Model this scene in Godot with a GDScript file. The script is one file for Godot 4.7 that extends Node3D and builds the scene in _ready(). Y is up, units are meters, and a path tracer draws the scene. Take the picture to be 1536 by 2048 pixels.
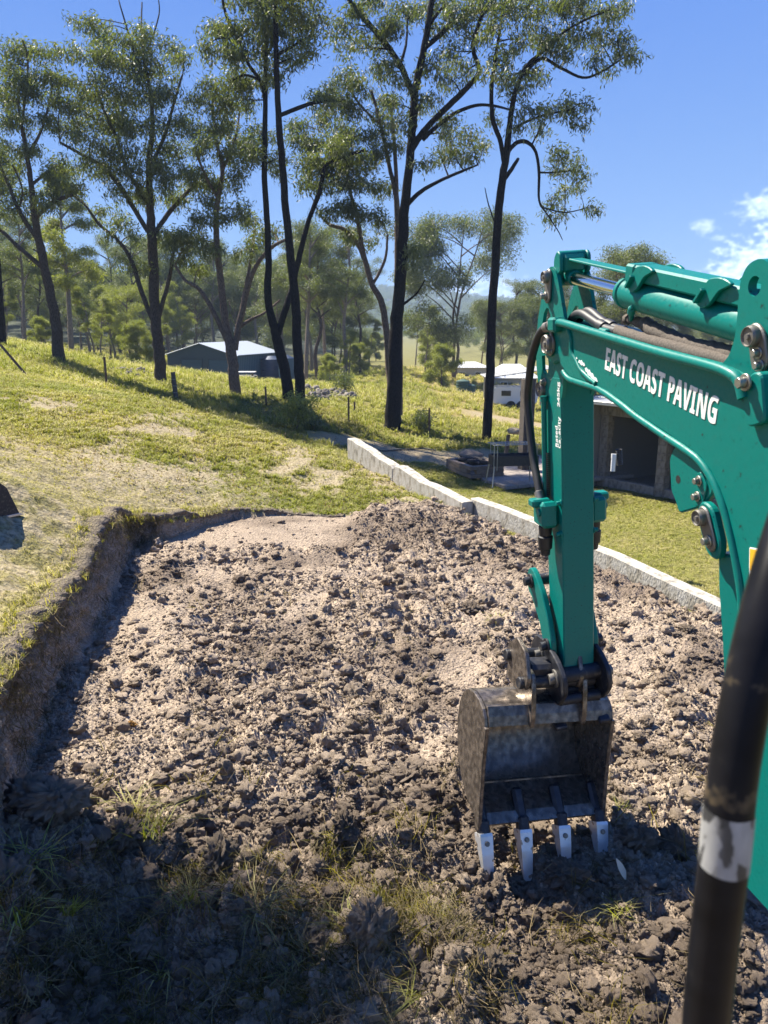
extends Node3D
# World: x to the right, y up, -z forward. The eye stands 2.1 m above the floor of the dug pad.

const EYE := 2.1
const TILT := 13.8
const LENS := 1518.0
var names := {}
var M := {}
var rng := RandomNumberGenerator.new()
var n_big := FastNoiseLite.new()
var n_mid := FastNoiseLite.new()
var n_lump := FastNoiseLite.new()
var n_fine := FastNoiseLite.new()
var n_patch := FastNoiseLite.new()

func _ready():
	rng.seed = 77
	# ---------- camera, sky, sun, exposure ----------
	var cam := Camera3D.new()
	cam.name = "camera"
	cam.position = Vector3(0, EYE, 0)
	cam.rotation_degrees = Vector3(-TILT, 0, 0)
	cam.keep_aspect = Camera3D.KEEP_HEIGHT
	cam.near = 0.05
	cam.far = 6000.0
	cam.fov = 68.0
	var lens := CameraAttributesPhysical.new()
	lens.frustum_focal_length = 12.0 / tan(deg_to_rad(34.0))
	lens.frustum_focus_distance = 3.6
	lens.frustum_near = 0.05
	lens.frustum_far = 6000.0
	lens.exposure_aperture = 5.0
	cam.attributes = lens
	add_child(cam)
	cam.current = true
	var env := Environment.new()
	env.background_mode = Environment.BG_SKY
	var sm := ProceduralSkyMaterial.new()
	sm.sky_top_color = Color(0.245, 0.475, 0.91)
	sm.sky_horizon_color = Color(0.63, 0.81, 1.0)
	sm.sky_curve = 0.20
	sm.ground_bottom_color = Color(0.25, 0.24, 0.18)
	sm.ground_horizon_color = Color(0.45, 0.50, 0.50)
	sm.sun_angle_max = 60.0
	sm.sun_curve = 0.06
	sm.sky_energy_multiplier = 0.62
	sm.sky_cover = ImageTexture.create_from_image(cloud_cover())
	var sky := Sky.new()
	sky.sky_material = sm
	env.sky = sky
	env.tonemap_mode = Environment.TONE_MAPPER_LINEAR
	env.tonemap_exposure = 2.95
	env.sdfgi_enabled = true
	env.ssao_enabled = true
	env.ssil_enabled = true
	env.fog_enabled = true
	env.fog_light_color = Color(0.72, 0.82, 0.95)
	env.fog_density = 0.0005
	var we := WorldEnvironment.new()
	we.name = "world_environment"
	we.environment = env
	add_child(we)
	var sun := DirectionalLight3D.new()
	sun.name = "sun"
	sun.light_color = Color(1.0, 0.97, 0.91)
	sun.light_energy = 1.55
	sun.light_angular_distance = 0.5
	sun.shadow_enabled = true
	var az := deg_to_rad(46.0)
	var el := deg_to_rad(52.0)
	var to_sun := Vector3(-sin(az) * cos(el), sin(el), -cos(az) * cos(el))
	sun.basis = Basis.looking_at(-to_sun, Vector3.UP)
	add_child(sun)

	noises()
	materials()
	fit_land()
	# ---------- large structure ----------
	ground_near()
	ground_far()
	earth_bank()
	hills()
	retaining_wall()
	buildings()
	excavator()
	# ---------- objects ----------
	trees()
	far_trees()
	forest()
	yard_things()
	fence_posts()
	clods()
	grasses()

# ================= helpers =================
func spot(px: float, py: float, d: float) -> Vector3:   # a point d metres ahead, on the sight line through a pixel of the photograph
	var u := (px - 768.0) / LENS
	var v := (1024.0 - py) / LENS
	var c := cos(deg_to_rad(TILT))
	var s := sin(deg_to_rad(TILT))
	var t := d / (c + v * s)
	return Vector3(u * t, EYE + (v * c - s) * t, -d)

func on_land(px: float, d: float, sink := 0.03) -> Vector3:
	var p := spot(px, 800.0, d)
	p.y = land(p.x, d) - sink
	return p

func numbered(called: String) -> String:
	var k: int = names.get(called, 0)
	names[called] = k + 1
	return called if k == 0 else "%s_%03d" % [called, k]

func tag(o: Node, label := "", category := "", group := "", kind := ""):
	if label: o.set_meta("label", label)
	if category: o.set_meta("category", category)
	if group: o.set_meta("group", group)
	if kind: o.set_meta("kind", kind)
	return o

func thing(called: String, at: Vector3, label: String, category: String, group := "") -> Node3D:
	var o := Node3D.new()
	o.name = numbered(called)
	o.position = at
	add_child(o)
	tag(o, label, category, group)
	return o

func piece(called: String, mesh: Mesh, m: Material, parent: Node = null, xf := Transform3D()) -> MeshInstance3D:
	var o := MeshInstance3D.new()
	o.mesh = mesh
	o.material_override = m
	o.transform = xf
	if parent == null or parent == self:
		o.name = numbered(called)
		add_child(o)
	else:
		o.name = called
		var k := 1
		while parent.has_node(NodePath(o.name)):
			o.name = "%s_%03d" % [called, k]
			k += 1
		parent.add_child(o)
	return o

func copy_of(o: Node3D, called: String) -> Node3D:
	var c: Node3D = o.duplicate()
	c.name = numbered(called)
	add_child(c)
	return c

func many(called: String, mesh: Mesh, m: Material, places: Array, tints: Array, parent: Node = null) -> MultiMeshInstance3D:
	var mm := MultiMesh.new()
	mm.transform_format = MultiMesh.TRANSFORM_3D
	mm.use_colors = true
	mm.mesh = mesh
	mm.instance_count = places.size()
	for i in places.size():
		mm.set_instance_transform(i, places[i])
		mm.set_instance_color(i, tints[i])
	var o := MultiMeshInstance3D.new()
	o.multimesh = mm
	o.material_override = m
	if parent:
		o.name = called
		parent.add_child(o)
	else:
		o.name = numbered(called)
		add_child(o)
	return o

func st() -> SurfaceTool:
	var s := SurfaceTool.new()
	s.begin(Mesh.PRIMITIVE_TRIANGLES)
	return s

func done(s: SurfaceTool) -> ArrayMesh:
	s.generate_normals()
	return s.commit()

func tri(s: SurfaceTool, a: Vector3, b: Vector3, c: Vector3, out: Vector3, smooth := -1):
	s.set_smooth_group(smooth)
	if (b - a).cross(c - a).dot(out) > 0.0:
		s.add_vertex(a); s.add_vertex(c); s.add_vertex(b)
	else:
		s.add_vertex(a); s.add_vertex(b); s.add_vertex(c)

func quad(s: SurfaceTool, a: Vector3, b: Vector3, c: Vector3, d: Vector3, out: Vector3, smooth := -1):
	tri(s, a, b, c, out, smooth)
	tri(s, a, c, d, out, smooth)

func box(s: SurfaceTool, xf: Transform3D, size: Vector3, r := 0.004):   # a box with chamfered edges, centred
	var h := size / 2.0
	r = minf(r, minf(h.x, minf(h.y, h.z)) * 0.6)
	var ax := [Vector3.RIGHT, Vector3.UP, Vector3.BACK]
	for i in 3:
		for sg in [-1.0, 1.0]:
			var n: Vector3 = ax[i] * sg
			var u: Vector3 = ax[(i + 1) % 3]
			var v: Vector3 = ax[(i + 2) % 3]
			var hu: float = h[(i + 1) % 3] - r
			var hv: float = h[(i + 2) % 3] - r
			var o: Vector3 = n * h[i]
			quad(s, xf * (o - u * hu - v * hv), xf * (o + u * hu - v * hv), xf * (o + u * hu + v * hv), xf * (o - u * hu + v * hv), xf.basis * n)
	if r <= 0.0: return
	for i in 3:
		var e: Vector3 = ax[i]
		var j := (i + 1) % 3
		var k := (i + 2) % 3
		for a in [-1.0, 1.0]:
			for b in [-1.0, 1.0]:
				var p1: Vector3 = ax[j] * a * h[j] + ax[k] * b * (h[k] - r)
				var p2: Vector3 = ax[j] * a * (h[j] - r) + ax[k] * b * h[k]
				var l: Vector3 = e * (h[i] - r)
				quad(s, xf * (p1 - l), xf * (p1 + l), xf * (p2 + l), xf * (p2 - l), xf.basis * (ax[j] * a + ax[k] * b))
	for a in [-1.0, 1.0]:
		for b in [-1.0, 1.0]:
			for c in [-1.0, 1.0]:
				var q := Vector3(a, b, c)
				tri(s, xf * Vector3(a * h.x, b * (h.y - r), c * (h.z - r)), xf * Vector3(a * (h.x - r), b * h.y, c * (h.z - r)), xf * Vector3(a * (h.x - r), b * (h.y - r), c * h.z), xf.basis * q)

func box_at(s: SurfaceTool, c: Vector3, size: Vector3, r := 0.004, turn := Vector3.ZERO):
	box(s, Transform3D(Basis.from_euler(turn), c), size, r)

func span(a: Vector3, b: Vector3) -> Transform3D:   # y axis from a to b, origin at a
	var y := (b - a).normalized()
	var x := y.cross(Vector3.FORWARD if absf(y.z) < 0.9 else Vector3.RIGHT).normalized()
	return Transform3D(Basis(x, y, x.cross(y)), a)

func rod(s: SurfaceTool, a: Vector3, b: Vector3, r: float, r2 := -1.0, n := 14, bevel := 0.0):
	if r2 < 0.0: r2 = r
	var l := (b - a).length()
	var prof := [Vector2(0, 0), Vector2(r - bevel, 0), Vector2(r, bevel), Vector2(r2, l - bevel), Vector2(r2 - bevel, l), Vector2(0, l)]
	lathe(s, span(a, b), prof, n)

func lathe(s: SurfaceTool, xf: Transform3D, prof: Array, n := 20):   # profile of (radius, height), every band flat along and smooth around
	for i in prof.size() - 1:
		var p: Vector2 = prof[i]
		var q: Vector2 = prof[i + 1]
		if p.distance_to(q) < 1e-6: continue
		var nr := Vector2(q.y - p.y, -(q.x - p.x)).normalized()
		for k in n:
			var a0 := TAU * k / n
			var a1 := TAU * (k + 1) / n
			var d0 := Vector3(cos(a0), 0, sin(a0))
			var d1 := Vector3(cos(a1), 0, sin(a1))
			var out: Vector3 = xf.basis * ((d0 + d1) * 0.5 * nr.x + Vector3.UP * nr.y)
			var v := [xf * (d0 * p.x + Vector3.UP * p.y), xf * (d1 * p.x + Vector3.UP * p.y), xf * (d1 * q.x + Vector3.UP * q.y), xf * (d0 * q.x + Vector3.UP * q.y)]
			if q.x > 1e-6: tri(s, v[0], v[2], v[3], out, i + 1)
			if p.x > 1e-6: tri(s, v[0], v[1], v[2], out, i + 1)

func curve(pts: Array, steps: int) -> Array:   # Catmull-Rom through points
	var out := []
	for i in pts.size() - 1:
		var a: Vector3 = pts[maxi(i - 1, 0)]
		var b: Vector3 = pts[i]
		var c: Vector3 = pts[i + 1]
		var d: Vector3 = pts[mini(i + 2, pts.size() - 1)]
		for k in steps:
			out.append(b.cubic_interpolate(c, a, d, float(k) / steps))
	out.append(pts[-1])
	return out

func pipe(s: SurfaceTool, pts: Array, r: float, n := 10, steps := 6, rough := 0.0):   # an even tube along a curve
	var path := curve(pts, steps)
	var rings := []
	var side := Vector3.ZERO
	for i in path.size():
		var p: Vector3 = path[i]
		var d: Vector3 = (path[mini(i + 1, path.size() - 1)] - path[maxi(i - 1, 0)]).normalized()
		if side == Vector3.ZERO: side = d.cross(Vector3(0.31, 0.77, 0.55)).normalized()
		side = (side - d * side.dot(d)).normalized()
		var up := d.cross(side)
		var ring := []
		for k in n:
			var a := TAU * k / n
			var rr := r * (1.0 + rough * n_fine.get_noise_3d(p.x * 40.0 + cos(a) * 2.0, p.y * 40.0 + sin(a) * 2.0, p.z * 40.0))
			ring.append(p + (side * cos(a) + up * sin(a)) * rr)
		rings.append(ring)
	for i in rings.size() - 1:
		for k in n:
			var k1 := (k + 1) % n
			quad(s, rings[i][k], rings[i][k1], rings[i + 1][k1], rings[i + 1][k], (rings[i][k] + rings[i][k1]) * 0.5 - path[i], 1)
	for e in [0, rings.size() - 1]:
		for k in n:
			tri(s, rings[e][k], rings[e][(k + 1) % n], path[e], (path[e] - path[1 if e == 0 else e - 1]), 2)

func inset(poly: PackedVector2Array, r: float) -> PackedVector2Array:
	var out := PackedVector2Array()
	var n := poly.size()
	var sg := -1.0 if Geometry2D.is_polygon_clockwise(poly) else 1.0
	for i in n:
		var a := (poly[i] - poly[(i + n - 1) % n]).normalized()
		var b := (poly[(i + 1) % n] - poly[i]).normalized()
		var na := Vector2(-a.y, a.x) * sg
		var nb := Vector2(-b.y, b.x) * sg
		var m := (na + nb).normalized()
		out.append(poly[i] + m * r / maxf(m.dot(na), 0.4))
	return out

func plate(s: SurfaceTool, pts: Array, w0: float, w1: float, r := 0.003, xf := Transform3D()):   # a polygon in x-y, thick along z, with chamfered edges
	var poly := PackedVector2Array(pts)
	var small := inset(poly, r)
	var ids := Geometry2D.triangulate_polygon(small)
	var sg := 1.0 if Geometry2D.is_polygon_clockwise(poly) else -1.0
	for i in range(0, ids.size(), 3):
		for e in [[w0, -1.0], [w1, 1.0]]:
			var z: float = e[0]
			tri(s, xf * v3(small[ids[i]], z), xf * v3(small[ids[i + 1]], z), xf * v3(small[ids[i + 2]], z), xf.basis * Vector3(0, 0, e[1]))
	var n := poly.size()
	for i in n:
		var j := (i + 1) % n
		var d := poly[j] - poly[i]
		var o := Vector3(-d.y * sg, d.x * sg, 0).normalized()
		quad(s, xf * v3(poly[i], w0 + r), xf * v3(poly[j], w0 + r), xf * v3(poly[j], w1 - r), xf * v3(poly[i], w1 - r), xf.basis * o)
		quad(s, xf * v3(poly[i], w1 - r), xf * v3(poly[j], w1 - r), xf * v3(small[j], w1), xf * v3(small[i], w1), xf.basis * (o + Vector3(0, 0, 0.7)))
		quad(s, xf * v3(poly[i], w0 + r), xf * v3(poly[j], w0 + r), xf * v3(small[j], w0), xf * v3(small[i], w0), xf.basis * (o - Vector3(0, 0, 0.7)))

func v3(p: Vector2, z: float) -> Vector3:
	return Vector3(p.x, p.y, z)

func rounded(pts: Array, cut: float, steps := 4) -> Array:   # rounds the corners of a polygon
	var out := []
	var n := pts.size()
	for i in n:
		var p: Vector2 = pts[i]
		var a: Vector2 = pts[(i + n - 1) % n]
		var b: Vector2 = pts[(i + 1) % n]
		var ca := minf(cut, p.distance_to(a) * 0.45)
		var cb := minf(cut, p.distance_to(b) * 0.45)
		var pa := p + (a - p).normalized() * ca
		var pb := p + (b - p).normalized() * cb
		for k in steps + 1:
			var t := float(k) / steps
			out.append(pa.lerp(p, t).lerp(p.lerp(pb, t), t))
	return out

func disc_poly(c: Vector2, r: float, n := 16) -> Array:
	var out := []
	for k in n: out.append(c + Vector2.from_angle(TAU * k / n) * r)
	return out

func lin(r: float, g: float, b: float) -> Color:
	return Color(r, g, b).linear_to_srgb()

# ================= materials =================
func noises():
	for e in [[n_big, 11, 1.3, 4], [n_mid, 12, 4.5, 4], [n_fine, 13, 16.0, 4], [n_patch, 14, 0.55, 5]]:
		var n: FastNoiseLite = e[0]
		n.seed = e[1]
		n.noise_type = FastNoiseLite.TYPE_SIMPLEX_SMOOTH
		n.frequency = e[2]
		n.fractal_octaves = e[3]
	n_lump.seed = 15
	n_lump.noise_type = FastNoiseLite.TYPE_CELLULAR
	n_lump.cellular_return_type = FastNoiseLite.RETURN_DISTANCE
	n_lump.frequency = 9.0
	n_lump.fractal_octaves = 2
	n_lump.domain_warp_enabled = false

func noise_tex(sd: int, freq: float, stops: Array, oct := 5, type := FastNoiseLite.TYPE_SIMPLEX_SMOOTH, size := 512, warp := 0.0) -> NoiseTexture2D:
	var n := FastNoiseLite.new()
	n.seed = sd
	n.noise_type = type
	n.frequency = freq
	n.fractal_octaves = oct
	if warp > 0.0:
		n.domain_warp_enabled = true
		n.domain_warp_amplitude = warp
		n.domain_warp_frequency = freq * 1.5
	var t := NoiseTexture2D.new()
	t.width = size
	t.height = size
	t.seamless = true
	t.noise = n
	if stops.size():
		var g := Gradient.new()
		var offs := PackedFloat32Array()
		var cols := PackedColorArray()
		for e in stops:
			offs.append(e[0])
			cols.append(e[1])
		g.offsets = offs
		g.colors = cols
		t.color_ramp = g
	return t

func mat(c: Color, rough: float, metal := 0.0, spec := 0.5) -> StandardMaterial3D:
	var m := StandardMaterial3D.new()
	m.albedo_color = c
	m.roughness = rough
	m.metallic = metal
	m.metallic_specular = spec
	return m

func tri_map(m: StandardMaterial3D, scale: float, world := false):
	m.uv1_triplanar = true
	m.uv1_world_triplanar = world
	m.uv1_scale = Vector3.ONE * scale
	m.uv1_triplanar_sharpness = 4.0

func relief(m: StandardMaterial3D, t: Texture2D, cm: float):
	m.heightmap_enabled = true
	m.heightmap_texture = t
	m.heightmap_scale = cm

func materials():
	var g := func(v): return Color(v, v, v)
	var soil_grain := noise_tex(31, 0.02, [[0.0, g.call(0.62)], [0.45, g.call(0.86)], [1.0, g.call(1.0)]], 6, FastNoiseLite.TYPE_SIMPLEX_SMOOTH, 1024)
	var soil_high := noise_tex(32, 0.018, [], 6, FastNoiseLite.TYPE_CELLULAR, 1024, 30.0)
	var m := mat(Color.WHITE, 0.95, 0.0, 0.25)
	m.vertex_color_use_as_albedo = true
	m.albedo_texture = soil_grain
	tri_map(m, 2.2, true)
	relief(m, soil_high, 2.5)
	M.soil = m
	m = mat(Color.WHITE, 0.95, 0.0, 0.2)
	m.vertex_color_use_as_albedo = true
	m.albedo_texture = soil_grain
	tri_map(m, 6.0)
	relief(m, soil_high, 0.5)
	M.clod = m
	m = mat(Color.WHITE, 0.95, 0.0, 0.2)
	m.vertex_color_use_as_albedo = true
	m.albedo_texture = noise_tex(33, 0.03, [[0.0, Color(0.62, 0.60, 0.52)], [0.5, Color(0.86, 0.86, 0.78)], [1.0, Color(1, 1, 0.95)]], 6)
	tri_map(m, 1.3, true)
	relief(m, soil_high, 1.5)
	M.turf = m
	m = mat(Color.WHITE, 0.75, 0.0, 0.4)
	m.vertex_color_use_as_albedo = true
	m.cull_mode = BaseMaterial3D.CULL_DISABLED
	m.backlight_enabled = true
	m.backlight = Color(0.95, 1.0, 0.45)
	M.grass = m
	m = mat(Color.WHITE, 0.55, 0.0, 0.5)
	m.vertex_color_use_as_albedo = true
	m.cull_mode = BaseMaterial3D.CULL_DISABLED
	m.backlight_enabled = true
	m.backlight = Color(0.90, 0.95, 0.48)
	M.leaf = m
	var bark_high := noise_tex(35, 0.03, [], 5, FastNoiseLite.TYPE_CELLULAR, 512, 25.0)
	for e in [["bark_black", lin(0.028, 0.024, 0.022)], ["bark_dark", lin(0.11, 0.088, 0.07)], ["bark_brown", lin(0.21, 0.16, 0.125)], ["bark_pale", lin(0.30, 0.25, 0.20)]]:
		m = mat(e[1], 0.95, 0.0, 0.2)
		m.albedo_texture = noise_tex(36, 0.05, [[0.0, g.call(0.45)], [0.6, g.call(0.95)], [1.0, g.call(1.0)]], 5, FastNoiseLite.TYPE_SIMPLEX_SMOOTH, 256)
		tri_map(m, 1.5, true)
		m.uv1_scale = Vector3(3.0, 0.5, 3.0)
		relief(m, bark_high, 3.0)
		M[e[0]] = m
	# paint of the machine
	var teal := Color(0.0, 0.425, 0.392)
	var chips := noise_tex(41, 0.035, [[0.0, Color(1, 1, 1)], [0.80, Color(0.97, 0.97, 0.97)], [0.835, Color(0.95, 0.95, 0.95)], [0.845, Color(0.55, 0.30, 0.25)], [0.90, Color(0.30, 0.14, 0.12)], [1.0, Color(0.25, 0.15, 0.12)]], 5, FastNoiseLite.TYPE_SIMPLEX_SMOOTH, 1024)
	var dull := noise_tex(42, 0.012, [[0.0, g.call(0.28)], [1.0, g.call(0.48)]], 5)
	m = mat(teal, 1.0, 0.0, 0.35)
	m.albedo_texture = chips
	m.roughness_texture = dull
	tri_map(m, 2.6)
	M.teal = m
	m = mat(Color.WHITE, 1.0, 0.0, 0.35)
	m.albedo_texture = noise_tex(43, 0.012, [[0.0, Color(0.12, 0.42, 0.385)], [0.22, Color(0.02, 0.415, 0.38)], [0.40, teal], [0.74, teal], [0.83, Color(0.0, 0.40, 0.365)], [0.90, Color(0.02, 0.35, 0.32)], [0.925, Color(0.18, 0.20, 0.18)], [1.0, Color(0.16, 0.12, 0.10)]], 7, FastNoiseLite.TYPE_SIMPLEX_SMOOTH, 1024)
	m.roughness_texture = noise_tex(60, 0.03, [[0.0, g.call(0.30)], [0.5, g.call(0.42)], [1.0, g.call(0.68)]], 6, FastNoiseLite.TYPE_SIMPLEX_SMOOTH, 1024)
	tri_map(m, 2.0)
	M.teal_clean = m
	M.chrome = mat(Color(0.85, 0.85, 0.84), 0.12, 1.0)
	m = mat(lin(0.02, 0.02, 0.022), 0.55)
	m.albedo_texture = noise_tex(44, 0.02, [[0.0, g.call(0.8)], [1.0, g.call(1.0)]], 4, FastNoiseLite.TYPE_SIMPLEX_SMOOTH, 256)
	tri_map(m, 5.0)
	M.rubber = m
	m = mat(lin(0.16, 0.13, 0.105), 0.95)
	m.albedo_texture = noise_tex(45, 0.06, [[0.0, g.call(0.6)], [1.0, g.call(1.0)]], 4, FastNoiseLite.TYPE_SIMPLEX_SMOOTH, 256)
	tri_map(m, 8.0)
	M.sleeve = m
	m = mat(Color.WHITE, 0.5, 0.55)
	m.albedo_texture = noise_tex(46, 0.016, [[0.0, lin(0.06, 0.05, 0.042)], [0.38, lin(0.10, 0.083, 0.068)], [0.60, lin(0.17, 0.14, 0.112)], [1.0, lin(0.28, 0.23, 0.18)]], 6)
	m.roughness_texture = noise_tex(47, 0.02, [[0.0, g.call(0.38)], [1.0, g.call(0.8)]], 5)
	tri_map(m, 3.0)
	M.steel = m
	m = mat(Color.WHITE, 0.5, 0.3)
	m.albedo_texture = noise_tex(48, 0.015, [[0.0, lin(0.012, 0.013, 0.018)], [0.6, lin(0.02, 0.022, 0.03)], [0.78, lin(0.06, 0.055, 0.05)], [1.0, lin(0.16, 0.13, 0.1)]], 6)
	tri_map(m, 3.0)
	M.black_paint = m
	M.chrome_worn = mat(lin(0.45, 0.45, 0.44), 0.35, 0.8)
	M.pin = mat(lin(0.16, 0.15, 0.135), 0.5, 0.5)
	M.bolt = mat(lin(0.30, 0.29, 0.26), 0.4, 0.8)
	m = mat(Color.WHITE, 0.33, 0.6)
	m.albedo_texture = noise_tex(49, 0.012, [[0.0, lin(0.58, 0.56, 0.50)], [0.35, lin(0.60, 0.60, 0.60)], [0.74, lin(0.66, 0.67, 0.68)], [0.79, lin(0.34, 0.28, 0.22)], [1.0, lin(0.20, 0.15, 0.11)]], 3, FastNoiseLite.TYPE_SIMPLEX_SMOOTH, 256)
	tri_map(m, 4.0)
	M.tooth = m
	M.print_white = mat(lin(0.74, 0.74, 0.70), 0.6)
	m = mat(lin(0.46, 0.44, 0.40), 0.9)
	m.albedo_texture = noise_tex(51, 0.012, [[0.0, Color(0.62, 0.60, 0.56)], [0.35, Color(0.86, 0.84, 0.80)], [0.6, Color(0.95, 0.94, 0.92)], [1.0, Color(1, 1, 1)]], 7)
	tri_map(m, 0.9, true)
	m.uv1_scale = Vector3(1.6, 0.7, 1.6)
	relief(m, noise_tex(52, 0.06, [], 5), 0.5)
	M.concrete = m
	m = mat(Color.WHITE, 0.9)
	m.vertex_color_use_as_albedo = true
	m.albedo_texture = noise_tex(53, 0.05, [[0.0, g.call(0.66)], [1.0, g.call(1.0)]], 5, FastNoiseLite.TYPE_SIMPLEX_SMOOTH, 256)
	tri_map(m, 2.0)
	relief(m, noise_tex(54, 0.1, [], 4, FastNoiseLite.TYPE_SIMPLEX_SMOOTH, 256), 0.6)
	M.masonry = m
	m = mat(lin(0.16, 0.13, 0.10), 0.9)
	m.albedo_texture = noise_tex(55, 0.04, [[0.0, g.call(0.5)], [1.0, g.call(1.0)]], 5, FastNoiseLite.TYPE_SIMPLEX_SMOOTH, 256)
	tri_map(m, 1.0)
	m.uv1_scale = Vector3(6, 0.7, 6)
	M.timber = m
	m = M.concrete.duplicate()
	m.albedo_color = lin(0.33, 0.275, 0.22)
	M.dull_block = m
	M.slate_blue = mat(lin(0.03, 0.08, 0.125), 0.5)
	M.slate_front = mat(lin(0.028, 0.055, 0.078), 0.55)
	M.tank = mat(lin(0.012, 0.03, 0.075), 0.45)
	M.roof_white = mat(lin(0.34, 0.38, 0.42), 0.4)
	M.house_roof = mat(lin(0.52, 0.54, 0.56), 0.4)
	M.dead_leaf = mat(lin(0.55, 0.47, 0.33), 0.8)
	M.cream = mat(lin(0.45, 0.42, 0.36), 0.8)
	M.white = mat(lin(0.7, 0.7, 0.68), 0.5)
	M.glass = mat(lin(0.02, 0.025, 0.03), 0.1)
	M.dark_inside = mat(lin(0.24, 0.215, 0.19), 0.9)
	M.galv = mat(lin(0.36, 0.36, 0.34), 0.5, 0.5)
	M.char = mat(lin(0.035, 0.03, 0.028), 0.95)
	M.rust = mat(lin(0.13, 0.08, 0.055), 0.9)
	M.yellow = mat(lin(0.75, 0.42, 0.02), 0.5)
	M.water_green = mat(lin(0.03, 0.07, 0.05), 0.6)
	m = mat(Color.WHITE, 1.0)
	m.vertex_color_use_as_albedo = true
	m.albedo_texture = noise_tex(57, 0.03, [[0.0, g.call(0.55)], [1.0, g.call(1.0)]], 6)
	tri_map(m, 0.01, true)
	M.hill = m
	m = mat(Color.WHITE, 0.34, 0.0, 0.6)
	m.albedo_texture = noise_tex(58, 0.008, [[0.0, lin(0.006, 0.006, 0.007)], [0.78, lin(0.012, 0.012, 0.014)], [0.84, lin(0.05, 0.04, 0.028)], [1.0, lin(0.11, 0.08, 0.05)]], 5)
	tri_map(m, 4.0)
	m.metallic_specular = 0.2
	M.rail = m
	m = mat(Color.WHITE, 0.6)
	m.albedo_texture = noise_tex(59, 0.01, [[0.0, lin(0.02, 0.02, 0.02)], [0.44, lin(0.04, 0.04, 0.04)], [0.50, lin(0.24, 0.24, 0.235)], [1.0, lin(0.34, 0.34, 0.33)]], 4)
	tri_map(m, 7.0)
	m.uv1_scale = Vector3(9.0, 3.5, 9.0)
	M.worn_label = m

func cloud_cover() -> Image:
	var w := 4096
	var h := 2048
	var im := Image.create_empty(w, h, false, Image.FORMAT_RGBA8)
	var n := FastNoiseLite.new()
	n.seed = 5
	n.frequency = 0.16
	n.fractal_octaves = 6
	n.fractal_gain = 0.55
	# azimuth, elevation, half width, half height (degrees), strength, softness
	var puffs := [[24.5, 1.2, 3.4, 3.6, 1.15], [25.6, 3.4, 3.4, 2.3, 1.3], [23.6, 2.6, 2.0, 1.6, 1.1], [29.0, 2.6, 5.5, 4.8, 1.25], [36.0, 3.0, 6.5, 5.0, 1.2], [25.8, 7.4, 2.6, 1.0, 0.72], [29.0, 8.2, 3.0, 1.5, 0.8], [33.0, 8.6, 3.5, 1.4, 0.7], [21.6, 6.3, 0.9, 0.5, 0.5], [22.5, 5.6, 0.7, 0.25, 0.4],
		[5.0, 1.6, 3.4, 1.5, 0.85], [9.0, 1.9, 2.8, 1.4, 0.8], [8.0, 3.0, 2.2, 0.7, 0.45], [2.0, 2.6, 2.0, 0.5, 0.3], [13.0, 1.2, 3.0, 1.3, 0.7], [-4.0, 1.2, 3.0, 1.0, 0.5]]
	for y in range(h / 2 - 150, h / 2 + 12):
		for x in range(-120, 520):
			var a := (x + 0.5) / w * 360.0
			var e := (h / 2 - y - 0.5) / h * 180.0
			var nz := n.get_noise_2d(a * 6.0, e * 10.0)
			var v := 0.0
			for p in puffs:
				var dx: float = (a - p[0]) / p[2]
				var dy: float = (e - p[1]) / p[3]
				var q := 1.0 - sqrt(dx * dx + dy * dy) + nz * 0.75
				v = maxf(v, clampf(q * 1.9, 0.0, 1.0) * p[4])
			if v > 0.01:
				var b := clampf(0.78 + n.get_noise_2d(a * 9.0 + 3.0, e * 16.0 - 4.0) * 0.35, 0.45, 1.0)
				im.set_pixel(posmod(x, w), y, Color(b, b, b * 0.99, clampf(v, 0.0, 1.0) * 0.80))
	return im

# ================= the land =================
# thin-plate surfaces through surveyed heights: the upper slope with the pad, and the lower yard
const UPPER := [[-2.9, 6.4, 0.86], [-6.0, 12.0, 0.97], [-2.65, 11.0, 0.33], [-5.2, 17.0, 0.50], [-1.9, 13.5, 0.20], [-1.25, 15.0, 0.16], [-0.75, 12.2, 0.06], [-0.35, 11.3, 0.04], [0.2, 10.0, -0.04], [-2.0, 9.7, 0.15], [-2.9, 7.9, 0.46], [-1.0, 9.1, 0.02],
	[-2.35, 5.35, 0.41], [-1.95, 3.68, 0.50], [-1.8, 2.8, 0.46], [-2.55, 7.0, 0.23], [-1.75, 8.3, 0.11], [-0.45, 8.4, 0.02], [0.4, 8.9, -0.02], [0.9, 8.4, 0.0], [2.3, 5.2, 0.0], [-4.0, 4.0, 0.95], [3.6, 2.0, 0.05], [-5.0, 0.5, 0.9], [3.0, -3.0, 0.0], [-4.0, -4.0, 0.5]]
const LOWER := [[4.7, 10.1, -1.6], [2.5, 14.0, -1.85], [6.0, 15.0, -2.05], [1.7, 20.0, -2.2], [3.2, 20.0, -2.25], [7.5, 20.0, -2.40], [6.3, 22.0, -2.45], [12.0, 18.0, -2.6], [1.0, 8.0, -1.5], [3.5, 5.0, -1.5], [8.0, 5.0, -1.8], [0.6, 27.0, -1.90]]
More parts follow.
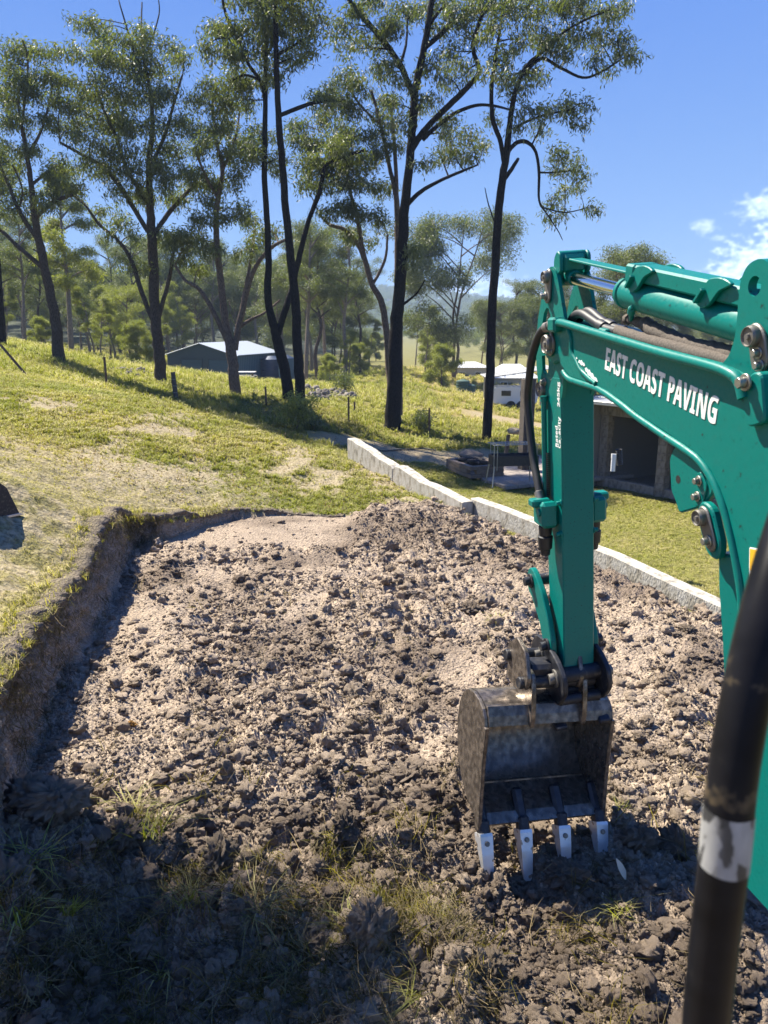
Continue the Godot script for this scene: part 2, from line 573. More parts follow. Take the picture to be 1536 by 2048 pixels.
const SHARED := [[-17.0, 34.0, 1.27], [-13.4, 31.0, 0.80], [-9.2, 31.0, -0.10], [-5.9, 30.0, -0.63], [-3.6, 28.5, -0.52], [-3.0, 27.0, -1.14], [0.32, 29.0, -1.80], [3.6, 27.0, -1.83], [-20.0, 45.0, 1.0], [-13.6, 40.0, 0.14], [-11.0, 47.0, -0.85], [-9.8, 50.0, -1.5], [-12.8, 68.0, -2.9], [-19.6, 70.0, -3.0], [-9.3, 72.0, -3.0],
	[2.2, 50.0, -1.70], [1.6, 75.0, -2.4], [9.2, 60.0, -3.5], [8.0, 48.0, -2.75], [14.0, 40.0, -3.2], [-30.0, 30.0, 2.8], [-40.0, 60.0, 2.5], [30.0, 40.0, -3.6], [30.0, 80.0, -4.5], [0.0, 110.0, -3.2], [-60.0, 100.0, 2.0], [60.0, 100.0, -5.0], [-30.0, 110.0, -2.0]]
const PAD := [Vector2(-4.5, -3.0), Vector2(-4.5, 1.90), Vector2(-1.64, 2.10), Vector2(-1.84, 3.18), Vector2(-1.95, 3.70), Vector2(-2.09, 4.5), Vector2(-2.35, 6.1), Vector2(-2.54, 7.04), Vector2(-2.28, 7.38), Vector2(-1.78, 8.22), Vector2(-1.2, 8.45), Vector2(-0.45, 8.32), Vector2(-0.1, 8.85), Vector2(0.62, 9.15), Vector2(5.0, -1.0), Vector2(5.0, -3.0)]
const WALL_FAR := Vector2(-0.55, 12.0)
const WALL_NEAR := Vector2(2.45, 5.2)
const STEP := 1.0
const MOUNDS := [[-1.40, 2.68, 0.26, 0.22], [-1.00, 2.60, 0.28, 0.16], [-1.25, 2.25, 0.35, 0.14], [-0.55, 2.28, 0.25, 0.13], [-0.10, 2.12, 0.30, 0.13], [0.25, 1.95, 0.22, 0.12], [0.10, 2.75, 0.18, 0.08], [-0.22, 2.62, 0.16, 0.10], [0.35, 3.15, 0.30, 0.07],
	[1.15, 2.35, 0.30, 0.10], [1.30, 2.95, 0.35, 0.10], [0.95, 3.7, 0.35, 0.06], [0.45, 7.9, 0.6, 0.07], [-0.1, 7.9, 0.45, 0.05], [0.75, 7.0, 0.45, 0.05], [1.7, 6.1, 0.5, 0.10], [2.2, 5.0, 0.45, 0.07], [0.0, 5.4, 0.5, 0.05], [0.55, 2.50, 0.38, -0.075], [-0.75, 1.95, 0.4, -0.06], [0.72, 1.75, 0.35, 0.06]]
var land_up := []
var land_low := []
var pad_poly := PackedVector2Array()

func solve(a: Array, b: Array) -> Array:
	var n := b.size()
	for i in n:
		var p := i
		for r in range(i + 1, n):
			if absf(a[r][i]) > absf(a[p][i]): p = r
		var ta = a[i]; a[i] = a[p]; a[p] = ta
		var tb = b[i]; b[i] = b[p]; b[p] = tb
		for r in range(i + 1, n):
			var f: float = a[r][i] / a[i][i]
			if f == 0.0: continue
			for c in range(i, n): a[r][c] -= f * a[i][c]
			b[r] -= f * b[i]
	for i in range(n - 1, -1, -1):
		for c in range(i + 1, n): b[i] -= a[i][c] * b[c]
		b[i] /= a[i][i]
	return b

func kernel(dx: float, dy: float) -> float:
	return pow(dx * dx + dy * dy + 0.01, 0.5)

func surface_through(pts: Array) -> Array:   # heights on a half-metre grid, x -60..60, ahead -4..112
	var n := pts.size()
	var a := []
	var b := []
	for i in n:
		var row := []
		for j in n: row.append(kernel(pts[i][0] - pts[j][0], pts[i][1] - pts[j][1]) + (0.15 if i == j else 0.0))
		row.append_array([1.0, pts[i][0], pts[i][1]])
		a.append(row)
		b.append(pts[i][2])
	for k in 3:
		var row := []
		for j in n: row.append([1.0, pts[j][0], pts[j][1]][k])
		row.append_array([0.0, 0.0, 0.0])
		a.append(row)
		b.append(0.0)
	var w := solve(a, b)
	var out := PackedFloat32Array()
	out.resize(121 * 117)
	for fy in 117:
		for fx in 121:
			var x := fx - 60.0
			var y := fy - 4.0
			var s: float = w[n] + w[n + 1] * x + w[n + 2] * y
			for j in n: s += w[j] * kernel(x - pts[j][0], y - pts[j][1])
			out[fy * 121 + fx] = s
	return [out]

func look_up(g: PackedFloat32Array, x: float, f: float) -> float:
	var gx := clampf(x + 60.0, 0.0, 119.99)
	var gy := clampf(f + 4.0, 0.0, 115.99)
	var ix := int(gx)
	var iy := int(gy)
	var tx := gx - ix
	var ty := gy - iy
	var i := iy * 121 + ix
	return lerpf(lerpf(g[i], g[i + 1], tx), lerpf(g[i + 121], g[i + 122], tx), ty)

func fit_land():
	land_up = surface_through(UPPER + SHARED)
	land_low = surface_through(LOWER + SHARED)
	for p in PAD: pad_poly.append(p)

func wall_side(x: float, f: float) -> float:   # metres to the right of the wall's line
	var d := (WALL_NEAR - WALL_FAR).normalized()
	var q := Vector2(x, f) - WALL_FAR
	return q.x * -d.y + q.y * d.x

func in_pad(x: float, f: float) -> bool:
	if f > 9.6 or x < -4.6 or x > 5.2: return false
	var jx := n_mid.get_noise_2d(x * 1.2, f * 1.2) * 0.05 + n_fine.get_noise_2d(x * 0.5, f * 0.5) * 0.02
	return Geometry2D.is_point_in_polygon(Vector2(x + jx, f + jx * 0.7), pad_poly)

func smooth_land(x: float, f: float) -> float:   # without the pad and without small bumps
	var up := look_up(land_up[0], x, f)
	var low := look_up(land_low[0], x, f)
	var d := wall_side(x, f)
	if f > 8.5 and f <= 12.0: d = wall_side(x, f)
	elif f <= 8.5: d -= 0.06
	var w := 0.01
	if f > 11.9: w = minf(0.12 + (f - 11.9) * 0.55, 8.0)
	var h := lerpf(up, low, smoothstep(-w, w, d))
	if f > 90.0: h = lerpf(h, -5.0, smoothstep(90.0, 220.0, f))
	return h

const SMEARS := [[-0.46, 2.66, 0.22, 2.28, 0.10], [-1.75, 5.2, -1.45, 6.4, 0.28], [-1.2, 6.3, -0.7, 6.6, 0.2], [0.25, 3.4, 0.55, 4.6, 0.16], [-0.75, 4.6, -0.5, 5.8, 0.13], [1.35, 3.6, 1.6, 4.8, 0.18]]
func smear(x: float, f: float) -> float:   # strips that the bucket has dragged smooth
	var k := 1.0
	for m in SMEARS:
		if absf(f - (m[1] + m[3]) * 0.5) > absf(m[3] - m[1]) * 0.5 + 0.3: continue
		var q := Geometry2D.get_closest_point_to_segment(Vector2(x, f), Vector2(m[0], m[1]), Vector2(m[2], m[3]))
		k = minf(k, 0.22 + 0.78 * smoothstep(0.7, 1.3, q.distance_to(Vector2(x, f)) / m[4] + n_mid.get_noise_2d(x * 1.5, f * 1.5) * 0.5))
	return k

func floor_of_pad(x: float, f: float) -> float:
	var y := n_big.get_noise_2d(x, f) * 0.07 + absf(n_big.get_noise_2d(x * 1.6 + f * 0.5 + 9.0, f * 0.7 - x * 0.4)) * 0.06 - 0.02
	var packed := 0.0
	if f > 6.9 and x < -0.2: packed = smoothstep(6.9, 7.25, f + x * 0.1) * smoothstep(-0.15, -0.5, x)
	var calm := (1.0 - 0.6 * smoothstep(0.05, 0.3, n_patch.get_noise_2d(x + 7.0, f * 0.7))) * smear(x, f) * (1.0 - packed * 0.92)
	y *= 1.0 - packed * 0.8
	calm *= 1.0 - 0.45 * smoothstep(-0.2, -1.1, x) * smoothstep(3.8, 5.2, f)
	var near := 1.0 + 0.25 * smoothstep(3.2, 2.3, f)
	y += n_mid.get_noise_2d(x, f) * 0.068 * calm * near
	y += (0.5 - absf(n_lump.get_noise_2d(x, f) + 0.55)) * 0.052 * calm
	y += (0.4 - absf(n_lump.get_noise_2d(x * 2.7 + 9.0, f * 2.7) + 0.55)) * 0.042 * calm
	y += n_fine.get_noise_2d(x * 2.0, f * 2.0) * 0.030 * (calm + 0.06)
	if packed > 0.2:   # print of the tracks
		for lane in [[-1.75, 0.24], [-0.62, 0.24]]:
			var c: float = lane[0] + (f - 7.5) * 0.25
			if absf(x - c) < lane[1]: y -= 0.008 * (0.5 + 0.5 * sign(sin((f + x * 0.2) * 70.0)))
	for m in MOUNDS:
		var dx: float = x - m[0]
		var dy: float = f - m[1]
		var q: float = (dx * dx + dy * dy) / (m[2] * m[2])
		if q < 4.0: y += m[3] * exp(-q * 1.4) * (1.0 + 0.5 * n_mid.get_noise_2d(x * 1.6, f * 1.6))
	return y

func rough_land(x: float, f: float) -> float:
	var fade := 1.0
	var y := n_mid.get_noise_2d(x * 0.5, f * 0.5) * 0.03
	if wall_side(x, f) < 0.0 and f < 30.0:
		y += n_big.get_noise_2d(x * 0.5, f * 0.5) * 0.05
		if f < 13.0: y += n_fine.get_noise_2d(x, f) * 0.012 + n_mid.get_noise_2d(x * 2.0, f * 2.0) * 0.018
	elif f < 22.0: y *= 0.3
	return y * fade

func land(x: float, f: float) -> float:
	if wall_side(x, f) < 0.07 and in_pad(x, f): return floor_of_pad(x, f)
	return smooth_land(x, f) + rough_land(x, f)

func bare(x: float, f: float) -> float:   # 0 where grass covers the slope, 1 where the earth is bare
	var v := smoothstep(-0.20, 0.42, n_patch.get_noise_2d(x * 1.1, f * 0.6) + n_mid.get_noise_2d(x * 0.6, f * 0.6) * 0.45 + n_fine.get_noise_2d(x * 0.5, f * 0.5) * 0.35)
	v *= 1.0 - smoothstep(12.0, 17.0, f) * 0.8
	var strip := smoothstep(2.6, 0.9, absf(f - (7.8 + (x + 3.0) * 0.25))) * smoothstep(-0.8, -2.0, x)
	v = maxf(v, strip * (0.62 + 0.5 * n_mid.get_noise_2d(x * 0.8, f * 0.8)))
	if f < 6.0: v = maxf(v, 0.25)
	return clampf(v, 0.0, 1.0)

func gravel(x: float, f: float) -> float:
	var a := smoothstep(1.5, 0.7, absf(f - (24.3 + n_big.get_noise_2d(x * 0.3, 3.0) * 1.2 - x * 0.05))) * smoothstep(-3.2, -1.5, x) * smoothstep(5.5, 3.5, x)
	var b := smoothstep(2.2, 1.2, absf(f - (41.0 - x * 0.9))) * smoothstep(3.0, 5.0, x)
	var c := smoothstep(7.0, 4.0, absf(f - 64.0)) * smoothstep(-14.5, -12.0, x) * smoothstep(-3.0, -5.0, x)
	return clampf(maxf(a, maxf(b, c)) + n_mid.get_noise_2d(x * 0.5, f * 0.5) * 0.3 * (a + b), 0.0, 1.0)

func earth_colour(x: float, f: float) -> Color:
	var damp := smoothstep(0.0, 0.35, n_patch.get_noise_2d(x * 1.3 + 20.0, f * 1.3) * 0.7 + 0.12 * n_mid.get_noise_2d(x, f))
	for q in [[0.35, 2.95, 0.42], [-0.9, 2.25, 0.6], [-0.15, 2.55, 0.35], [0.55, 2.2, 0.5], [0.9, 1.9, 0.5], [0.3, 7.6, 0.9], [1.25, 6.6, 0.7]]:
		var dx: float = x - q[0]
		var dy: float = f - q[1]
		damp = maxf(damp, smoothstep(1.2, 0.3, sqrt(dx * dx + dy * dy) / q[2] + n_mid.get_noise_2d(x * 1.5, f * 1.5) * 0.6))
	var c := Color(0.50, 0.395, 0.292).lerp(Color(0.20, 0.152, 0.113), damp * 0.75)
	var v := 1.0 + 0.18 * n_mid.get_noise_2d(x * 2.0 + 5.0, f * 2.0)
	return Color(c.r * v, c.g * v, c.b * v)

func turf_colour(x: float, f: float) -> Color:
	var g := gravel(x, f)
	var dry := clampf(0.45 + n_patch.get_noise_2d(x * 0.5 + 40.0, f * 0.4) * 0.9, 0.0, 1.0)
	var c := Color(0.16, 0.175, 0.05).lerp(Color(0.30, 0.245, 0.10), dry)
	if wall_side(x, f) < 0.0 or f > 26.0:
		c = c.lerp(Color(0.40, 0.335, 0.26), bare(x, f))
	else:
		c = Color(0.23, 0.24, 0.08).lerp(Color(0.34, 0.30, 0.14), dry * 0.8)
	if f > 34.0 and x > 3.0: c = c.lerp(Color(0.40, 0.31, 0.14), 0.55)
	if f > 110.0: c = Color(0.24, 0.225, 0.10)
	c = c.lerp(Color(0.42, 0.34, 0.27), g)
	return c

func sheet(xs: PackedFloat32Array, fs: PackedFloat32Array, fan: bool, keep = null) -> Array:   # a height field; returns [positions, normals, colours, index lists by kind]
	var nx := xs.size()
	var v := PackedVector3Array()
	var col := PackedColorArray()
	var kind := PackedByteArray()
	v.resize(nx * fs.size())
	col.resize(v.size())
	kind.resize(v.size())
	for j in fs.size():
		var f := fs[j]
		for i in nx:
			var x := xs[i] * f if fan else xs[i]
			var k := j * nx + i
			if f < 9.6 and wall_side(x, f) < 0.07 and in_pad(x, f):
				v[k] = Vector3(x, floor_of_pad(x, f), -f)
				col[k] = earth_colour(x, f)
				kind[k] = 1
			else:
				v[k] = Vector3(x, smooth_land(x, f) + rough_land(x, f), -f)
				col[k] = turf_colour(x, f)
				kind[k] = 0
	var nrm := PackedVector3Array()
	nrm.resize(v.size())
	for j in fs.size():
		for i in nx:
			var a := v[j * nx + mini(i + 1, nx - 1)] - v[j * nx + maxi(i - 1, 0)]
			var b := v[mini(j + 1, fs.size() - 1) * nx + i] - v[maxi(j - 1, 0) * nx + i]
			var n := a.cross(b).normalized()
			nrm[j * nx + i] = n if n.y > 0.0 else -n
	var lists := [PackedInt32Array(), PackedInt32Array()]
	for j in fs.size() - 1:
		for i in nx - 1:
			var p := j * nx + i
			if keep != null and not keep.call(v[p]): continue
			var kd := 1 if kind[p] + kind[p + 1] + kind[p + nx] + kind[p + nx + 1] >= 2 else 0
			lists[kd].append_array([p, p + nx, p + 1, p + 1, p + nx, p + nx + 1])
	return [v, nrm, col, lists]

func part_mesh(d: Array, list: PackedInt32Array) -> ArrayMesh:
	var back := {}
	var v := PackedVector3Array()
	var n := PackedVector3Array()
	var c := PackedColorArray()
	var ids := PackedInt32Array()
	var remap := PackedInt32Array()
	remap.resize(d[0].size())
	remap.fill(-1)
	for i in list:
		if remap[i] < 0:
			remap[i] = v.size()
			v.append(d[0][i]); n.append(d[1][i]); c.append(d[2][i])
		ids.append(remap[i])
	var a := []
	a.resize(Mesh.ARRAY_MAX)
	a[Mesh.ARRAY_VERTEX] = v
	a[Mesh.ARRAY_NORMAL] = n
	a[Mesh.ARRAY_COLOR] = c
	a[Mesh.ARRAY_INDEX] = ids
	var m := ArrayMesh.new()
	m.add_surface_from_arrays(Mesh.PRIMITIVE_TRIANGLES, a)
	return m

func ground_near():
	var xs := PackedFloat32Array()
	for i in 12: xs.append(-1.05 + i * 0.033)
	for i in 351: xs.append(-0.655 + i * 1.31 / 350.0)
	for i in 12: xs.append(0.69 + i * 0.033)
	var fs := PackedFloat32Array()
	var f := 1.25
	while f < 14.0:
		fs.append(f)
		f *= 1.0052
	fs.append(14.0)
	var d := sheet(xs, fs, true)
	tag(piece("dirt_ground", part_mesh(d, d[3][1]), M.soil), "", "", "", "structure")
	tag(piece("grass_slope", part_mesh(d, d[3][0]), M.turf), "", "", "", "structure")

func ground_far():
	var xs := PackedFloat32Array()
	for i in 241: xs.append(-1.05 + i * 2.1 / 240.0)
	var fs := PackedFloat32Array()
	var f := 14.0
	while f < 2500.0:
		fs.append(f)
		f *= 1.012 if f < 80.0 else 1.04
	var d := sheet(xs, fs, true)
	tag(piece("field", part_mesh(d, d[3][0]), M.turf), "", "", "", "structure")
	# the land beside and behind the viewer
	var sx := PackedFloat32Array()
	for i in 61: sx.append(-60.0 + i * 2.0)
	var sf := PackedFloat32Array()
	for i in 60: sf.append(-30.0 + i * 2.0)
	d = sheet(sx, sf, false)
	for i in d[0].size():
		var q: Vector3 = d[0][i]
		d[0][i].y -= 0.12 + (1.4 if q.z < 1.0 and absf(q.x) < maxf(-q.z, 0.0) * 1.05 + 2.5 else 0.0)
	tag(piece("ground", part_mesh(d, d[3][0] + d[3][1]), M.turf), "", "", "", "structure")

func earth_bank():   # the cut face along the left and the back of the pad
	var line := []
	for i in range(1, 12): line.append(Vector3(PAD[i].x, 0, PAD[i].y))
	var path := curve(line, 34)
	var rows := 26
	var v := PackedVector3Array()
	var c := PackedColorArray()
	var sides := []
	for i in path.size():
		var p: Vector3 = path[i]
		var d: Vector3 = (path[mini(i + 3, path.size() - 1)] - path[maxi(i - 3, 0)]).normalized()
		var side := Vector3(d.z, 0, -d.x)   # into the pad (x, ahead)
		if not Geometry2D.is_point_in_polygon(Vector2(p.x + side.x * 0.15, p.z + side.z * 0.15), pad_poly): side = -side
		sides.append(Vector3(side.x, 0.25, -side.z))
		var top := smooth_land(p.x - side.x * 0.10, p.z - side.z * 0.10) + rough_land(p.x - side.x * 0.10, p.z - side.z * 0.10)
		var cut := clampf(top * 2.2, 0.15, 1.0)
		for r in rows:
			var t := minf(float(r) / (rows - 4), 1.0)
			var y := lerpf(-0.07, top, t)
			var flute := minf(0.10, absf(n_mid.get_noise_2d(i * 0.050, 4.0 + t * 0.14)) * 0.11) + n_fine.get_noise_3d(p.x * 0.7, y * 1.0, p.z * 0.7) * 0.055 + n_mid.get_noise_3d(p.x * 1.5, y * 1.8, p.z * 1.5) * 0.05
			var out := 0.045 + (0.10 - t * 0.10) * cut - flute * cut * 0.8 + 0.04 * smoothstep(0.22, 0.0, t) + 0.045 * smoothstep(0.80, 0.97, t) * cut * (0.6 + n_mid.get_noise_2d(i * 0.06, 9.0))
			if r > rows - 4:
				var e := float(r - (rows - 4)) / 3.0
				out = lerpf(out, -0.10, e)
				y += 0.014 * sin(e * PI) + n_fine.get_noise_2d(p.x * 1.4 + out, p.z * 1.4) * 0.014 - 0.012 * e
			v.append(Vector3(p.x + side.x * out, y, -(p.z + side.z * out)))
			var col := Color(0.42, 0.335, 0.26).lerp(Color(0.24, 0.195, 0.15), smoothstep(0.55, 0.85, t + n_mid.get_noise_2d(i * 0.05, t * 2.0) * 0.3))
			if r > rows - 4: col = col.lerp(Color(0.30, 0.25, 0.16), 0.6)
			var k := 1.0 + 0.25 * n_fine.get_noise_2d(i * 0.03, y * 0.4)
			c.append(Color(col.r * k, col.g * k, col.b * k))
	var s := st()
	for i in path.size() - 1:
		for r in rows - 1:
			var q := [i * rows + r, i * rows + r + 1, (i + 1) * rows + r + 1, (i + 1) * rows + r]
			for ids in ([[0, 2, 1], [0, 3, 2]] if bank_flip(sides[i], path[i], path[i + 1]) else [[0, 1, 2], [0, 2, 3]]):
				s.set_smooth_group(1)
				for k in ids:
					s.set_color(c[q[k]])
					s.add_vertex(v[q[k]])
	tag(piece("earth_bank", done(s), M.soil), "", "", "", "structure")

func bank_flip(side: Vector3, a: Vector3, b: Vector3) -> bool:   # same winding for the whole strip: up x along must point away from the pad
	var along := Vector3(b.x - a.x, 0, -(b.z - a.z))
	return Vector3.UP.cross(along + Vector3.UP).dot(side) > 0.0

func hill_mesh(called: String, x0: float, x1: float, f0: float, f1: float, height, colour: Color):
	var v := PackedVector3Array()
	var c := PackedColorArray()
	var nx := 90
	var ny := 24
	for j in ny + 1:
		for i in nx + 1:
			var x := lerpf(x0, x1, float(i) / nx)
			var f := lerpf(f0, f1, float(j) / ny)
			v.append(Vector3(x, height.call(x, f), -f))
			c.append(colour)
	var s := st()
	s.set_smooth_group(1)
	for j in ny:
		for i in nx:
			var p := j * (nx + 1) + i
			for k in [p, p + nx + 1, p + 1, p + 1, p + nx + 1, p + nx + 2]:
				s.set_color(c[k])
				s.add_vertex(v[k])
	tag(piece(called, done(s), M.hill), "", "", "", "structure")

func near_hill(x: float, f: float) -> float:
	var up := 13.0 * smoothstep(-20.0, -150.0, x + (f - 200.0) * 0.15) + 5.0 * smoothstep(-110.0, -260.0, x)
	return -5.5 + (up + 3.0) * smoothstep(95.0, 230.0, f) * smoothstep(-2.0, -40.0, x) + n_big.get_noise_2d(x * 0.02, f * 0.02) * 1.5

func far_hill(x: float, f: float) -> float:
	var ridge := 29.0 + 15.0 * exp(-pow((x + 25.0) / 130.0, 2.0)) - 9.0 * smoothstep(60.0, 320.0, x) + 12.0 * smoothstep(-150.0, -600.0, x) + n_big.get_noise_2d(x * 0.006, 1.0) * 5.0
	return -8.0 + (ridge + 8.0) * pow(smoothstep(520.0, 1150.0, f), 0.9) + n_big.get_noise_2d(x * 0.012, f * 0.012) * 3.0

func hills():
	hill_mesh("hill", -420.0, 0.0, 95.0, 400.0, near_hill, Color(0.06, 0.075, 0.03))
	hill_mesh("hills", -1500.0, 1500.0, 480.0, 1500.0, far_hill, Color(0.05, 0.065, 0.035))

# ================= wall and buildings =================
func wall_block(called: String, prof: Array, off: float, thick: float, parent: Node):   # prof: (metres along, top)
	var d := (WALL_NEAR - WALL_FAR).normalized()
	var right := Vector3(-d.y, 0, -d.x)
	var along := Vector3(d.x, 0, -d.y)
	var o := Vector3(WALL_FAR.x, 0, -WALL_FAR.y)
	var pts := []
	for p in prof: pts.append(Vector2(p[0], p[1]))
	pts.append(Vector2(prof[-1][0], -1.75))
	pts.append(Vector2(prof[0][0], -1.75))
	var s := st()
	plate(s, pts, off, off + thick, 0.012, Transform3D(Basis(along, Vector3.UP, right), o))
	piece(called, done(s), M.concrete, parent)

func retaining_wall():
	var t := thing("retaining_wall", Vector3.ZERO, "low pale concrete retaining wall stepping down between the dug earth and the lawn", "wall")
	var far_prof := [[-0.02, 0.36]]
	for k in 8: far_prof.append([0.2 + k * 0.21, 0.36 - k * 0.024 - 0.010 * sin(k * 1.7)])
	far_prof.append([1.72, 0.165])
	wall_block("wall_panel", far_prof, -0.03, 0.15, t)
	wall_block("wall_panel", [[1.724, 0.17], [1.80, 0.215], [1.92, 0.225], [2.1, 0.205], [2.35, 0.17], [2.57, 0.135], [2.8, 0.142], [3.04, 0.138], [3.3, 0.122], [3.69, 0.10]], -0.026, 0.15, t)
	wall_block("wall_panel", [[3.60, 0.118], [4.2, 0.135], [4.9, 0.135], [5.5, 0.105], [6.1, 0.115], [6.7, 0.085], [7.3, 0.06], [9.5, 0.05], [12.0, 0.05]], 0.128, 0.13, t)

func wall_run(s: SurfaceTool, a: Vector3, b: Vector3, h: float, thick: float):
	var l := (b - a).length()
	box(s, Transform3D(Basis(Vector3.UP, atan2(-(b.z - a.z), b.x - a.x)), (a + b) * 0.5 + Vector3.UP * h * 0.5), Vector3(l, h, thick), 0.01)

func buildings():
	# the shed beyond the trees
	var a := Vector3(-19.6, -3.3, -70.0)
	var b := Vector3(-12.9, -3.3, -67.5)
	var along := (b - a).normalized()
	var back := Vector3(2.6, 0, -8.4)
	var e := 2.85
	var ridge := 3.85
	var t := thing("shed", (a + b) * 0.5, "grey blue steel shed with two roller doors and white roof behind tree trunks", "shed")
	var inv := t.transform.affine_inverse()
	var s := st()
	var m := (a + b) * 0.5
	for o in [Vector3.ZERO, back]:
		var p := [a + o, b + o, b + o + Vector3.UP * e, m + o + Vector3.UP * ridge, a + o + Vector3.UP * e]
		s = st()
		for k in [1, 2, 3]: tri(s, p[0], p[k], p[k + 1], -back if o == Vector3.ZERO else back)
		piece("gable_wall", done(s), M.slate_front, t, inv)
	for q in [[b, b + back, along], [a, a + back, -along]]:
		s = st()
		var n := 26
		for k in n:
			var p0: Vector3 = q[0].lerp(q[1], float(k) / n)
			var p1: Vector3 = q[0].lerp(q[1], float(k + 1) / n)
			var pm: Vector3 = (p0 + p1) * 0.5 + q[2] * 0.03
			quad(s, p0, pm, pm + Vector3.UP * e, p0 + Vector3.UP * e, q[2])
			quad(s, pm, p1, p1 + Vector3.UP * e, pm + Vector3.UP * e, q[2])
		piece("side_wall", done(s), M.slate_blue, t, inv)
	for k in 2:
		s = st()
		var eave := (b if k == 0 else a) + Vector3.UP * (e - 0.04) + (along if k == 0 else -along) * 0.25
		var top := m + Vector3.UP * (ridge + 0.04)
		var n := 30
		var up := (eave - top).cross(back).normalized()
		if up.y < 0.0: up = -up
		for i in n:
			var o0 := back * (-0.03 + 1.06 * i / n)
			var o1 := back * (-0.03 + 1.06 * (i + 1) / n)
			var om := (o0 + o1) * 0.5
			quad(s, top + o0, eave + o0, eave + om + up * 0.05, top + om + up * 0.05, up)
			quad(s, top + om + up * 0.05, eave + om + up * 0.05, eave + o1, top + o1, up)
		piece("roof", done(s), M.roof_white, t, inv)
	for k in 2:
		s = st()
		var c := a.lerp(b, 0.36 if k == 0 else 0.76) - back.normalized() * 0.04
		var bs := Basis(along, Vector3.UP, along.cross(Vector3.UP))
		for r in 9: box(s, Transform3D(bs, c + Vector3.UP * (0.14 + r * 0.27)), Vector3(2.15, 0.255, 0.06), 0.02)
		piece("roller_door", done(s), M.slate_blue, t, inv)
		s = st()
		for q in [[-1.13, 1.25, 0.08, 2.5], [1.13, 1.25, 0.08, 2.5], [0.0, 2.54, 2.34, 0.08]]:
			box(s, Transform3D(bs, c + along * q[0] + Vector3.UP * q[1] - back.normalized() * 0.02), Vector3(q[2], q[3], 0.10), 0.01)
		piece("door_frame", done(s), M.slate_front, t, inv)
	s = st()
	pipe(s, [b + Vector3.UP * (e - 0.02) + along * 0.28, b + back + Vector3.UP * (e - 0.02) + along * 0.28], 0.07, 8, 2)
	piece("gutter", done(s), M.slate_front, t, inv)
	# two tanks at its side
	for k in 2:
		var at: Vector3 = [Vector3(-10.55, -3.3, -72.5), Vector3(-8.95, -3.3, -71.0)][k]
		var tk := thing("water_tank", at, ["dark blue round water tank against the shed wall", "ribbed blue water tank right of the dark tank, behind forked trunk"][k], "water tank", "tanks at the shed")
		s = st()
		var prof := []
		var rad: float = [1.05, 0.72][k]
		var hh: float = [2.35, 2.5][k]
		for i in 21: prof.append(Vector2(rad + 0.025 * float(i % 2), hh * i / 20.0))
		lathe(s, Transform3D(), prof, 28)
		piece("tank_wall", done(s), M.tank if k == 0 else M.slate_blue, tk)
		s = st()
		lathe(s, Transform3D(), [Vector2(rad + 0.04, hh), Vector2(rad * 0.3, hh + 0.28), Vector2(0.0, hh + 0.30)], 28)
		piece("tank_lid", done(s), M.tank, tk)
	# the house that opens onto the lawn
	carport()
	# far roofs on the right
	var h := thing("house", Vector3(12.2, -4.2, -74.0), "cream house with hipped white metal roof beyond the right-hand black trunk", "house")
	far_house(h, 5.2, 6.0, 2.0, 1.5)
	h.scale = Vector3.ONE * 0.78
	h = thing("house", Vector3(9.3, -4.1, -84.0), "small pale house with low white roof left of the hipped roof", "house")
	far_house(h, 4.6, 3.5, 2.3, 0.7)
	h.scale = Vector3.ONE * 0.8
	var car := thing("caravan", Vector3(7.7, -2.75, -45.5), "white caravan with dark windows under a carport roof", "caravan")
	s = st()
	plate(s, rounded([Vector2(-1.3, 0.35), Vector2(1.25, 0.35), Vector2(1.35, 0.8), Vector2(1.2, 1.35), Vector2(-1.1, 1.4), Vector2(-1.4, 0.95)], 0.2), -0.7, 0.7, 0.05)
	piece("body", done(s), M.white, car)
	for k in 2:
		s = st()
		box_at(s, Vector3([-0.55, 0.55][k], 1.0, 0.71), Vector3(0.55, 0.3, 0.05), 0.01)
		piece("window", done(s), M.glass, car)
	for k in 2:
		s = st()
		rod(s, Vector3([-0.25, 0.35][k], 0.28, 0.55), Vector3([-0.25, 0.35][k], 0.28, 0.72), 0.28)
		piece("wheel", done(s), M.rubber, car)
	var port := thing("carport_roof", Vector3(8.0, -2.75, -46.0), "grey sloping carport roof on posts above the white caravan", "carport")
	s = st()
	for i in 14: box(s, Transform3D(Basis(Vector3(0, 0, 1), 0.14), Vector3(-1.95 + i * 0.29, 1.93 + i * 0.04, 0)), Vector3(0.27, 0.05 + 0.02 * (i % 2), 3.2), 0.01)
	piece("roof", done(s), M.galv, port)
	for k in 4:
		s = st()
		box_at(s, Vector3([-1.8, 1.7][k % 2], 0.95, [-1.4, 1.4][k / 2]), Vector3(0.09, 1.9, 0.09))
		piece("post", done(s), M.galv, port)

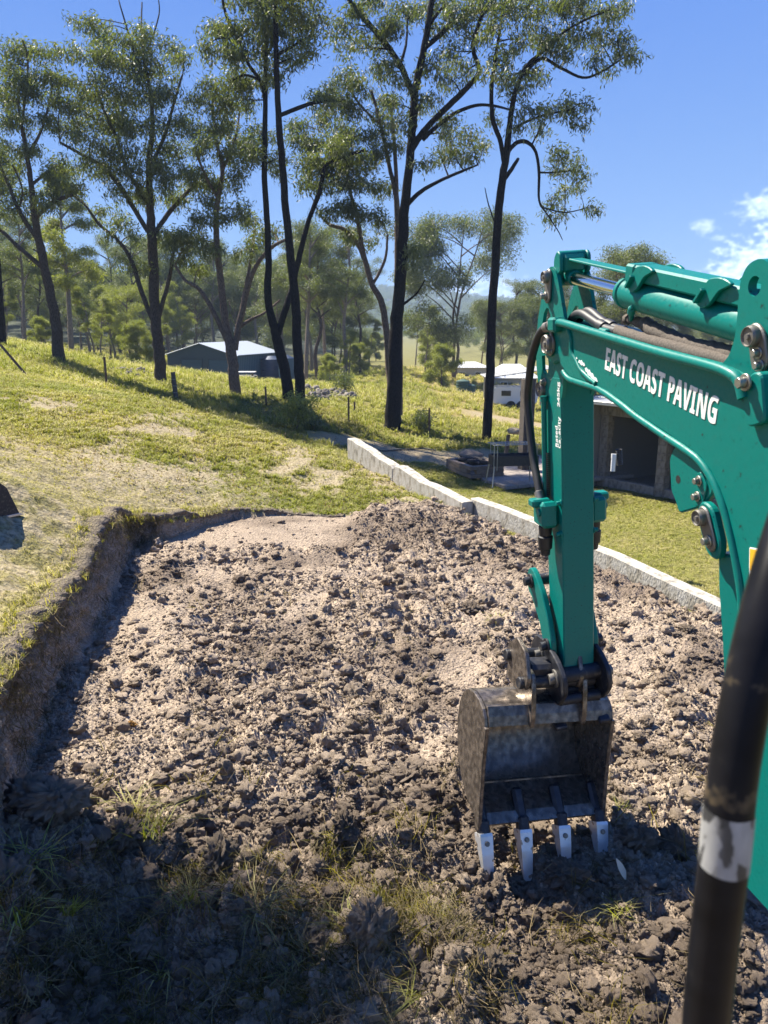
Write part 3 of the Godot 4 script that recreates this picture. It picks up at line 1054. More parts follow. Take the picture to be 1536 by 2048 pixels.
func far_house(h: Node3D, w: float, d: float, e: float, rise: float):
	var s := st()
	box_at(s, Vector3(0, e / 2, 0), Vector3(w, e, d), 0.02)
	piece("wall", done(s), M.cream, h)
	s = st()
	var r := [Vector3(-w / 2 + 1.5, e + rise, 0), Vector3(w / 2 - 1.5, e + rise, 0)]
	var c := [Vector3(-w / 2 - 0.4, e, d / 2 + 0.4), Vector3(w / 2 + 0.4, e, d / 2 + 0.4), Vector3(w / 2 + 0.4, e, -d / 2 - 0.4), Vector3(-w / 2 - 0.4, e, -d / 2 - 0.4)]
	quad(s, c[0], c[1], r[1], r[0], Vector3(0, 1, 1))
	quad(s, c[2], c[3], r[0], r[1], Vector3(0, 1, -1))
	tri(s, c[1], c[2], r[1], Vector3(1, 1, 0))
	tri(s, c[3], c[0], r[0], Vector3(-1, 1, 0))
	quad(s, c[0], c[1], c[2], c[3], Vector3.DOWN)
	for i in 16:
		var q := (i + 0.5) / 16.0
		var lo: Vector3 = c[0].lerp(c[1], q)
		var x := clampf(lo.x, r[0].x, r[1].x)
		var hi := Vector3(lo.x, lerpf(e, e + rise, 1.0 - absf(lo.x - x) / 1.9), (d / 2 + 0.4) * absf(lo.x - x) / 1.9)
		if absf(lo.x - x) < 1.7: pipe(s, [lo + Vector3.UP * 0.02, hi + Vector3.UP * 0.02], 0.025, 5, 1)
	var roof := piece("roof", done(s), M.house_roof, h)
	for k in 2:
		s = st()
		box_at(s, Vector3([-w * 0.25, w * 0.22][k], e * 0.58, d / 2 + 0.01), Vector3(0.9, 0.8, 0.06), 0.01)
		var wn := piece("window", done(s), M.white, h)
		s = st()
		box_at(s, Vector3([-w * 0.25, w * 0.22][k], e * 0.58, d / 2 + 0.035), Vector3(0.76, 0.66, 0.04), 0.005)
		piece("pane", done(s), M.glass, wn)

func carport():
	var a := Vector3(6.35, -2.42, -21.6)
	var b := Vector3(8.05, -2.42, -19.2)
	var d := (b - a).normalized()
	var n := Vector3(d.z, 0, -d.x)
	if n.z < 0.0: n = -n
	var bs := Basis(d, Vector3.UP, d.cross(Vector3.UP))
	var t := thing("open_building", a, "masonry building with dark open bays and block columns behind the excavator arm", "building")
	var inv := t.transform.affine_inverse()
	var s := st()
	for q in [[0.02, 0.30], [1.95, 0.30], [4.2, 0.30], [6.6, 0.30]]:
		s = st()
		for k in 10:
			box(s, Transform3D(bs, a + d * q[0] + Vector3.UP * (0.11 + k * 0.205) + n * 0.002 * float(k % 2)), Vector3(0.27, 0.20, 0.27), 0.008)
		piece("column", done(s), M.dull_block, t, inv)
	s = st()
	box(s, Transform3D(bs, a + d * 3.2 + Vector3.UP * 2.24 + n * 0.01), Vector3(6.9, 0.36, 0.30), 0.015)
	piece("lintel", done(s), M.dull_block, t, inv)
	s = st()
	for q in [[0.16, 1.65], [2.1, 1.95], [4.35, 2.1]]:
		s = st()
		box(s, Transform3D(bs, a + d * (q[0] + q[1] / 2) + Vector3.UP * 0.12 + n * 0.03), Vector3(q[1], 0.32, 0.22), 0.012)
		piece("low_wall", done(s), M.dull_block, t, inv)
	s = st()
	box(s, Transform3D(bs, a + d * 3.3 - n * 4.0 + Vector3.UP * 2.5), Vector3(7.4, 0.14, 8.4), 0.01)
	piece("roof", done(s), M.galv, t, inv)
	s = st()
	box(s, Transform3D(bs, a + d * 3.3 + n * 0.62 + Vector3.UP * 2.49), Vector3(7.4, 0.10, 0.9), 0.01)
	piece("eave", done(s), M.galv, t, inv)
	s = st()
	box(s, Transform3D(bs, a + d * 3.3 - n * 8.1 + Vector3.UP * 1.2), Vector3(7.2, 2.44, 0.2), 0.01)
	box(s, Transform3D(bs, a - d * 0.24 - n * 3.62 + Vector3.UP * 1.2), Vector3(0.2, 2.44, 8.76), 0.01)  # left side wall, with an added wing past the front that blocks the sun
	box(s, Transform3D(bs, a + d * 6.9 - n * 4.05 + Vector3.UP * 1.2), Vector3(0.2, 2.44, 7.9), 0.01)
	piece("inner_wall_added_wing", done(s), M.dark_inside, t, inv)
	s = st()
	box(s, Transform3D(bs, a + d * 3.3 - n * 4.0 + Vector3.UP * -0.04), Vector3(7.0, 0.10, 8.0), 0.01)
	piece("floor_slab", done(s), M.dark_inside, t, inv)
	# a folding table with crossed legs inside
	var c := a + d * 1.35 - n * 2.6
	var tb := thing("folding_table", c, "dim folding table with crossed legs inside the dark open bay", "table")
	s = st()
	box(s, Transform3D(bs, Vector3.UP * 0.72), Vector3(0.9, 0.04, 0.5), 0.01)
	piece("tabletop", done(s), M.timber, tb)
	for k in 4:
		s = st()
		var z := 0.2 if k < 2 else -0.2
		var x := 0.38 if k % 2 == 0 else -0.38
		rod(s, bs * Vector3(x, 0.0, z), bs * Vector3(-x, 0.7, z), 0.014, -1, 8)
		piece("leg", done(s), M.galv, tb)

# ================= the excavator =================
var FR := Transform3D()   # boom frame: x along the boom towards the viewer, y up, z to the left
var exc: Node3D
var exc_inv := Transform3D()

func part(called: String, s: SurfaceTool, m: Material, parent: Node = null, label := "") -> MeshInstance3D:
	var p := parent if parent else exc
	var o := piece(called, done(s), m, p, exc_inv * FR if p == exc else Transform3D())
	if label: o.set_meta("label", label)
	return o

func bolt(s: SurfaceTool, x: float, y: float, z: float, r: float, h: float, dir := 1.0):   # a hexagon head on a washer
	rod(s, Vector3(x, y, z), Vector3(x, y, z + dir * h * 0.25), r * 1.5, r * 1.5, 16, 0.001)
	rod(s, Vector3(x, y, z + dir * h * 0.25), Vector3(x, y, z + dir * h), r, r * 0.97, 6, 0.001)

func pin_cap(parent: Node, x: float, y: float, z: float, r: float, dir := 1.0):
	var s := st()
	lathe(s, Transform3D(Basis(Vector3.RIGHT, PI / 2 * dir), Vector3(x, y, z)), [Vector2(0, 0), Vector2(r, 0), Vector2(r, 0.012), Vector2(r * 0.9, 0.018), Vector2(r * 0.86, 0.018), Vector2(r * 0.8, 0.014), Vector2(r * 0.3, 0.014), Vector2(r * 0.26, 0.02), Vector2(0, 0.02)], 24)
	part("pin_cap", s, M.pin, parent)

func letters(text: String, size: float, at: Vector3, along: float, m: Material, parent: Node, squeeze := 1.0, called := "lettering", heavy := 800):
	var t := TextMesh.new()
	var f := SystemFont.new()
	f.font_names = PackedStringArray(["Droid Sans"])
	f.font_weight = heavy
	var fv := FontVariation.new()
	fv.base_font = f
	fv.variation_embolden = 0.22
	t.font = fv
	t.font_size = 64
	t.pixel_size = size / 46.0
	t.depth = size * 0.03
	t.curve_step = 1.0
	t.text = text
	t.horizontal_alignment = HORIZONTAL_ALIGNMENT_LEFT
	t.vertical_alignment = VERTICAL_ALIGNMENT_BOTTOM
	# letters are read from the left of the boom: their x runs along the boom, their face looks along +z
	var o := MeshInstance3D.new()
	o.mesh = t
	o.material_override = m
	o.transform = Transform3D(Basis(Vector3(0, 0, 1), along) * Basis.from_scale(Vector3(squeeze, 1, 1)), at)
	o.name = called
	parent.add_child(o, true)
	return o

func excavator():
	var yaw := deg_to_rad(11.0)
	var lean := deg_to_rad(4.0)
	var es := Vector3(sin(yaw), 0, cos(yaw))
	var en0 := Vector3(-cos(yaw), 0, sin(yaw))
	var ey := Vector3.UP * cos(lean) + en0 * sin(lean)
	var en := en0 * cos(lean) - Vector3.UP * sin(lean)
	FR = Transform3D(Basis(es, ey, en), Vector3(0.65, 1.66, -2.75))
	exc = thing("excavator", Vector3(0.95, 0.0, -1.4), "teal mini excavator with white boom lettering and black four-toothed bucket", "excavator")
	exc_inv = exc.transform.affine_inverse()
	boom()
	arm()
	arm_cylinder()
	hoses()
	linkage()
	bucket()
	hand_post()

func boom():
	var outline := [Vector2(0.09, 0.445), Vector2(-0.06, 0.452), Vector2(-0.118, 0.42), Vector2(-0.132, 0.37), Vector2(-0.105, 0.325), Vector2(-0.05, 0.305), Vector2(0.0, 0.318), Vector2(0.05, 0.29), Vector2(0.10, 0.268), Vector2(0.20, 0.260), Vector2(0.324, 0.250), Vector2(0.45, 0.222), Vector2(0.563, 0.190), Vector2(0.716, 0.155), Vector2(0.82, 0.132), Vector2(0.875, 0.115), Vector2(0.918, 0.088), Vector2(0.955, 0.052), Vector2(0.985, 0.01), Vector2(1.02, -0.06), Vector2(1.055, -0.15), Vector2(1.075, -0.25), Vector2(1.09, -0.40), Vector2(1.10, -0.62), Vector2(1.11, -0.95),
		Vector2(1.36, -0.95), Vector2(1.36, -0.4), Vector2(1.33, 0.0), Vector2(1.24, 0.20), Vector2(1.12, 0.30), Vector2(0.95, 0.345), Vector2(0.70, 0.372), Vector2(0.40, 0.408)]
	var s := st()
	plate(s, outline, -0.143, 0.012, 0.006)
	var b := part("boom", s, M.teal_clean)
	# welded rim along the underside
	s = st()
	var rim := []
	for i in range(7, 25): rim.append(v3(outline[i] + Vector2(-0.004, -0.006), 0.012))
	pipe(s, rim, 0.011, 8, 3, 0.12)
	part("welded_rim", s, M.teal_clean, b)
	# the seam where the cast nose meets the boom side
	s = st()
	pipe(s, [Vector3(0.095, 0.43, 0.013), Vector3(0.115, 0.40, 0.013), Vector3(0.12, 0.36, 0.013), Vector3(0.155, 0.325, 0.013), Vector3(0.22, 0.285, 0.013), Vector3(0.30, 0.262, 0.013)], 0.008, 8, 4, 0.5)
	part("weld_bead", s, M.teal_clean, b)
	s = st()
	for chip in [[Vector2(0.168, 0.322), Vector2(0.176, 0.331), Vector2(0.187, 0.328), Vector2(0.194, 0.332), Vector2(0.206, 0.322), Vector2(0.213, 0.324), Vector2(0.221, 0.314), Vector2(0.212, 0.311), Vector2(0.202, 0.315), Vector2(0.193, 0.313), Vector2(0.182, 0.320)],
		[Vector2(0.219, 0.306), Vector2(0.232, 0.309), Vector2(0.241, 0.302), Vector2(0.256, 0.303), Vector2(0.262, 0.294), Vector2(0.279, 0.291), Vector2(0.286, 0.282), Vector2(0.302, 0.279), Vector2(0.312, 0.268), Vector2(0.296, 0.268), Vector2(0.283, 0.273), Vector2(0.268, 0.275), Vector2(0.257, 0.283), Vector2(0.243, 0.284), Vector2(0.236, 0.293), Vector2(0.225, 0.296)],
		[Vector2(0.150, 0.335), Vector2(0.157, 0.340), Vector2(0.163, 0.334), Vector2(0.156, 0.330)]]:
		s = st()
		plate(s, chip, 0.0122, 0.0135, 0.0004)
		part("worn_paint", s, M.print_white, b, "pale patch of worn paint beside the weld")
	# lettering
	letters("EAST COAST PAVING", 0.066, Vector3(0.349, 0.289, 0.0125), -0.178, M.print_white, b, 0.66)
	# pipe along the top
	s = st()
	pipe(s, [Vector3(0.02, 0.447, 0.02), Vector3(0.08, 0.452, 0.03), Vector3(0.27, 0.428, 0.03), Vector3(0.51, 0.398, 0.03), Vector3(0.72, 0.372, 0.03), Vector3(0.90, 0.353, 0.03), Vector3(0.99, 0.340, 0.03), Vector3(1.035, 0.322, 0.03), Vector3(1.055, 0.285, 0.03)], 0.0135, 14, 6)
	part("side_pipe", s, M.teal_clean)
	s = st()
	box_at(s, Vector3(0.015, 0.446, 0.020), Vector3(0.06, 0.05, 0.05), 0.008)
	part("pipe_block", s, M.teal_clean)
	s = st()
	rod(s, Vector3(-0.085, 0.435, 0.020), Vector3(-0.02, 0.445, 0.020), 0.019, 0.017, 14, 0.003)
	rod(s, Vector3(-0.055, 0.438, 0.020), Vector3(-0.04, 0.441, 0.020), 0.023, 0.023, 6, 0.002)
	part("pipe_fitting", s, M.pin)
	s = st()
	plate(s, rounded([Vector2(1.04, 0.29), Vector2(1.075, 0.345), Vector2(1.11, 0.345), Vector2(1.13, 0.24), Vector2(1.07, 0.22)], 0.02), 0.0, 0.03, 0.004)
	part("pipe_bracket", s, M.teal_clean)
	s = st()
	bolt(s, 1.068, 0.322, 0.035, 0.013, 0.022)
	part("bolt", s, M.bolt)
	# pin at the boom nose
	s = st()
	plate(s, rounded([Vector2(-0.085, 0.345), Vector2(-0.055, 0.33), Vector2(-0.015, 0.355), Vector2(-0.012, 0.395), Vector2(-0.04, 0.42), Vector2(-0.08, 0.40)], 0.02), 0.0125, 0.024, 0.003)
	part("pin_retainer", s, M.pin)
	pin_cap(exc, -0.052, 0.378, 0.024, 0.034)
	s = st()
	bolt(s, -0.03, 0.352, 0.024, 0.009, 0.02)
	part("bolt", s, M.bolt)
	s = st()
	rod(s, Vector3(-0.035, 0.43, 0.022), Vector3(-0.030, 0.405, 0.022), 0.006, -1, 8)
	part("grease_nipple", s, M.pin)
	# lug for the boom cylinder under the bend
	s = st()
	plate(s, rounded([Vector2(0.722, 0.09), Vector2(0.745, 0.128), Vector2(0.84, 0.135), Vector2(0.90, 0.09), Vector2(0.925, 0.04), Vector2(0.885, -0.006), Vector2(0.775, -0.052), Vector2(0.757, -0.02), Vector2(0.735, 0.0)], 0.014), -0.012, 0.007, 0.004)
	var lug := part("cylinder_lug", s, M.teal)
	s = st()
	rod(s, Vector3(0.769, 0.041, 0.0062), Vector3(0.769, 0.041, 0.0075), 0.011, -1, 20)
	part("dark_hole_disc", s, M.rubber, lug)  # a black disc on the lug, standing in for the shade inside a hole
	s = st()
	plate(s, rounded([Vector2(0.875, 0.085), Vector2(0.905, 0.05), Vector2(0.885, -0.01), Vector2(0.85, -0.01), Vector2(0.855, 0.07)], 0.01), 0.0071, 0.012, 0.002)
	part("lug_strip", s, M.teal, lug)
	for p in [[0.872, 0.058], [0.868, 0.016]]:
		s = st()
		bolt(s, p[0], p[1], 0.012, 0.009, 0.016)
		part("bolt", s, M.bolt, lug)
	s = st()
	plate(s, rounded([Vector2(0.875, -0.02), Vector2(0.90, 0.016), Vector2(0.945, 0.005), Vector2(0.985, -0.08), Vector2(0.975, -0.125), Vector2(0.93, -0.12), Vector2(0.90, -0.07)], 0.02), 0.0, 0.022, 0.004)
	part("cylinder_eye", s, M.teal)
	s = st()
	plate(s, rounded([Vector2(0.890, -0.02), Vector2(0.905, 0.005), Vector2(0.935, 0.0), Vector2(0.975, -0.085), Vector2(0.96, -0.108), Vector2(0.935, -0.10)], 0.018), 0.022, 0.030, 0.003)
	part("pin_retainer", s, M.pin)
	pin_cap(exc, 0.917, -0.025, 0.030, 0.021)
	s = st()
	bolt(s, 0.948, -0.078, 0.030, 0.010, 0.018)
	part("bolt", s, M.bolt)
	# boom cylinder under its cover, along the front of the boom's lower part
	s = st()
	plate(s, [Vector2(0.940, -0.115), Vector2(0.995, -0.105), Vector2(1.06, -0.26), Vector2(1.09, -0.50), Vector2(1.10, -0.80), Vector2(1.02, -0.80), Vector2(0.998, -0.52), Vector2(0.972, -0.34), Vector2(0.947, -0.20)], -0.10, -0.002, 0.005)
	part("cylinder_cover", s, M.teal)
	# yellow warning label
	s = st()
	plate(s, rounded([Vector2(1.079, -0.058), Vector2(1.155, -0.045), Vector2(1.155, -0.21), Vector2(1.088, -0.21)], 0.004), 0.0125, 0.0135, 0.0003)
	var wl := part("warning_label", s, M.print_white, b)
	s = st()
	plate(s, [Vector2(1.082, -0.061), Vector2(1.152, -0.049), Vector2(1.152, -0.105), Vector2(1.085, -0.113)], 0.0136, 0.0142, 0.0002)
	part("yellow_field", s, M.yellow, b)
	s = st()
	plate(s, [Vector2(1.092, -0.102), Vector2(1.108, -0.069), Vector2(1.126, -0.098)], 0.0143, 0.0149, 0.0002)
	part("warning_triangle", s, M.black_paint, b)
	# mast that carries the arm cylinder
	for k in 2:
		var w: float = [-0.035, -0.125][k]
		var mast := CSGCombiner3D.new()
		mast.name = "cylinder_mast" if k == 0 else "cylinder_mast_001"
		var body := CSGPolygon3D.new()
		body.polygon = PackedVector2Array(rounded([Vector2(0.90, 0.345), Vector2(0.935, 0.37), Vector2(0.955, 0.42), Vector2(0.962, 0.54), Vector2(0.985, 0.574), Vector2(1.03, 0.585), Vector2(1.075, 0.56), Vector2(1.095, 0.50), Vector2(1.14, 0.42), Vector2(1.22, 0.30), Vector2(1.1, 0.24)], 0.02))
		body.depth = 0.022
		mast.add_child(body)
		var hole := CSGCylinder3D.new()
		hole.radius = 0.022
		hole.height = 0.1
		hole.sides = 28
		hole.rotation = Vector3(PI / 2, 0, 0)
		hole.position = Vector3(1.013, 0.525, 0)
		hole.operation = CSGShape3D.OPERATION_SUBTRACTION
		mast.add_child(hole)
		mast.material_override = M.teal_clean
		mast.transform = exc_inv * FR * Transform3D(Basis(), Vector3(0, 0, w + 0.022))
		exc.add_child(mast)
	s = st()
	plate(s, rounded([Vector2(1.005, 0.435), Vector2(1.035, 0.45), Vector2(1.065, 0.43), Vector2(1.085, 0.36), Vector2(1.06, 0.335), Vector2(1.03, 0.345)], 0.018), -0.012, -0.002, 0.003)
	part("pin_retainer", s, M.pin)
	pin_cap(exc, 1.035, 0.418, -0.002, 0.024)
	for p in [[1.054, 0.382], [1.062, 0.355]]:
		s = st()
		bolt(s, p[0], p[1], -0.002, 0.009, 0.016)
		part("bolt", s, M.bolt)

func csg_plate(called: String, poly: Array, holes: Array, w0: float, w1: float, m: Material):
	var c := CSGCombiner3D.new()
	c.name = called
	var k := 1
	while exc.has_node(NodePath(c.name)):
		c.name = "%s_%03d" % [called, k]
		k += 1
	var b := CSGPolygon3D.new()
	b.polygon = PackedVector2Array(poly)
	b.depth = w1 - w0
	c.add_child(b)
	for h in holes:
		var q := CSGPolygon3D.new()
		q.polygon = PackedVector2Array(h)
		q.depth = 0.2
		q.position.z = 0.05
		q.operation = CSGShape3D.OPERATION_SUBTRACTION
		c.add_child(q)
	c.material_override = m
	c.transform = exc_inv * FR * Transform3D(Basis(), Vector3(0, 0, w1))
	exc.add_child(c)

func arm():
	var s := st()
	plate(s, [Vector2(0.0, 0.26), Vector2(0.0, -0.90), Vector2(-0.012, -0.925), Vector2(-0.125, -0.925), Vector2(-0.138, -0.60), Vector2(-0.152, -0.25), Vector2(-0.165, 0.0), Vector2(-0.19, 0.20), Vector2(-0.19, 0.26)], -0.128, 0.0, 0.005)
	var a := part("arm", s, M.teal)
	# foot of the front face: a plate that ends a little above the pivot
	s = st()
	box_at(s, Vector3(-0.004, -0.90, -0.064), Vector3(0.02, 0.06, 0.116), 0.006)
	part("foot_plate", s, M.teal, a)
	letters("Rated", 0.021, Vector3(-0.026, 0.0, 0.0005), PI / 2, M.print_white, a, 1.0)
	letters("Capacity", 0.021, Vector3(-0.001, 0.0, 0.0005), PI / 2, M.print_white, a, 0.95)
	letters("245kg", 0.0205, Vector3(-0.006, 0.152, 0.0005), PI / 2, M.print_white, a, 1.15)
	# ears at the top with windows cut in them
	var ear := rounded([Vector2(-0.185, 0.18), Vector2(-0.222, 0.24), Vector2(-0.232, 0.30), Vector2(-0.228, 0.36), Vector2(-0.21, 0.46), Vector2(-0.175, 0.53), Vector2(-0.135, 0.585), Vector2(-0.115, 0.625), Vector2(-0.085, 0.648), Vector2(-0.045, 0.635), Vector2(-0.022, 0.60), Vector2(0.0, 0.54), Vector2(0.03, 0.46), Vector2(0.03, 0.30), Vector2(0.0, 0.18)], 0.018)
	var w1 := [Vector2(-0.165, 0.45), Vector2(-0.15, 0.485), Vector2(-0.125, 0.505), Vector2(-0.105, 0.50), Vector2(-0.092, 0.48), Vector2(-0.088, 0.45)]
	var w2 := [Vector2(-0.175, 0.33), Vector2(-0.12, 0.335), Vector2(-0.112, 0.30), Vector2(-0.12, 0.27), Vector2(-0.15, 0.262), Vector2(-0.172, 0.28)]
	csg_plate("arm_ear", ear, [w1, w2], -0.014, -0.001, M.teal_clean)
	csg_plate("arm_ear", ear, [w1, w2], -0.127, -0.114, M.teal_clean)
	s = st()
	rod(s, Vector3(-0.052, 0.378, -0.13), Vector3(-0.052, 0.378, 0.0), 0.05, 0.05, 24, 0.003)
	part("pivot_tube", s, M.teal_clean)
	# rod pin of the arm cylinder
	s = st()
	plate(s, rounded([Vector2(-0.112, 0.615), Vector2(-0.09, 0.642), Vector2(-0.065, 0.63), Vector2(-0.075, 0.53), Vector2(-0.105, 0.515), Vector2(-0.125, 0.535)], 0.014), 0.0, 0.010, 0.003)
	part("pin_retainer", s, M.pin)
	pin_cap(exc, -0.088, 0.61, 0.010, 0.022)
	s = st()
	bolt(s, -0.105, 0.545, 0.010, 0.010, 0.02)
	part("bolt", s, M.bolt)
	# pin of the bucket cylinder, low on the ear
	pin_cap(exc, -0.172, 0.205, 0.0, 0.030)
	s = st()
	bolt(s, -0.145, 0.235, 0.0, 0.010, 0.02)
	part("bolt", s, M.bolt)
	# thin pipe up the side
	s = st()
	pipe(s, [Vector3(-0.128, 0.17, 0.014), Vector3(-0.128, 0.0, 0.014), Vector3(-0.125, -0.21, 0.014)], 0.010, 10, 4)
	rod(s, Vector3(-0.128, 0.165, 0.014), Vector3(-0.128, 0.185, 0.014), 0.013, -1, 12)
	part("arm_pipe", s, M.teal_clean)
	s = st()
	for k in 24: rod(s, Vector3(-0.108, -0.03 - k * 0.0075, 0.010), Vector3(-0.108, -0.0345 - k * 0.0075, 0.010), 0.0065, -1, 8)
	part("spring_guard", s, M.black_paint)
	# couplers for attachments on both sides
	for k in 2:
		var z := 1.0 if k == 0 else -1.0
		var z0 := 0.0 if k == 0 else -0.128
		s = st()
		box_at(s, Vector3(-0.075, -0.255, z0 + z * 0.035), Vector3(0.10, 0.10, 0.066), 0.012)
		box_at(s, Vector3(-0.085, -0.212, z0 + z * 0.055), Vector3(0.05, 0.03, 0.075), 0.006)
		part("coupler_block", s, M.teal)
		s = st()
		rod(s, Vector3(-0.078, -0.305, z0 + z * 0.036), Vector3(-0.080, -0.345, z0 + z * 0.036), 0.026, 0.024, 16, 0.003)
		rod(s, Vector3(-0.080, -0.345, z0 + z * 0.036), Vector3(-0.082, -0.40, z0 + z * 0.036), 0.029, 0.026, 16, 0.004)
		rod(s, Vector3(-0.082, -0.40, z0 + z * 0.036), Vector3(-0.083, -0.425, z0 + z * 0.036), 0.020, 0.018, 16, 0.002)
		part("coupler", s, M.rubber)
		s = st()
		rod(s, Vector3(-0.055, -0.245, z0 + z * 0.067), Vector3(-0.055, -0.245, z0 + z * 0.076), 0.014, -1, 16, 0.002)
		part("coupler_cap", s, M.teal)
		for e in [-0.205, -0.325]:
			s = st()
			bolt(s, -0.012, e, z0, 0.009, 0.02, z)
			part("bolt", s, M.teal)

func arm_cylinder():
	var w := -0.064
	var p0 := Vector3(-0.088, 0.61, w)
	var p1 := Vector3(1.035, 0.418, w)
	var d := (p1 - p0).normalized()
	var at := func(t): return p0 + d * t
	var s := st()
	rod(s, p0 + Vector3(0, 0, -0.05), p0 + Vector3(0, 0, 0.05), 0.034, -1, 24, 0.003)
	rod(s, at.call(0.03), at.call(0.075), 0.030, 0.026, 20, 0.004)
	part("rod_eye", s, M.teal_clean)
	s = st()
	rod(s, at.call(0.07), at.call(0.46), 0.0215, -1, 28)
	part("cylinder_rod", s, M.chrome)
	s = st()
	rod(s, at.call(0.435), at.call(0.46), 0.046, 0.048, 32, 0.004)
	rod(s, at.call(0.46), at.call(1.06), 0.044, -1, 32, 0.002)
	rod(s, p1 + Vector3(0, 0, -0.045), p1 + Vector3(0, 0, 0.045), 0.045, -1, 24, 0.003)
	part("arm_cylinder", s, M.teal_clean)
	# guard over the rod: block, thin rail, square tube and two saddles
	var up := Vector3(-d.y, d.x, 0)
	var bs := Basis(d, up, Vector3(0, 0, 1))
	s = st()
	box(s, Transform3D(bs, p0 + Vector3(0.052, 0.040, 0.0)), Vector3(0.035, 0.06, 0.086), 0.01)
	rod(s, p0 + Vector3(0.045, 0.066, -0.05), p0 + Vector3(0.045, 0.066, 0.05), 0.017, -1, 14, 0.003)
	plate(s, rounded([Vector2(p0.x + 0.02, p0.y + 0.0), Vector2(p0.x + 0.02, p0.y + 0.06), Vector2(p0.x + 0.05, p0.y + 0.086), Vector2(p0.x + 0.075, p0.y + 0.07), Vector2(p0.x + 0.075, p0.y + 0.01)], 0.015), -0.018, -0.006, 0.003)
	plate(s, rounded([Vector2(p0.x + 0.02, p0.y + 0.0), Vector2(p0.x + 0.02, p0.y + 0.06), Vector2(p0.x + 0.05, p0.y + 0.086), Vector2(p0.x + 0.075, p0.y + 0.07), Vector2(p0.x + 0.075, p0.y + 0.01)], 0.015), -0.122, -0.110, 0.003)
	part("guard_block", s, M.teal_clean)
	s = st()
	box(s, Transform3D(bs, at.call(0.30) + up * 0.062), Vector3(0.50, 0.008, 0.05), 0.002)
	part("guard_rail", s, M.teal_clean)
	s = st()
	box(s, Transform3D(bs, at.call(0.80) + up * 0.068), Vector3(0.56, 0.046, 0.075), 0.006)
	box(s, Transform3D(bs, at.call(0.52) + up * 0.066), Vector3(0.05, 0.052, 0.084), 0.006)
	part("guard_tube", s, M.teal_clean)
	for k in 2:
		var c: Vector2 = [Vector2(0.503, 0.568), Vector2(0.850, 0.516)][k]
		for q in [[-0.026, -0.014], [-0.114, -0.102]]:
			s = st()
			var pts := []
			for e in rounded([Vector2(-0.075, -0.015), Vector2(-0.053, 0.0), Vector2(-0.012, 0.035), Vector2(0.029, 0.036), Vector2(0.061, 0.028), Vector2(0.081, 0.016), Vector2(0.03, 0.004), Vector2(-0.006, -0.027), Vector2(-0.035, -0.036), Vector2(-0.061, -0.024)], 0.012): pts.append(c + e)
			plate(s, pts, q[0], q[1], 0.002)
			part("saddle", s, M.teal_clean)
		s = st()
		box(s, Transform3D(Basis(Vector3(0, 0, 1), 0.75), Vector3(c.x - 0.038, c.y - 0.004, -0.008)), Vector3(0.045, 0.010, 0.014), 0.002)
		part("saddle_clip", s, M.teal_clean)

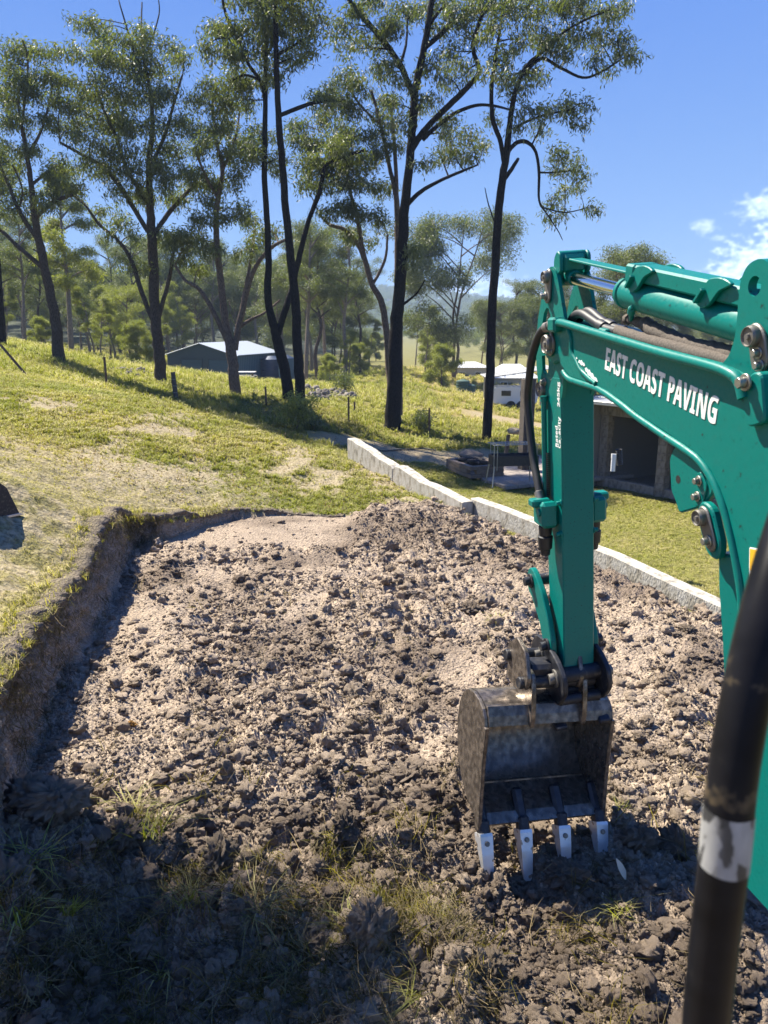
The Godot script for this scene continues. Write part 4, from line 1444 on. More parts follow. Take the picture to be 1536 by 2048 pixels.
func hoses():
	var s := st()
	pipe(s, [Vector3(-0.075, 0.437, 0.022), Vector3(-0.125, 0.41, 0.028), Vector3(-0.19, 0.335, 0.030), Vector3(-0.235, 0.226, 0.030), Vector3(-0.250, 0.151, 0.030), Vector3(-0.229, 0.041, 0.030), Vector3(-0.190, -0.067, 0.034), Vector3(-0.135, -0.150, 0.040), Vector3(-0.10, -0.205, 0.045)], 0.0155, 12, 8)
	for k in 14:
		var t := 0.1 + k * 0.06
	part("hose", s, M.rubber, null, "long black hose hanging left of the arm")
	s = st()
	rod(s, Vector3(-0.118, -0.178, 0.043), Vector3(-0.095, -0.215, 0.046), 0.019, -1, 6, 0.002)
	part("hose_fitting", s, M.pin)
	for k in 2:
		s = st()
		var z := -0.035 - 0.028 * k
		pipe(s, [Vector3(-0.02, 0.40, z), Vector3(0.02, 0.462, z), Vector3(0.09, 0.478 + 0.006 * k, z), Vector3(0.178, 0.455, z), Vector3(0.262, 0.430, z), Vector3(0.34, 0.420, z)], 0.015, 12, 6)
		part("hose", s, M.rubber, null, "short black hose bending over the boom nose")
	s = st()
	rod(s, Vector3(0.225, 0.442, -0.035), Vector3(0.262, 0.431, -0.035), 0.019, -1, 14, 0.002)
	rod(s, Vector3(0.225, 0.442, -0.063), Vector3(0.262, 0.431, -0.063), 0.019, -1, 14, 0.002)
	part("hose_ferrule", s, M.rubber)
	s = st()
	box_at(s, Vector3(0.30, 0.420, -0.05), Vector3(0.05, 0.022, 0.09), 0.004, Vector3(0, 0, -0.13))
	part("hose_clamp", s, M.teal_clean)
	s = st()
	pipe(s, [Vector3(0.33, 0.423, -0.04), Vector3(0.49, 0.402, -0.035), Vector3(0.70, 0.376, -0.04), Vector3(0.92, 0.35, -0.045)], 0.017, 12, 8, 0.25)
	part("hose_sleeve", s, M.sleeve, null, "grey brown cloth sleeve round the lower hose")
	s = st()
	pipe(s, [Vector3(0.45, 0.44, -0.07), Vector3(0.52, 0.424, -0.06), Vector3(0.60, 0.405, -0.062), Vector3(0.70, 0.388, -0.058), Vector3(0.80, 0.376, -0.062), Vector3(0.93, 0.363, -0.06)], 0.021, 12, 8, 0.4)
	part("hose_sleeve", s, M.sleeve, null, "dark brown wrinkled cloth sleeve below the arm cylinder")
	s = st()
	rod(s, Vector3(0.34, 0.456, -0.07), Vector3(0.41, 0.446, -0.07), 0.012, -1, 12, 0.002)
	rod(s, Vector3(0.40, 0.448, -0.07), Vector3(0.47, 0.436, -0.07), 0.016, 0.018, 12, 0.002)
	rod(s, Vector3(0.335, 0.457, -0.07), Vector3(0.355, 0.454, -0.07), 0.017, -1, 6, 0.002)
	part("hose_end", s, M.sleeve)
	s = st()
	rod(s, Vector3(0.385, 0.455, -0.06), Vector3(0.432, 0.478, -0.035), 0.008, -1, 10, 0.001)
	rod(s, Vector3(0.425, 0.474, -0.038), Vector3(0.445, 0.490, -0.03), 0.012, -1, 12, 0.003)
	rod(s, Vector3(0.445, 0.487, -0.03), Vector3(0.448, 0.50, -0.03), 0.008, 0.006, 10, 0.002)
	part("grease_elbow", s, M.teal_clean)

func linkage():
	var s := st()
	rod(s, Vector3(-0.172, 0.205, -0.10), Vector3(-0.172, 0.205, -0.03), 0.05, -1, 20, 0.003)
	rod(s, Vector3(-0.180, 0.18, -0.064), Vector3(-0.225, -0.40, -0.064), 0.040, -1, 24, 0.003)
	part("bucket_cylinder", s, M.teal_clean)
	s = st()
	rod(s, Vector3(-0.225, -0.40, -0.064), Vector3(-0.245, -0.60, -0.064), 0.020, -1, 20)
	part("bucket_cylinder_rod", s, M.chrome)
	for k in 2:
		var z := 0.012 if k == 0 else -0.165
		s = st()
		plate(s, rounded([Vector2(-0.285, -0.60), Vector2(-0.275, -0.545), Vector2(-0.235, -0.525), Vector2(-0.195, -0.545), Vector2(-0.13, -0.60), Vector2(-0.07, -0.69), Vector2(-0.035, -0.78), Vector2(-0.035, -0.84), Vector2(-0.075, -0.865), Vector2(-0.115, -0.83), Vector2(-0.155, -0.74), Vector2(-0.235, -0.655), Vector2(-0.275, -0.64)], 0.02), z, z + 0.024, 0.004)
		var l := part("link_plate", s, M.teal)
		s = st()
		var zo := z + 0.024 if k == 0 else z
		var dr := 1.0 if k == 0 else -1.0
		for e in [Vector2(-0.238, -0.585), Vector2(-0.075, -0.805)]:
			s = st()
			bolt(s, e.x, e.y, zo, 0.020, 0.03, dr)
			part("link_bolt", s, M.black_paint, l)
		# side plates of the hitch
		s = st()
		var hz := 0.022 if k == 0 else -0.162
		plate(s, rounded([Vector2(-0.235, -0.86), Vector2(-0.19, -0.80), Vector2(-0.10, -0.79), Vector2(0.02, -0.825), Vector2(0.085, -0.87), Vector2(0.095, -0.94), Vector2(0.03, -1.02), Vector2(-0.06, -1.045), Vector2(-0.15, -1.05), Vector2(-0.27, -0.97)], 0.03), hz, hz + 0.020, 0.004)
		box(s, Transform3D(Basis(Vector3(0, 0, 1), -0.42), Vector3(-0.11, -1.035, hz + 0.012)), Vector3(0.36, 0.022, 0.05), 0.005)
		var h := part("hitch_plate", s, M.black_paint)
		s = st()
		for e in [Vector3(0.015, -0.905, 0.024), Vector3(-0.125, -0.86, 0.018)]:
			s = st()
			bolt(s, e.x, e.y, hz + (0.02 if k == 0 else 0.0), e.z, 0.03, dr)
			part("hitch_bolt", s, M.pin, h)
	s = st()
	rod(s, Vector3(-0.24, -0.585, -0.16), Vector3(-0.24, -0.585, 0.03), 0.024, -1, 18)
	part("link_pin", s, M.black_paint)
	s = st()
	rod(s, Vector3(0.0, -0.905, -0.15), Vector3(0.0, -0.905, 0.02), 0.034, -1, 20)
	part("link_pin", s, M.black_paint)
	s = st()
	box_at(s, Vector3(-0.04, -0.985, -0.065), Vector3(0.09, 0.05, 0.145), 0.012)
	box_at(s, Vector3(-0.04, -1.02, -0.065), Vector3(0.10, 0.06, 0.13), 0.012)
	rod(s, Vector3(0.02, -1.0, -0.14), Vector3(0.02, -1.0, 0.03), 0.022, -1, 18, 0.003)
	part("hitch_body", s, M.black_paint)

func bucket():
	var yaw := deg_to_rad(14.0)
	var roll := deg_to_rad(-4.0)
	var es := Vector3(sin(yaw), 0, cos(yaw))
	var en0 := Vector3(-cos(yaw), 0, sin(yaw))
	var uy := Vector3.UP * cos(roll) + en0 * sin(roll)
	var en := en0 * cos(roll) - Vector3.UP * sin(roll)
	# x towards the viewer, y up, z to the left; origin in the middle of the mouth
	var bf := Transform3D(Basis(es, uy, en), Vector3(0.642, 0.392, -2.70))
	var keep := FR
	FR = bf
	var prof := [Vector2(0.0, 0.19), Vector2(-0.010, 0.220), Vector2(-0.035, 0.248), Vector2(-0.08, 0.266), Vector2(-0.14, 0.270), Vector2(-0.20, 0.255), Vector2(-0.245, 0.22), Vector2(-0.275, 0.16), Vector2(-0.282, 0.08), Vector2(-0.265, 0.0), Vector2(-0.23, -0.08), Vector2(-0.175, -0.14), Vector2(-0.10, -0.182), Vector2(-0.01, -0.20)]
	var hw := 0.262
	# shell: a bent sheet with thickness
	var s := st()
	var inner := []
	for i in prof.size():
		var t: Vector2 = (prof[mini(i + 1, prof.size() - 1)] - prof[maxi(i - 1, 0)]).normalized()
		inner.append(prof[i] + Vector2(-t.y, t.x) * 0.012)
	for i in prof.size() - 1:
		var n = (prof[i] + prof[i + 1]) * 0.5 - Vector2(-0.16, 0.06)
		quad(s, v3(prof[i], -hw), v3(prof[i], hw), v3(prof[i + 1], hw), v3(prof[i + 1], -hw), v3(n, 0), 1)
		quad(s, v3(inner[i], -hw), v3(inner[i], hw), v3(inner[i + 1], hw), v3(inner[i + 1], -hw), v3(-n, 0), 2)
	for i in [0, prof.size() - 1]:
		quad(s, v3(prof[i], -hw), v3(prof[i], hw), v3(inner[i], hw), v3(inner[i], -hw), Vector3(1, 0, 0))
	var b := part("bucket", s, M.steel)
	for k in 2:   # side plates
		s = st()
		var z := 0.262 if k == 0 else -0.278
		var side := prof.duplicate()
		side.append(Vector2(0.012, -0.245))
		side.append(Vector2(0.045, -0.235))
		side.append(Vector2(0.030, -0.10))
		side.append(Vector2(0.016, 0.06))
		side.append(Vector2(0.016, 0.19))
		plate(s, side, z, z + 0.016, 0.003)
		part("side_plate", s, M.steel, b)
	s = st()   # stiff top edge
	plate(s, [Vector2(0.006, 0.192), Vector2(-0.006, 0.228), Vector2(-0.024, 0.262), Vector2(-0.04, 0.262), Vector2(-0.018, 0.215), Vector2(-0.008, 0.188)], -0.262, 0.262, 0.002)
	part("top_edge", s, M.steel, b)
	s = st()   # inner lining, worn by earth
	for i in prof.size() - 1:
		var p: Vector2 = inner[i] + (Vector2(-0.16, 0.06) - inner[i]).normalized() * 0.004
		var q: Vector2 = inner[i + 1] + (Vector2(-0.16, 0.06) - inner[i + 1]).normalized() * 0.004
		quad(s, v3(p, -0.26), v3(p, 0.26), v3(q, 0.26), v3(q, -0.26), v3(Vector2(-0.16, 0.06) - p, 0), 1)
	part("lining", s, M.steel, b)
	s = st()   # cutting edge
	plate(s, [Vector2(0.0, -0.188), Vector2(-0.16, -0.158), Vector2(-0.16, -0.175), Vector2(-0.02, -0.214), Vector2(0.035, -0.222), Vector2(0.04, -0.212)], -0.262, 0.262, 0.002)
	box_at(s, Vector3(-0.145, -0.148, 0), Vector3(0.022, 0.018, 0.52), 0.003, Vector3(0, 0, 0.3))
	part("cutting_edge", s, M.steel, b)
	# hinge ears on the top
	for k in 2:
		s = st()
		var z: float = [0.075, -0.145][k]
		plate(s, rounded([Vector2(0.018, 0.175), Vector2(0.02, 0.23), Vector2(0.0, 0.33), Vector2(-0.02, 0.385), Vector2(-0.07, 0.40), Vector2(-0.13, 0.44), Vector2(-0.19, 0.45), Vector2(-0.23, 0.41), Vector2(-0.25, 0.285), Vector2(-0.12, 0.27), Vector2(-0.03, 0.24)], 0.02), z, z + 0.02, 0.003)
		part("hinge_ear", s, M.steel, b)
	s = st()
	rod(s, Vector3(-0.045, 0.345, -0.19), Vector3(-0.045, 0.345, 0.135), 0.024, -1, 18, 0.003)
	rod(s, Vector3(-0.19, 0.40, -0.19), Vector3(-0.19, 0.40, 0.135), 0.024, -1, 18, 0.003)
	part("bucket_pin", s, M.black_paint, b)
	# hitch cheeks that reach from the arm onto the bucket pins
	for k in 2:
		s = st()
		var z: float = [0.100, -0.125][k]
		plate(s, rounded([Vector2(-0.02, 0.32), Vector2(0.0, 0.37), Vector2(-0.05, 0.47), Vector2(-0.14, 0.50), Vector2(-0.22, 0.43), Vector2(-0.20, 0.37), Vector2(-0.10, 0.33)], 0.02), z, z + 0.018, 0.003)
		part("hitch_cheek", s, M.steel, b)
	s = st()
	box_at(s, Vector3(-0.10, 0.38, -0.01), Vector3(0.10, 0.06, 0.20), 0.015)
	part("hitch_block", s, M.black_paint, b)
	# four teeth
	for k in 4:
		var z: float = [0.252, 0.083, -0.085, -0.254][k]
		var splay: float = [0.03, 0.0, -0.01, -0.045][k]
		var ln: float = [0.0, 0.0, 0.0, -0.005][k]
		var tf := Transform3D(Basis(Vector3(1, 0, 0), splay) * Basis(Vector3(0, 0, 1), 0.5), Vector3(0.010, -0.205, z))
		s = st()   # adapter welded over the lip
		for q in [[Vector3(-0.01, 0.0, 0), Vector3(0.046, 0.17, 0.058)]]:
			box(s, tf * Transform3D(Basis(Vector3(0, 0, 1), 0.25), Vector3(-0.012, 0.035, 0)), Vector3(0.036, 0.14, 0.046), 0.012)
			box(s, tf * Transform3D(Basis(), Vector3(0.004, -0.035, 0)), Vector3(0.050, 0.07, 0.044), 0.008)
		part("tooth_adapter", s, M.black_paint, b)
		s = st()   # the tip, a wedge
		var ring := []
		for e in [[-0.050, 0.0245, 0.033, -0.030], [-0.062, 0.026, 0.034, -0.032], [-0.13, 0.0235, 0.027, -0.016], [-0.20, 0.0205, 0.016, -0.002], [-0.232, 0.017, 0.009, 0.001], [-0.242, 0.010, 0.006, 0.003]]:
			ring.append([Vector3(e[3], e[0], -e[1]), Vector3(e[2], e[0], -e[1]), Vector3(e[2], e[0], e[1]), Vector3(e[3], e[0], e[1])])
		var cm := Vector3(0.006, -0.13, 0)
		for i in ring.size() - 1:
			for j in 4:
				var m4: Vector3 = (ring[i][j] + ring[i][(j + 1) % 4]) * 0.5 - Vector3(0.006, ring[i][0].y, 0)
				quad(s, tf * ring[i][j], tf * ring[i][(j + 1) % 4], tf * ring[i + 1][(j + 1) % 4], tf * ring[i + 1][j], tf.basis * m4)
		for i in [0, ring.size() - 1]:
			quad(s, tf * ring[i][0], tf * ring[i][1], tf * ring[i][2], tf * ring[i][3], tf.basis * (Vector3.UP if i == 0 else Vector3.DOWN))
		part("tooth", s, M.tooth, b)
		s = st()
		rod(s, tf * Vector3(0.030, -0.088, 0), tf * Vector3(0.037, -0.088, 0), 0.010, -1, 14, 0.001)
		part("tooth_pin", s, M.steel, b)
	FR = keep

func hand_post():
	# black rail just beside the viewer, with a worn paper label wrapped round it
	var pts := [Vector3(0.264, 1.36, -0.48), Vector3(0.262, 1.55, -0.50), Vector3(0.266, 1.70, -0.512), Vector3(0.272, 1.78, -0.525), Vector3(0.293, 1.875, -0.55), Vector3(0.335, 1.955, -0.60), Vector3(0.39, 2.03, -0.66), Vector3(0.46, 2.10, -0.72)]
	var keep := FR
	FR = Transform3D()
	var s := st()
	pipe(s, pts, 0.0185, 28, 8)
	part("hand_rail", s, M.rail)
	s = st()
	var path := curve(pts, 14)
	var n := 20
	var rows := []
	for p in path:
		if p.y < 1.684 or p.y > 1.742: continue
		var row := []
		for i in n + 1:
			var w := lerpf(-2.5, 0.45, float(i) / n)
			row.append(p + Vector3(-cos(w), 0.06 * sin(w), -sin(w)) * 0.0191)
		rows.append(row)
	for j in rows.size() - 1:
		for i in n:
			quad(s, rows[j][i], rows[j][i + 1], rows[j + 1][i + 1], rows[j + 1][i], rows[j][i] - path[int(path.size() * 0.4)] * Vector3(1, 0, 1) - Vector3(0, rows[j][i].y, 0), 1)
	part("worn_label", s, M.worn_label)
	# the boom's swing post low at the right edge
	s = st()
	box_at(s, Vector3(0.598, 0.80, -0.80), Vector3(0.12, 1.66, 0.16), 0.02)
	part("swing_post", s, M.teal_clean)
	FR = keep

# ================= trees =================
class Wood:   # gathers limbs into one mesh
	var v := PackedVector3Array()
	var n := PackedVector3Array()
	var ids := PackedInt32Array()
	func limb(pts: Array, radii: Array, sides: int, wob := 0.0, flare := false):
		var side := Vector3.ZERO
		var first := v.size()
		var m := pts.size()
		for i in m:
			var p: Vector3 = pts[i]
			var d: Vector3 = (pts[mini(i + 1, m - 1)] - pts[maxi(i - 1, 0)]).normalized()
			if side == Vector3.ZERO: side = d.cross(Vector3(0.21, 0.13, 0.97)).normalized()
			side = (side - d * side.dot(d)).normalized()
			var up := d.cross(side)
			for k in sides:
				var a := TAU * k / sides
				var dir := side * cos(a) + up * sin(a)
				var r: float = radii[i] * (1.0 + wob * sin(a * 3.0 + p.y * 1.7) + wob * 0.6 * sin(a * 5.0 - p.y * 3.1))
				v.append(p + dir * r)
				n.append(dir)
		for i in m - 1:
			for k in sides:
				var a := first + i * sides + k
				var b := first + i * sides + (k + 1) % sides
				ids.append_array([a, a + sides, b, b, a + sides, b + sides])
	func mesh() -> ArrayMesh:
		var a := []
		a.resize(Mesh.ARRAY_MAX)
		a[Mesh.ARRAY_VERTEX] = v
		a[Mesh.ARRAY_NORMAL] = n
		a[Mesh.ARRAY_INDEX] = ids
		var r := ArrayMesh.new()
		r.add_surface_from_arrays(Mesh.PRIMITIVE_TRIANGLES, a)
		return r

var sprigs := []

func leaf_spray(count: int, length: float, width: float, reach: float, droop: float, sd: int) -> ArrayMesh:
	var r := RandomNumberGenerator.new()
	r.seed = sd
	var v := PackedVector3Array()
	var n := PackedVector3Array()
	var c := PackedColorArray()
	var ids := PackedInt32Array()
	for i in count:
		var o := Vector3(r.randfn(), r.randfn() * 0.75, r.randfn()) * reach * 0.5
		var d := Vector3(r.randfn() * 0.6, -droop + r.randfn() * 0.45, r.randfn() * 0.6).normalized()
		var w := d.cross(Vector3(r.randfn(), r.randfn(), r.randfn())).normalized()
		var l := length * r.randf_range(0.7, 1.25)
		var up := d.cross(w).normalized()
		var b := up * l * 0.06
		var f := v.size()
		v.append_array([o, o + d * l * 0.45 + w * width * 0.5 + b, o + d * l, o + d * l * 0.45 - w * width * 0.5 + b])
		var nn := (up if up.y > 0 else -up)
		for k in 4: n.append((up * 0.85 + (w * (0.35 if k == 1 else (-0.35 if k == 3 else 0.0)))).normalized())
		var t := r.randf_range(0.75, 1.25)
		for k in 4: c.append(Color(t, t, t * r.randf_range(0.9, 1.1)))
		ids.append_array([f, f + 1, f + 2, f, f + 2, f + 3])
	var a := []
	a.resize(Mesh.ARRAY_MAX)
	a[Mesh.ARRAY_VERTEX] = v
	a[Mesh.ARRAY_NORMAL] = n
	a[Mesh.ARRAY_COLOR] = c
	a[Mesh.ARRAY_INDEX] = ids
	var m := ArrayMesh.new()
	m.add_surface_from_arrays(Mesh.PRIMITIVE_TRIANGLES, a)
	return m

func leaf_tint(kind: int) -> Color:
	var k := rng.randf_range(0.75, 1.2)
	var c: Color
	match kind:
		0: c = Color(0.160, 0.180, 0.085)   # grey green gum
		1: c = Color(0.132, 0.152, 0.078)   # darker
		2: c = Color(0.30, 0.31, 0.085)   # young, yellow green
		_: c = Color(0.095, 0.110, 0.050)
	if rng.randf() < 0.10: c = c.lerp(Color(0.20, 0.19, 0.06), 0.6)
	return Color(c.r * k, c.g * k, c.b * k)

func leaf_ball(places: Array, tints: Array, c: Vector3, r: float, count: int, size: float, kind: int):
	for i in count:
		var d := Vector3(rng.randfn(), rng.randfn(), rng.randfn()).normalized() * pow(rng.randf(), 0.45) * r
		d.y = d.y * 0.72
		var b := Basis.from_euler(Vector3(rng.randf_range(-0.4, 0.4), rng.randf() * TAU, rng.randf_range(-0.4, 0.4))).scaled(Vector3.ONE * size * rng.randf_range(0.75, 1.25))
		places.append(Transform3D(b, c + d))
		tints.append(leaf_tint(kind))

# limbs: arrays of (pixel x, pixel y, half width in pixels) traced up each limb of the photograph's tree; clumps: (x, y, radius) of leaf masses
func traced_gum(called: String, label: String, d0: float, limbs: Array, clumps: Array, bark: Material, kind := 0, density := 1.0, trunk_lower := 0.35):
	var base := on_land(limbs[0][0].x, d0, 0.15)
	var t := thing(called, base, label, "tree", "")
	var wood := Wood.new()
	var nodes := []   # [pixel, point, radius]
	for li in limbs.size():
		var marks: Array = limbs[li]
		var lean := 0.0 if li == 0 else rng.randf_range(-1.6, 1.6) * minf(1.0, d0 / 28.0)
		var d_start := d0
		if li > 0:
			var best := 1e9
			for q in nodes:
				var e: float = Vector2(marks[0].x, marks[0].y).distance_to(q[0])
				if e < best:
					best = e
					d_start = -q[1].z
		var pts := []
		var rad := []
		for i in marks.size():
			var q: Vector3 = marks[i]
			var fr := float(i) / maxf(marks.size() - 1, 1)
			var p := spot(q.x, q.y, d_start + lean * fr * fr)
			if li == 0 and i == 0: p.y = base.y
			pts.append(p - base)
			rad.append(maxf(q.z * 0.77 * d0 / LENS, 0.010))
		if li == 0:
			pts.insert(1, pts[0].lerp(pts[1], 0.12))
			rad.insert(1, rad[0])
			rad[0] = rad[0] * 1.3
		var path := curve(pts, 5)
		var rr := []
		for i in path.size():
			var u := float(i) / (path.size() - 1) * (rad.size() - 1)
			var k := mini(int(u), rad.size() - 2)
			rr.append(lerpf(rad[k], rad[k + 1], u - k))
		for i in range(1, path.size() - 1): path[i] += Vector3(n_mid.get_noise_2d(i * 0.13 + li * 3.0, d0), 0, n_mid.get_noise_2d(d0, i * 0.13 + li * 5.0)) * rr[i] * 0.25
		wood.limb(path, rr, 12 if li == 0 else (9 if rad[0] > 0.09 else 6), 0.06)
		for i in path.size():
			var fr := float(i) / (path.size() - 1)
			nodes.append([Vector2(lerpf(marks[0].x, marks[-1].x, fr), lerpf(marks[0].y, marks[-1].y, fr)) if false else pixel_of(path[i] + base), path[i] + base, rr[i], li, fr])
	var places := []
	var tints := []
	for q in clumps:
		var cp := Vector2(q.x, q.y)
		var best := 1e9
		var from = nodes[0]
		for e in nodes:
			if e[3] == 0 and e[4] < trunk_lower: continue
			var dd: float = cp.distance_to(e[0]) + maxf(0.0, cp.y - e[0].y) * 0.7 + e[2] * 40.0
			if dd < best:
				best = dd
				from = e
		var c := spot(q.x, q.y, -from[1].z + rng.randf_range(-1.1, 1.1) * minf(1.0, best / 40.0 + 0.3))
		var r: float = q.z * d0 / LENS
		# a branch out to the clump and twigs through it
		var a: Vector3 = from[1]
		var mid := a.lerp(c, 0.55) + Vector3(0, (c - a).length() * 0.10, 0) + Vector3(rng.randfn(), rng.randfn(), rng.randfn()) * (c - a).length() * 0.06
		var br := curve([a - base, mid - base, c - base], 4)
		var r0: float = minf(from[2] * 0.7, 0.012 + 0.018 * (c - a).length())
		var rr := []
		for i in br.size(): rr.append(lerpf(r0, 0.008, float(i) / (br.size() - 1)))
		wood.limb(br, rr, 5)
		var tw := int(clampf(r * 7.0, 3, 7))
		var ends := []
		for k in tw:
			var dir := Vector3(rng.randfn(), rng.randfn() * 0.7 + 0.15, rng.randfn()).normalized()
			var e := c + dir * r * rng.randf_range(0.55, 0.95) * Vector3(1, 0.75, 1)
			var s0 := mid.lerp(c, rng.randf_range(0.3, 1.0))
			wood.limb(curve([s0 - base, s0.lerp(e, 0.5) - base + Vector3(0, 0.06, 0), e - base], 2), [0.010, 0.009, 0.008, 0.006, 0.004], 4)
			ends.append(e)
		var total := int(r * r * 104.0 * density) + 4
		for k in ends.size():
			leaf_ball(places, tints, ends[k] - base, r * 0.50, maxi(1, int(total * 0.75 / ends.size())), 1.0, kind)
		leaf_ball(places, tints, c - base, r * 0.75, int(total * 0.25), 1.0, kind)
	piece("trunk", wood.mesh(), bark, t)
	tag(many("crown", sprigs[0], M.leaf, places, tints, t), "", "", "", "stuff")
	return t

func pixel_of(p: Vector3) -> Vector2:
	var c := cos(deg_to_rad(TILT))
	var s := sin(deg_to_rad(TILT))
	var z := -p.z * c - (p.y - EYE) * s
	return Vector2(768.0 + LENS * p.x / z, 1024.0 - LENS * ((p.y - EYE) * c - p.z * s) / z)

func trace(list: Array) -> Array:   # [x, y, w, x, y, w ...] into points
	var out := []
	for i in range(0, list.size(), 3): out.append(Vector3(list[i], list[i + 1], list[i + 2]))
	return out

func trees():
	sprigs = [leaf_spray(17, 0.175, 0.042, 0.32, 0.9, 1), leaf_spray(30, 0.19, 0.052, 0.46, 0.7, 2), leaf_spray(22, 0.36, 0.12, 0.75, 0.5, 3)]
	traced_gum("gum_tree", "dark leaning gum trunk cut off by the left edge, highest on the slope", 34.0,
		[trace([3, 690, 13, -2, 610, 11, -9, 500, 9, -22, 400, 7, -30, 300, 5])], trace([5, 320, 28, -22, 300, 35, 0, 365, 25, -18, 385, 30, -40, 340, 35]), M.bark_black, 1)
	traced_gum("gum_tree", "tall brown gum leaning left with forked limbs, second tree from the left edge", 31.0,
		[trace([119, 718, 15, 107, 620, 12, 85, 512, 10, 70, 438, 8, 63, 371, 6.5, 52, 297, 5, 41, 241, 3.5, 35, 190, 2]), trace([84, 534, 6, 37, 494, 5, 0, 460, 4, -40, 440, 3]), trace([72, 475, 6, 37, 419, 5, 11, 353, 4, -20, 300, 3]), trace([74, 434, 5, 104, 405, 5, 145, 390, 3.5]), trace([63, 371, 4, 93, 345, 3.5, 122, 327, 2]), trace([52, 315, 4, 70, 286, 4, 85, 255, 3, 100, 200, 2.5, 105, 170, 1.5]), trace([44, 250, 3, 52, 180, 2.5, 56, 122, 2, 45, 80, 1.5]), trace([37, 419, 3, 45, 380, 2, 25, 330, 2])],
		trace([45, 95, 33, 88, 112, 24, 20, 130, 30, 100, 150, 28, 40, 175, 38, 8, 200, 38, 75, 190, 34, 118, 170, 24, 35, 240, 35, 88, 240, 30, 10, 290, 34, 60, 300, 22, 118, 330, 28, 145, 370, 24, 100, 358, 24, 20, 350, 34, 45, 392, 26, 85, 398, 24, 112, 412, 20, 5, 420, 30, 62, 420, 20]), M.bark_dark, 0)
	traced_gum("gum_tree", "broad spreading gum with dark trunk left of the shed, dead twigs at its top", 31.0,
		[trace([322, 762, 15, 317, 700, 14, 312, 640, 13, 306, 520, 12, 303, 460, 11, 300, 400, 9, 298, 330, 7, 305, 250, 5, 300, 180, 4, 285, 110, 3]), trace([308, 470, 6, 335, 430, 6, 360, 400, 5, 385, 375, 4]), trace([300, 470, 6, 270, 420, 6, 235, 365, 6, 200, 330, 5, 165, 310, 4, 120, 285, 3]), trace([310, 650, 6, 285, 590, 6, 262, 520, 5, 235, 480, 4, 200, 450, 4, 170, 410, 3, 145, 390, 3]), trace([290, 400, 5, 255, 340, 5, 230, 270, 4, 200, 200, 3, 190, 150, 2]), trace([303, 330, 5, 330, 270, 4, 350, 200, 3, 365, 150, 2]), trace([275, 130, 2.5, 255, 60, 2, 240, 10, 1.5, 235, -12, 1]), trace([287, 110, 2.5, 283, 60, 2, 284, 5, 1.5]), trace([300, 90, 2, 318, 30, 1.5, 316, -8, 1]), trace([316, 640, 6, 335, 570, 5, 345, 520, 4, 350, 480, 3])],
		trace([150, 45, 16, 200, 62, 34, 165, 110, 34, 245, 80, 38, 300, 80, 34, 345, 92, 25, 205, 130, 38, 260, 130, 42, 320, 130, 38, 368, 115, 20, 165, 170, 34, 215, 185, 42, 275, 190, 42, 330, 190, 38, 122, 210, 34, 175, 235, 42, 235, 245, 42, 290, 255, 42, 345, 250, 38, 130, 262, 36, 190, 290, 38, 250, 300, 38, 310, 310, 38, 360, 300, 34, 165, 328, 28, 220, 345, 34, 280, 350, 38, 330, 360, 36, 375, 340, 28, 250, 390, 28, 300, 400, 32, 350, 400, 32, 388, 370, 28, 210, 420, 20, 240, 450, 24, 215, 470, 18, 268, 470, 22, 330, 470, 28, 360, 480, 28, 255, 520, 24, 290, 540, 18]), M.bark_dark, 0, 0.95)
	traced_gum("gum_tree", "brown gum with several stems rising in front of the shed doors", 30.0,
		[trace([470, 795, 15, 467, 740, 14, 462, 700, 13, 450, 640, 9, 437, 520, 8, 432, 450, 7, 435, 400, 6, 445, 340, 5, 432, 280, 4, 425, 200, 3]), trace([470, 700, 8, 480, 640, 8, 500, 560, 6, 520, 520, 5, 550, 490, 4, 585, 475, 3]), trace([458, 690, 7, 430, 630, 6, 400, 580, 5, 370, 560, 4, 350, 530, 3]), trace([478, 655, 5, 500, 640, 4, 530, 625, 3, 560, 600, 2.5]), trace([486, 600, 5, 500, 530, 4, 510, 460, 3]), trace([437, 400, 4, 410, 350, 3, 390, 300, 2.5]), trace([445, 340, 4, 470, 280, 3, 480, 220, 2])],
		trace([430, 180, 33, 465, 170, 28, 400, 210, 28, 445, 220, 38, 480, 215, 24, 410, 260, 34, 455, 265, 34, 400, 300, 28, 440, 310, 30, 480, 290, 25, 395, 350, 28, 430, 370, 32, 470, 360, 28, 405, 400, 28, 395, 440, 28, 440, 440, 26, 480, 420, 28, 500, 450, 24, 385, 480, 28, 420, 500, 26, 490, 500, 26, 400, 540, 22, 360, 520, 24, 520, 480, 24, 540, 462, 24, 370, 470, 24]), M.bark_brown, 0)
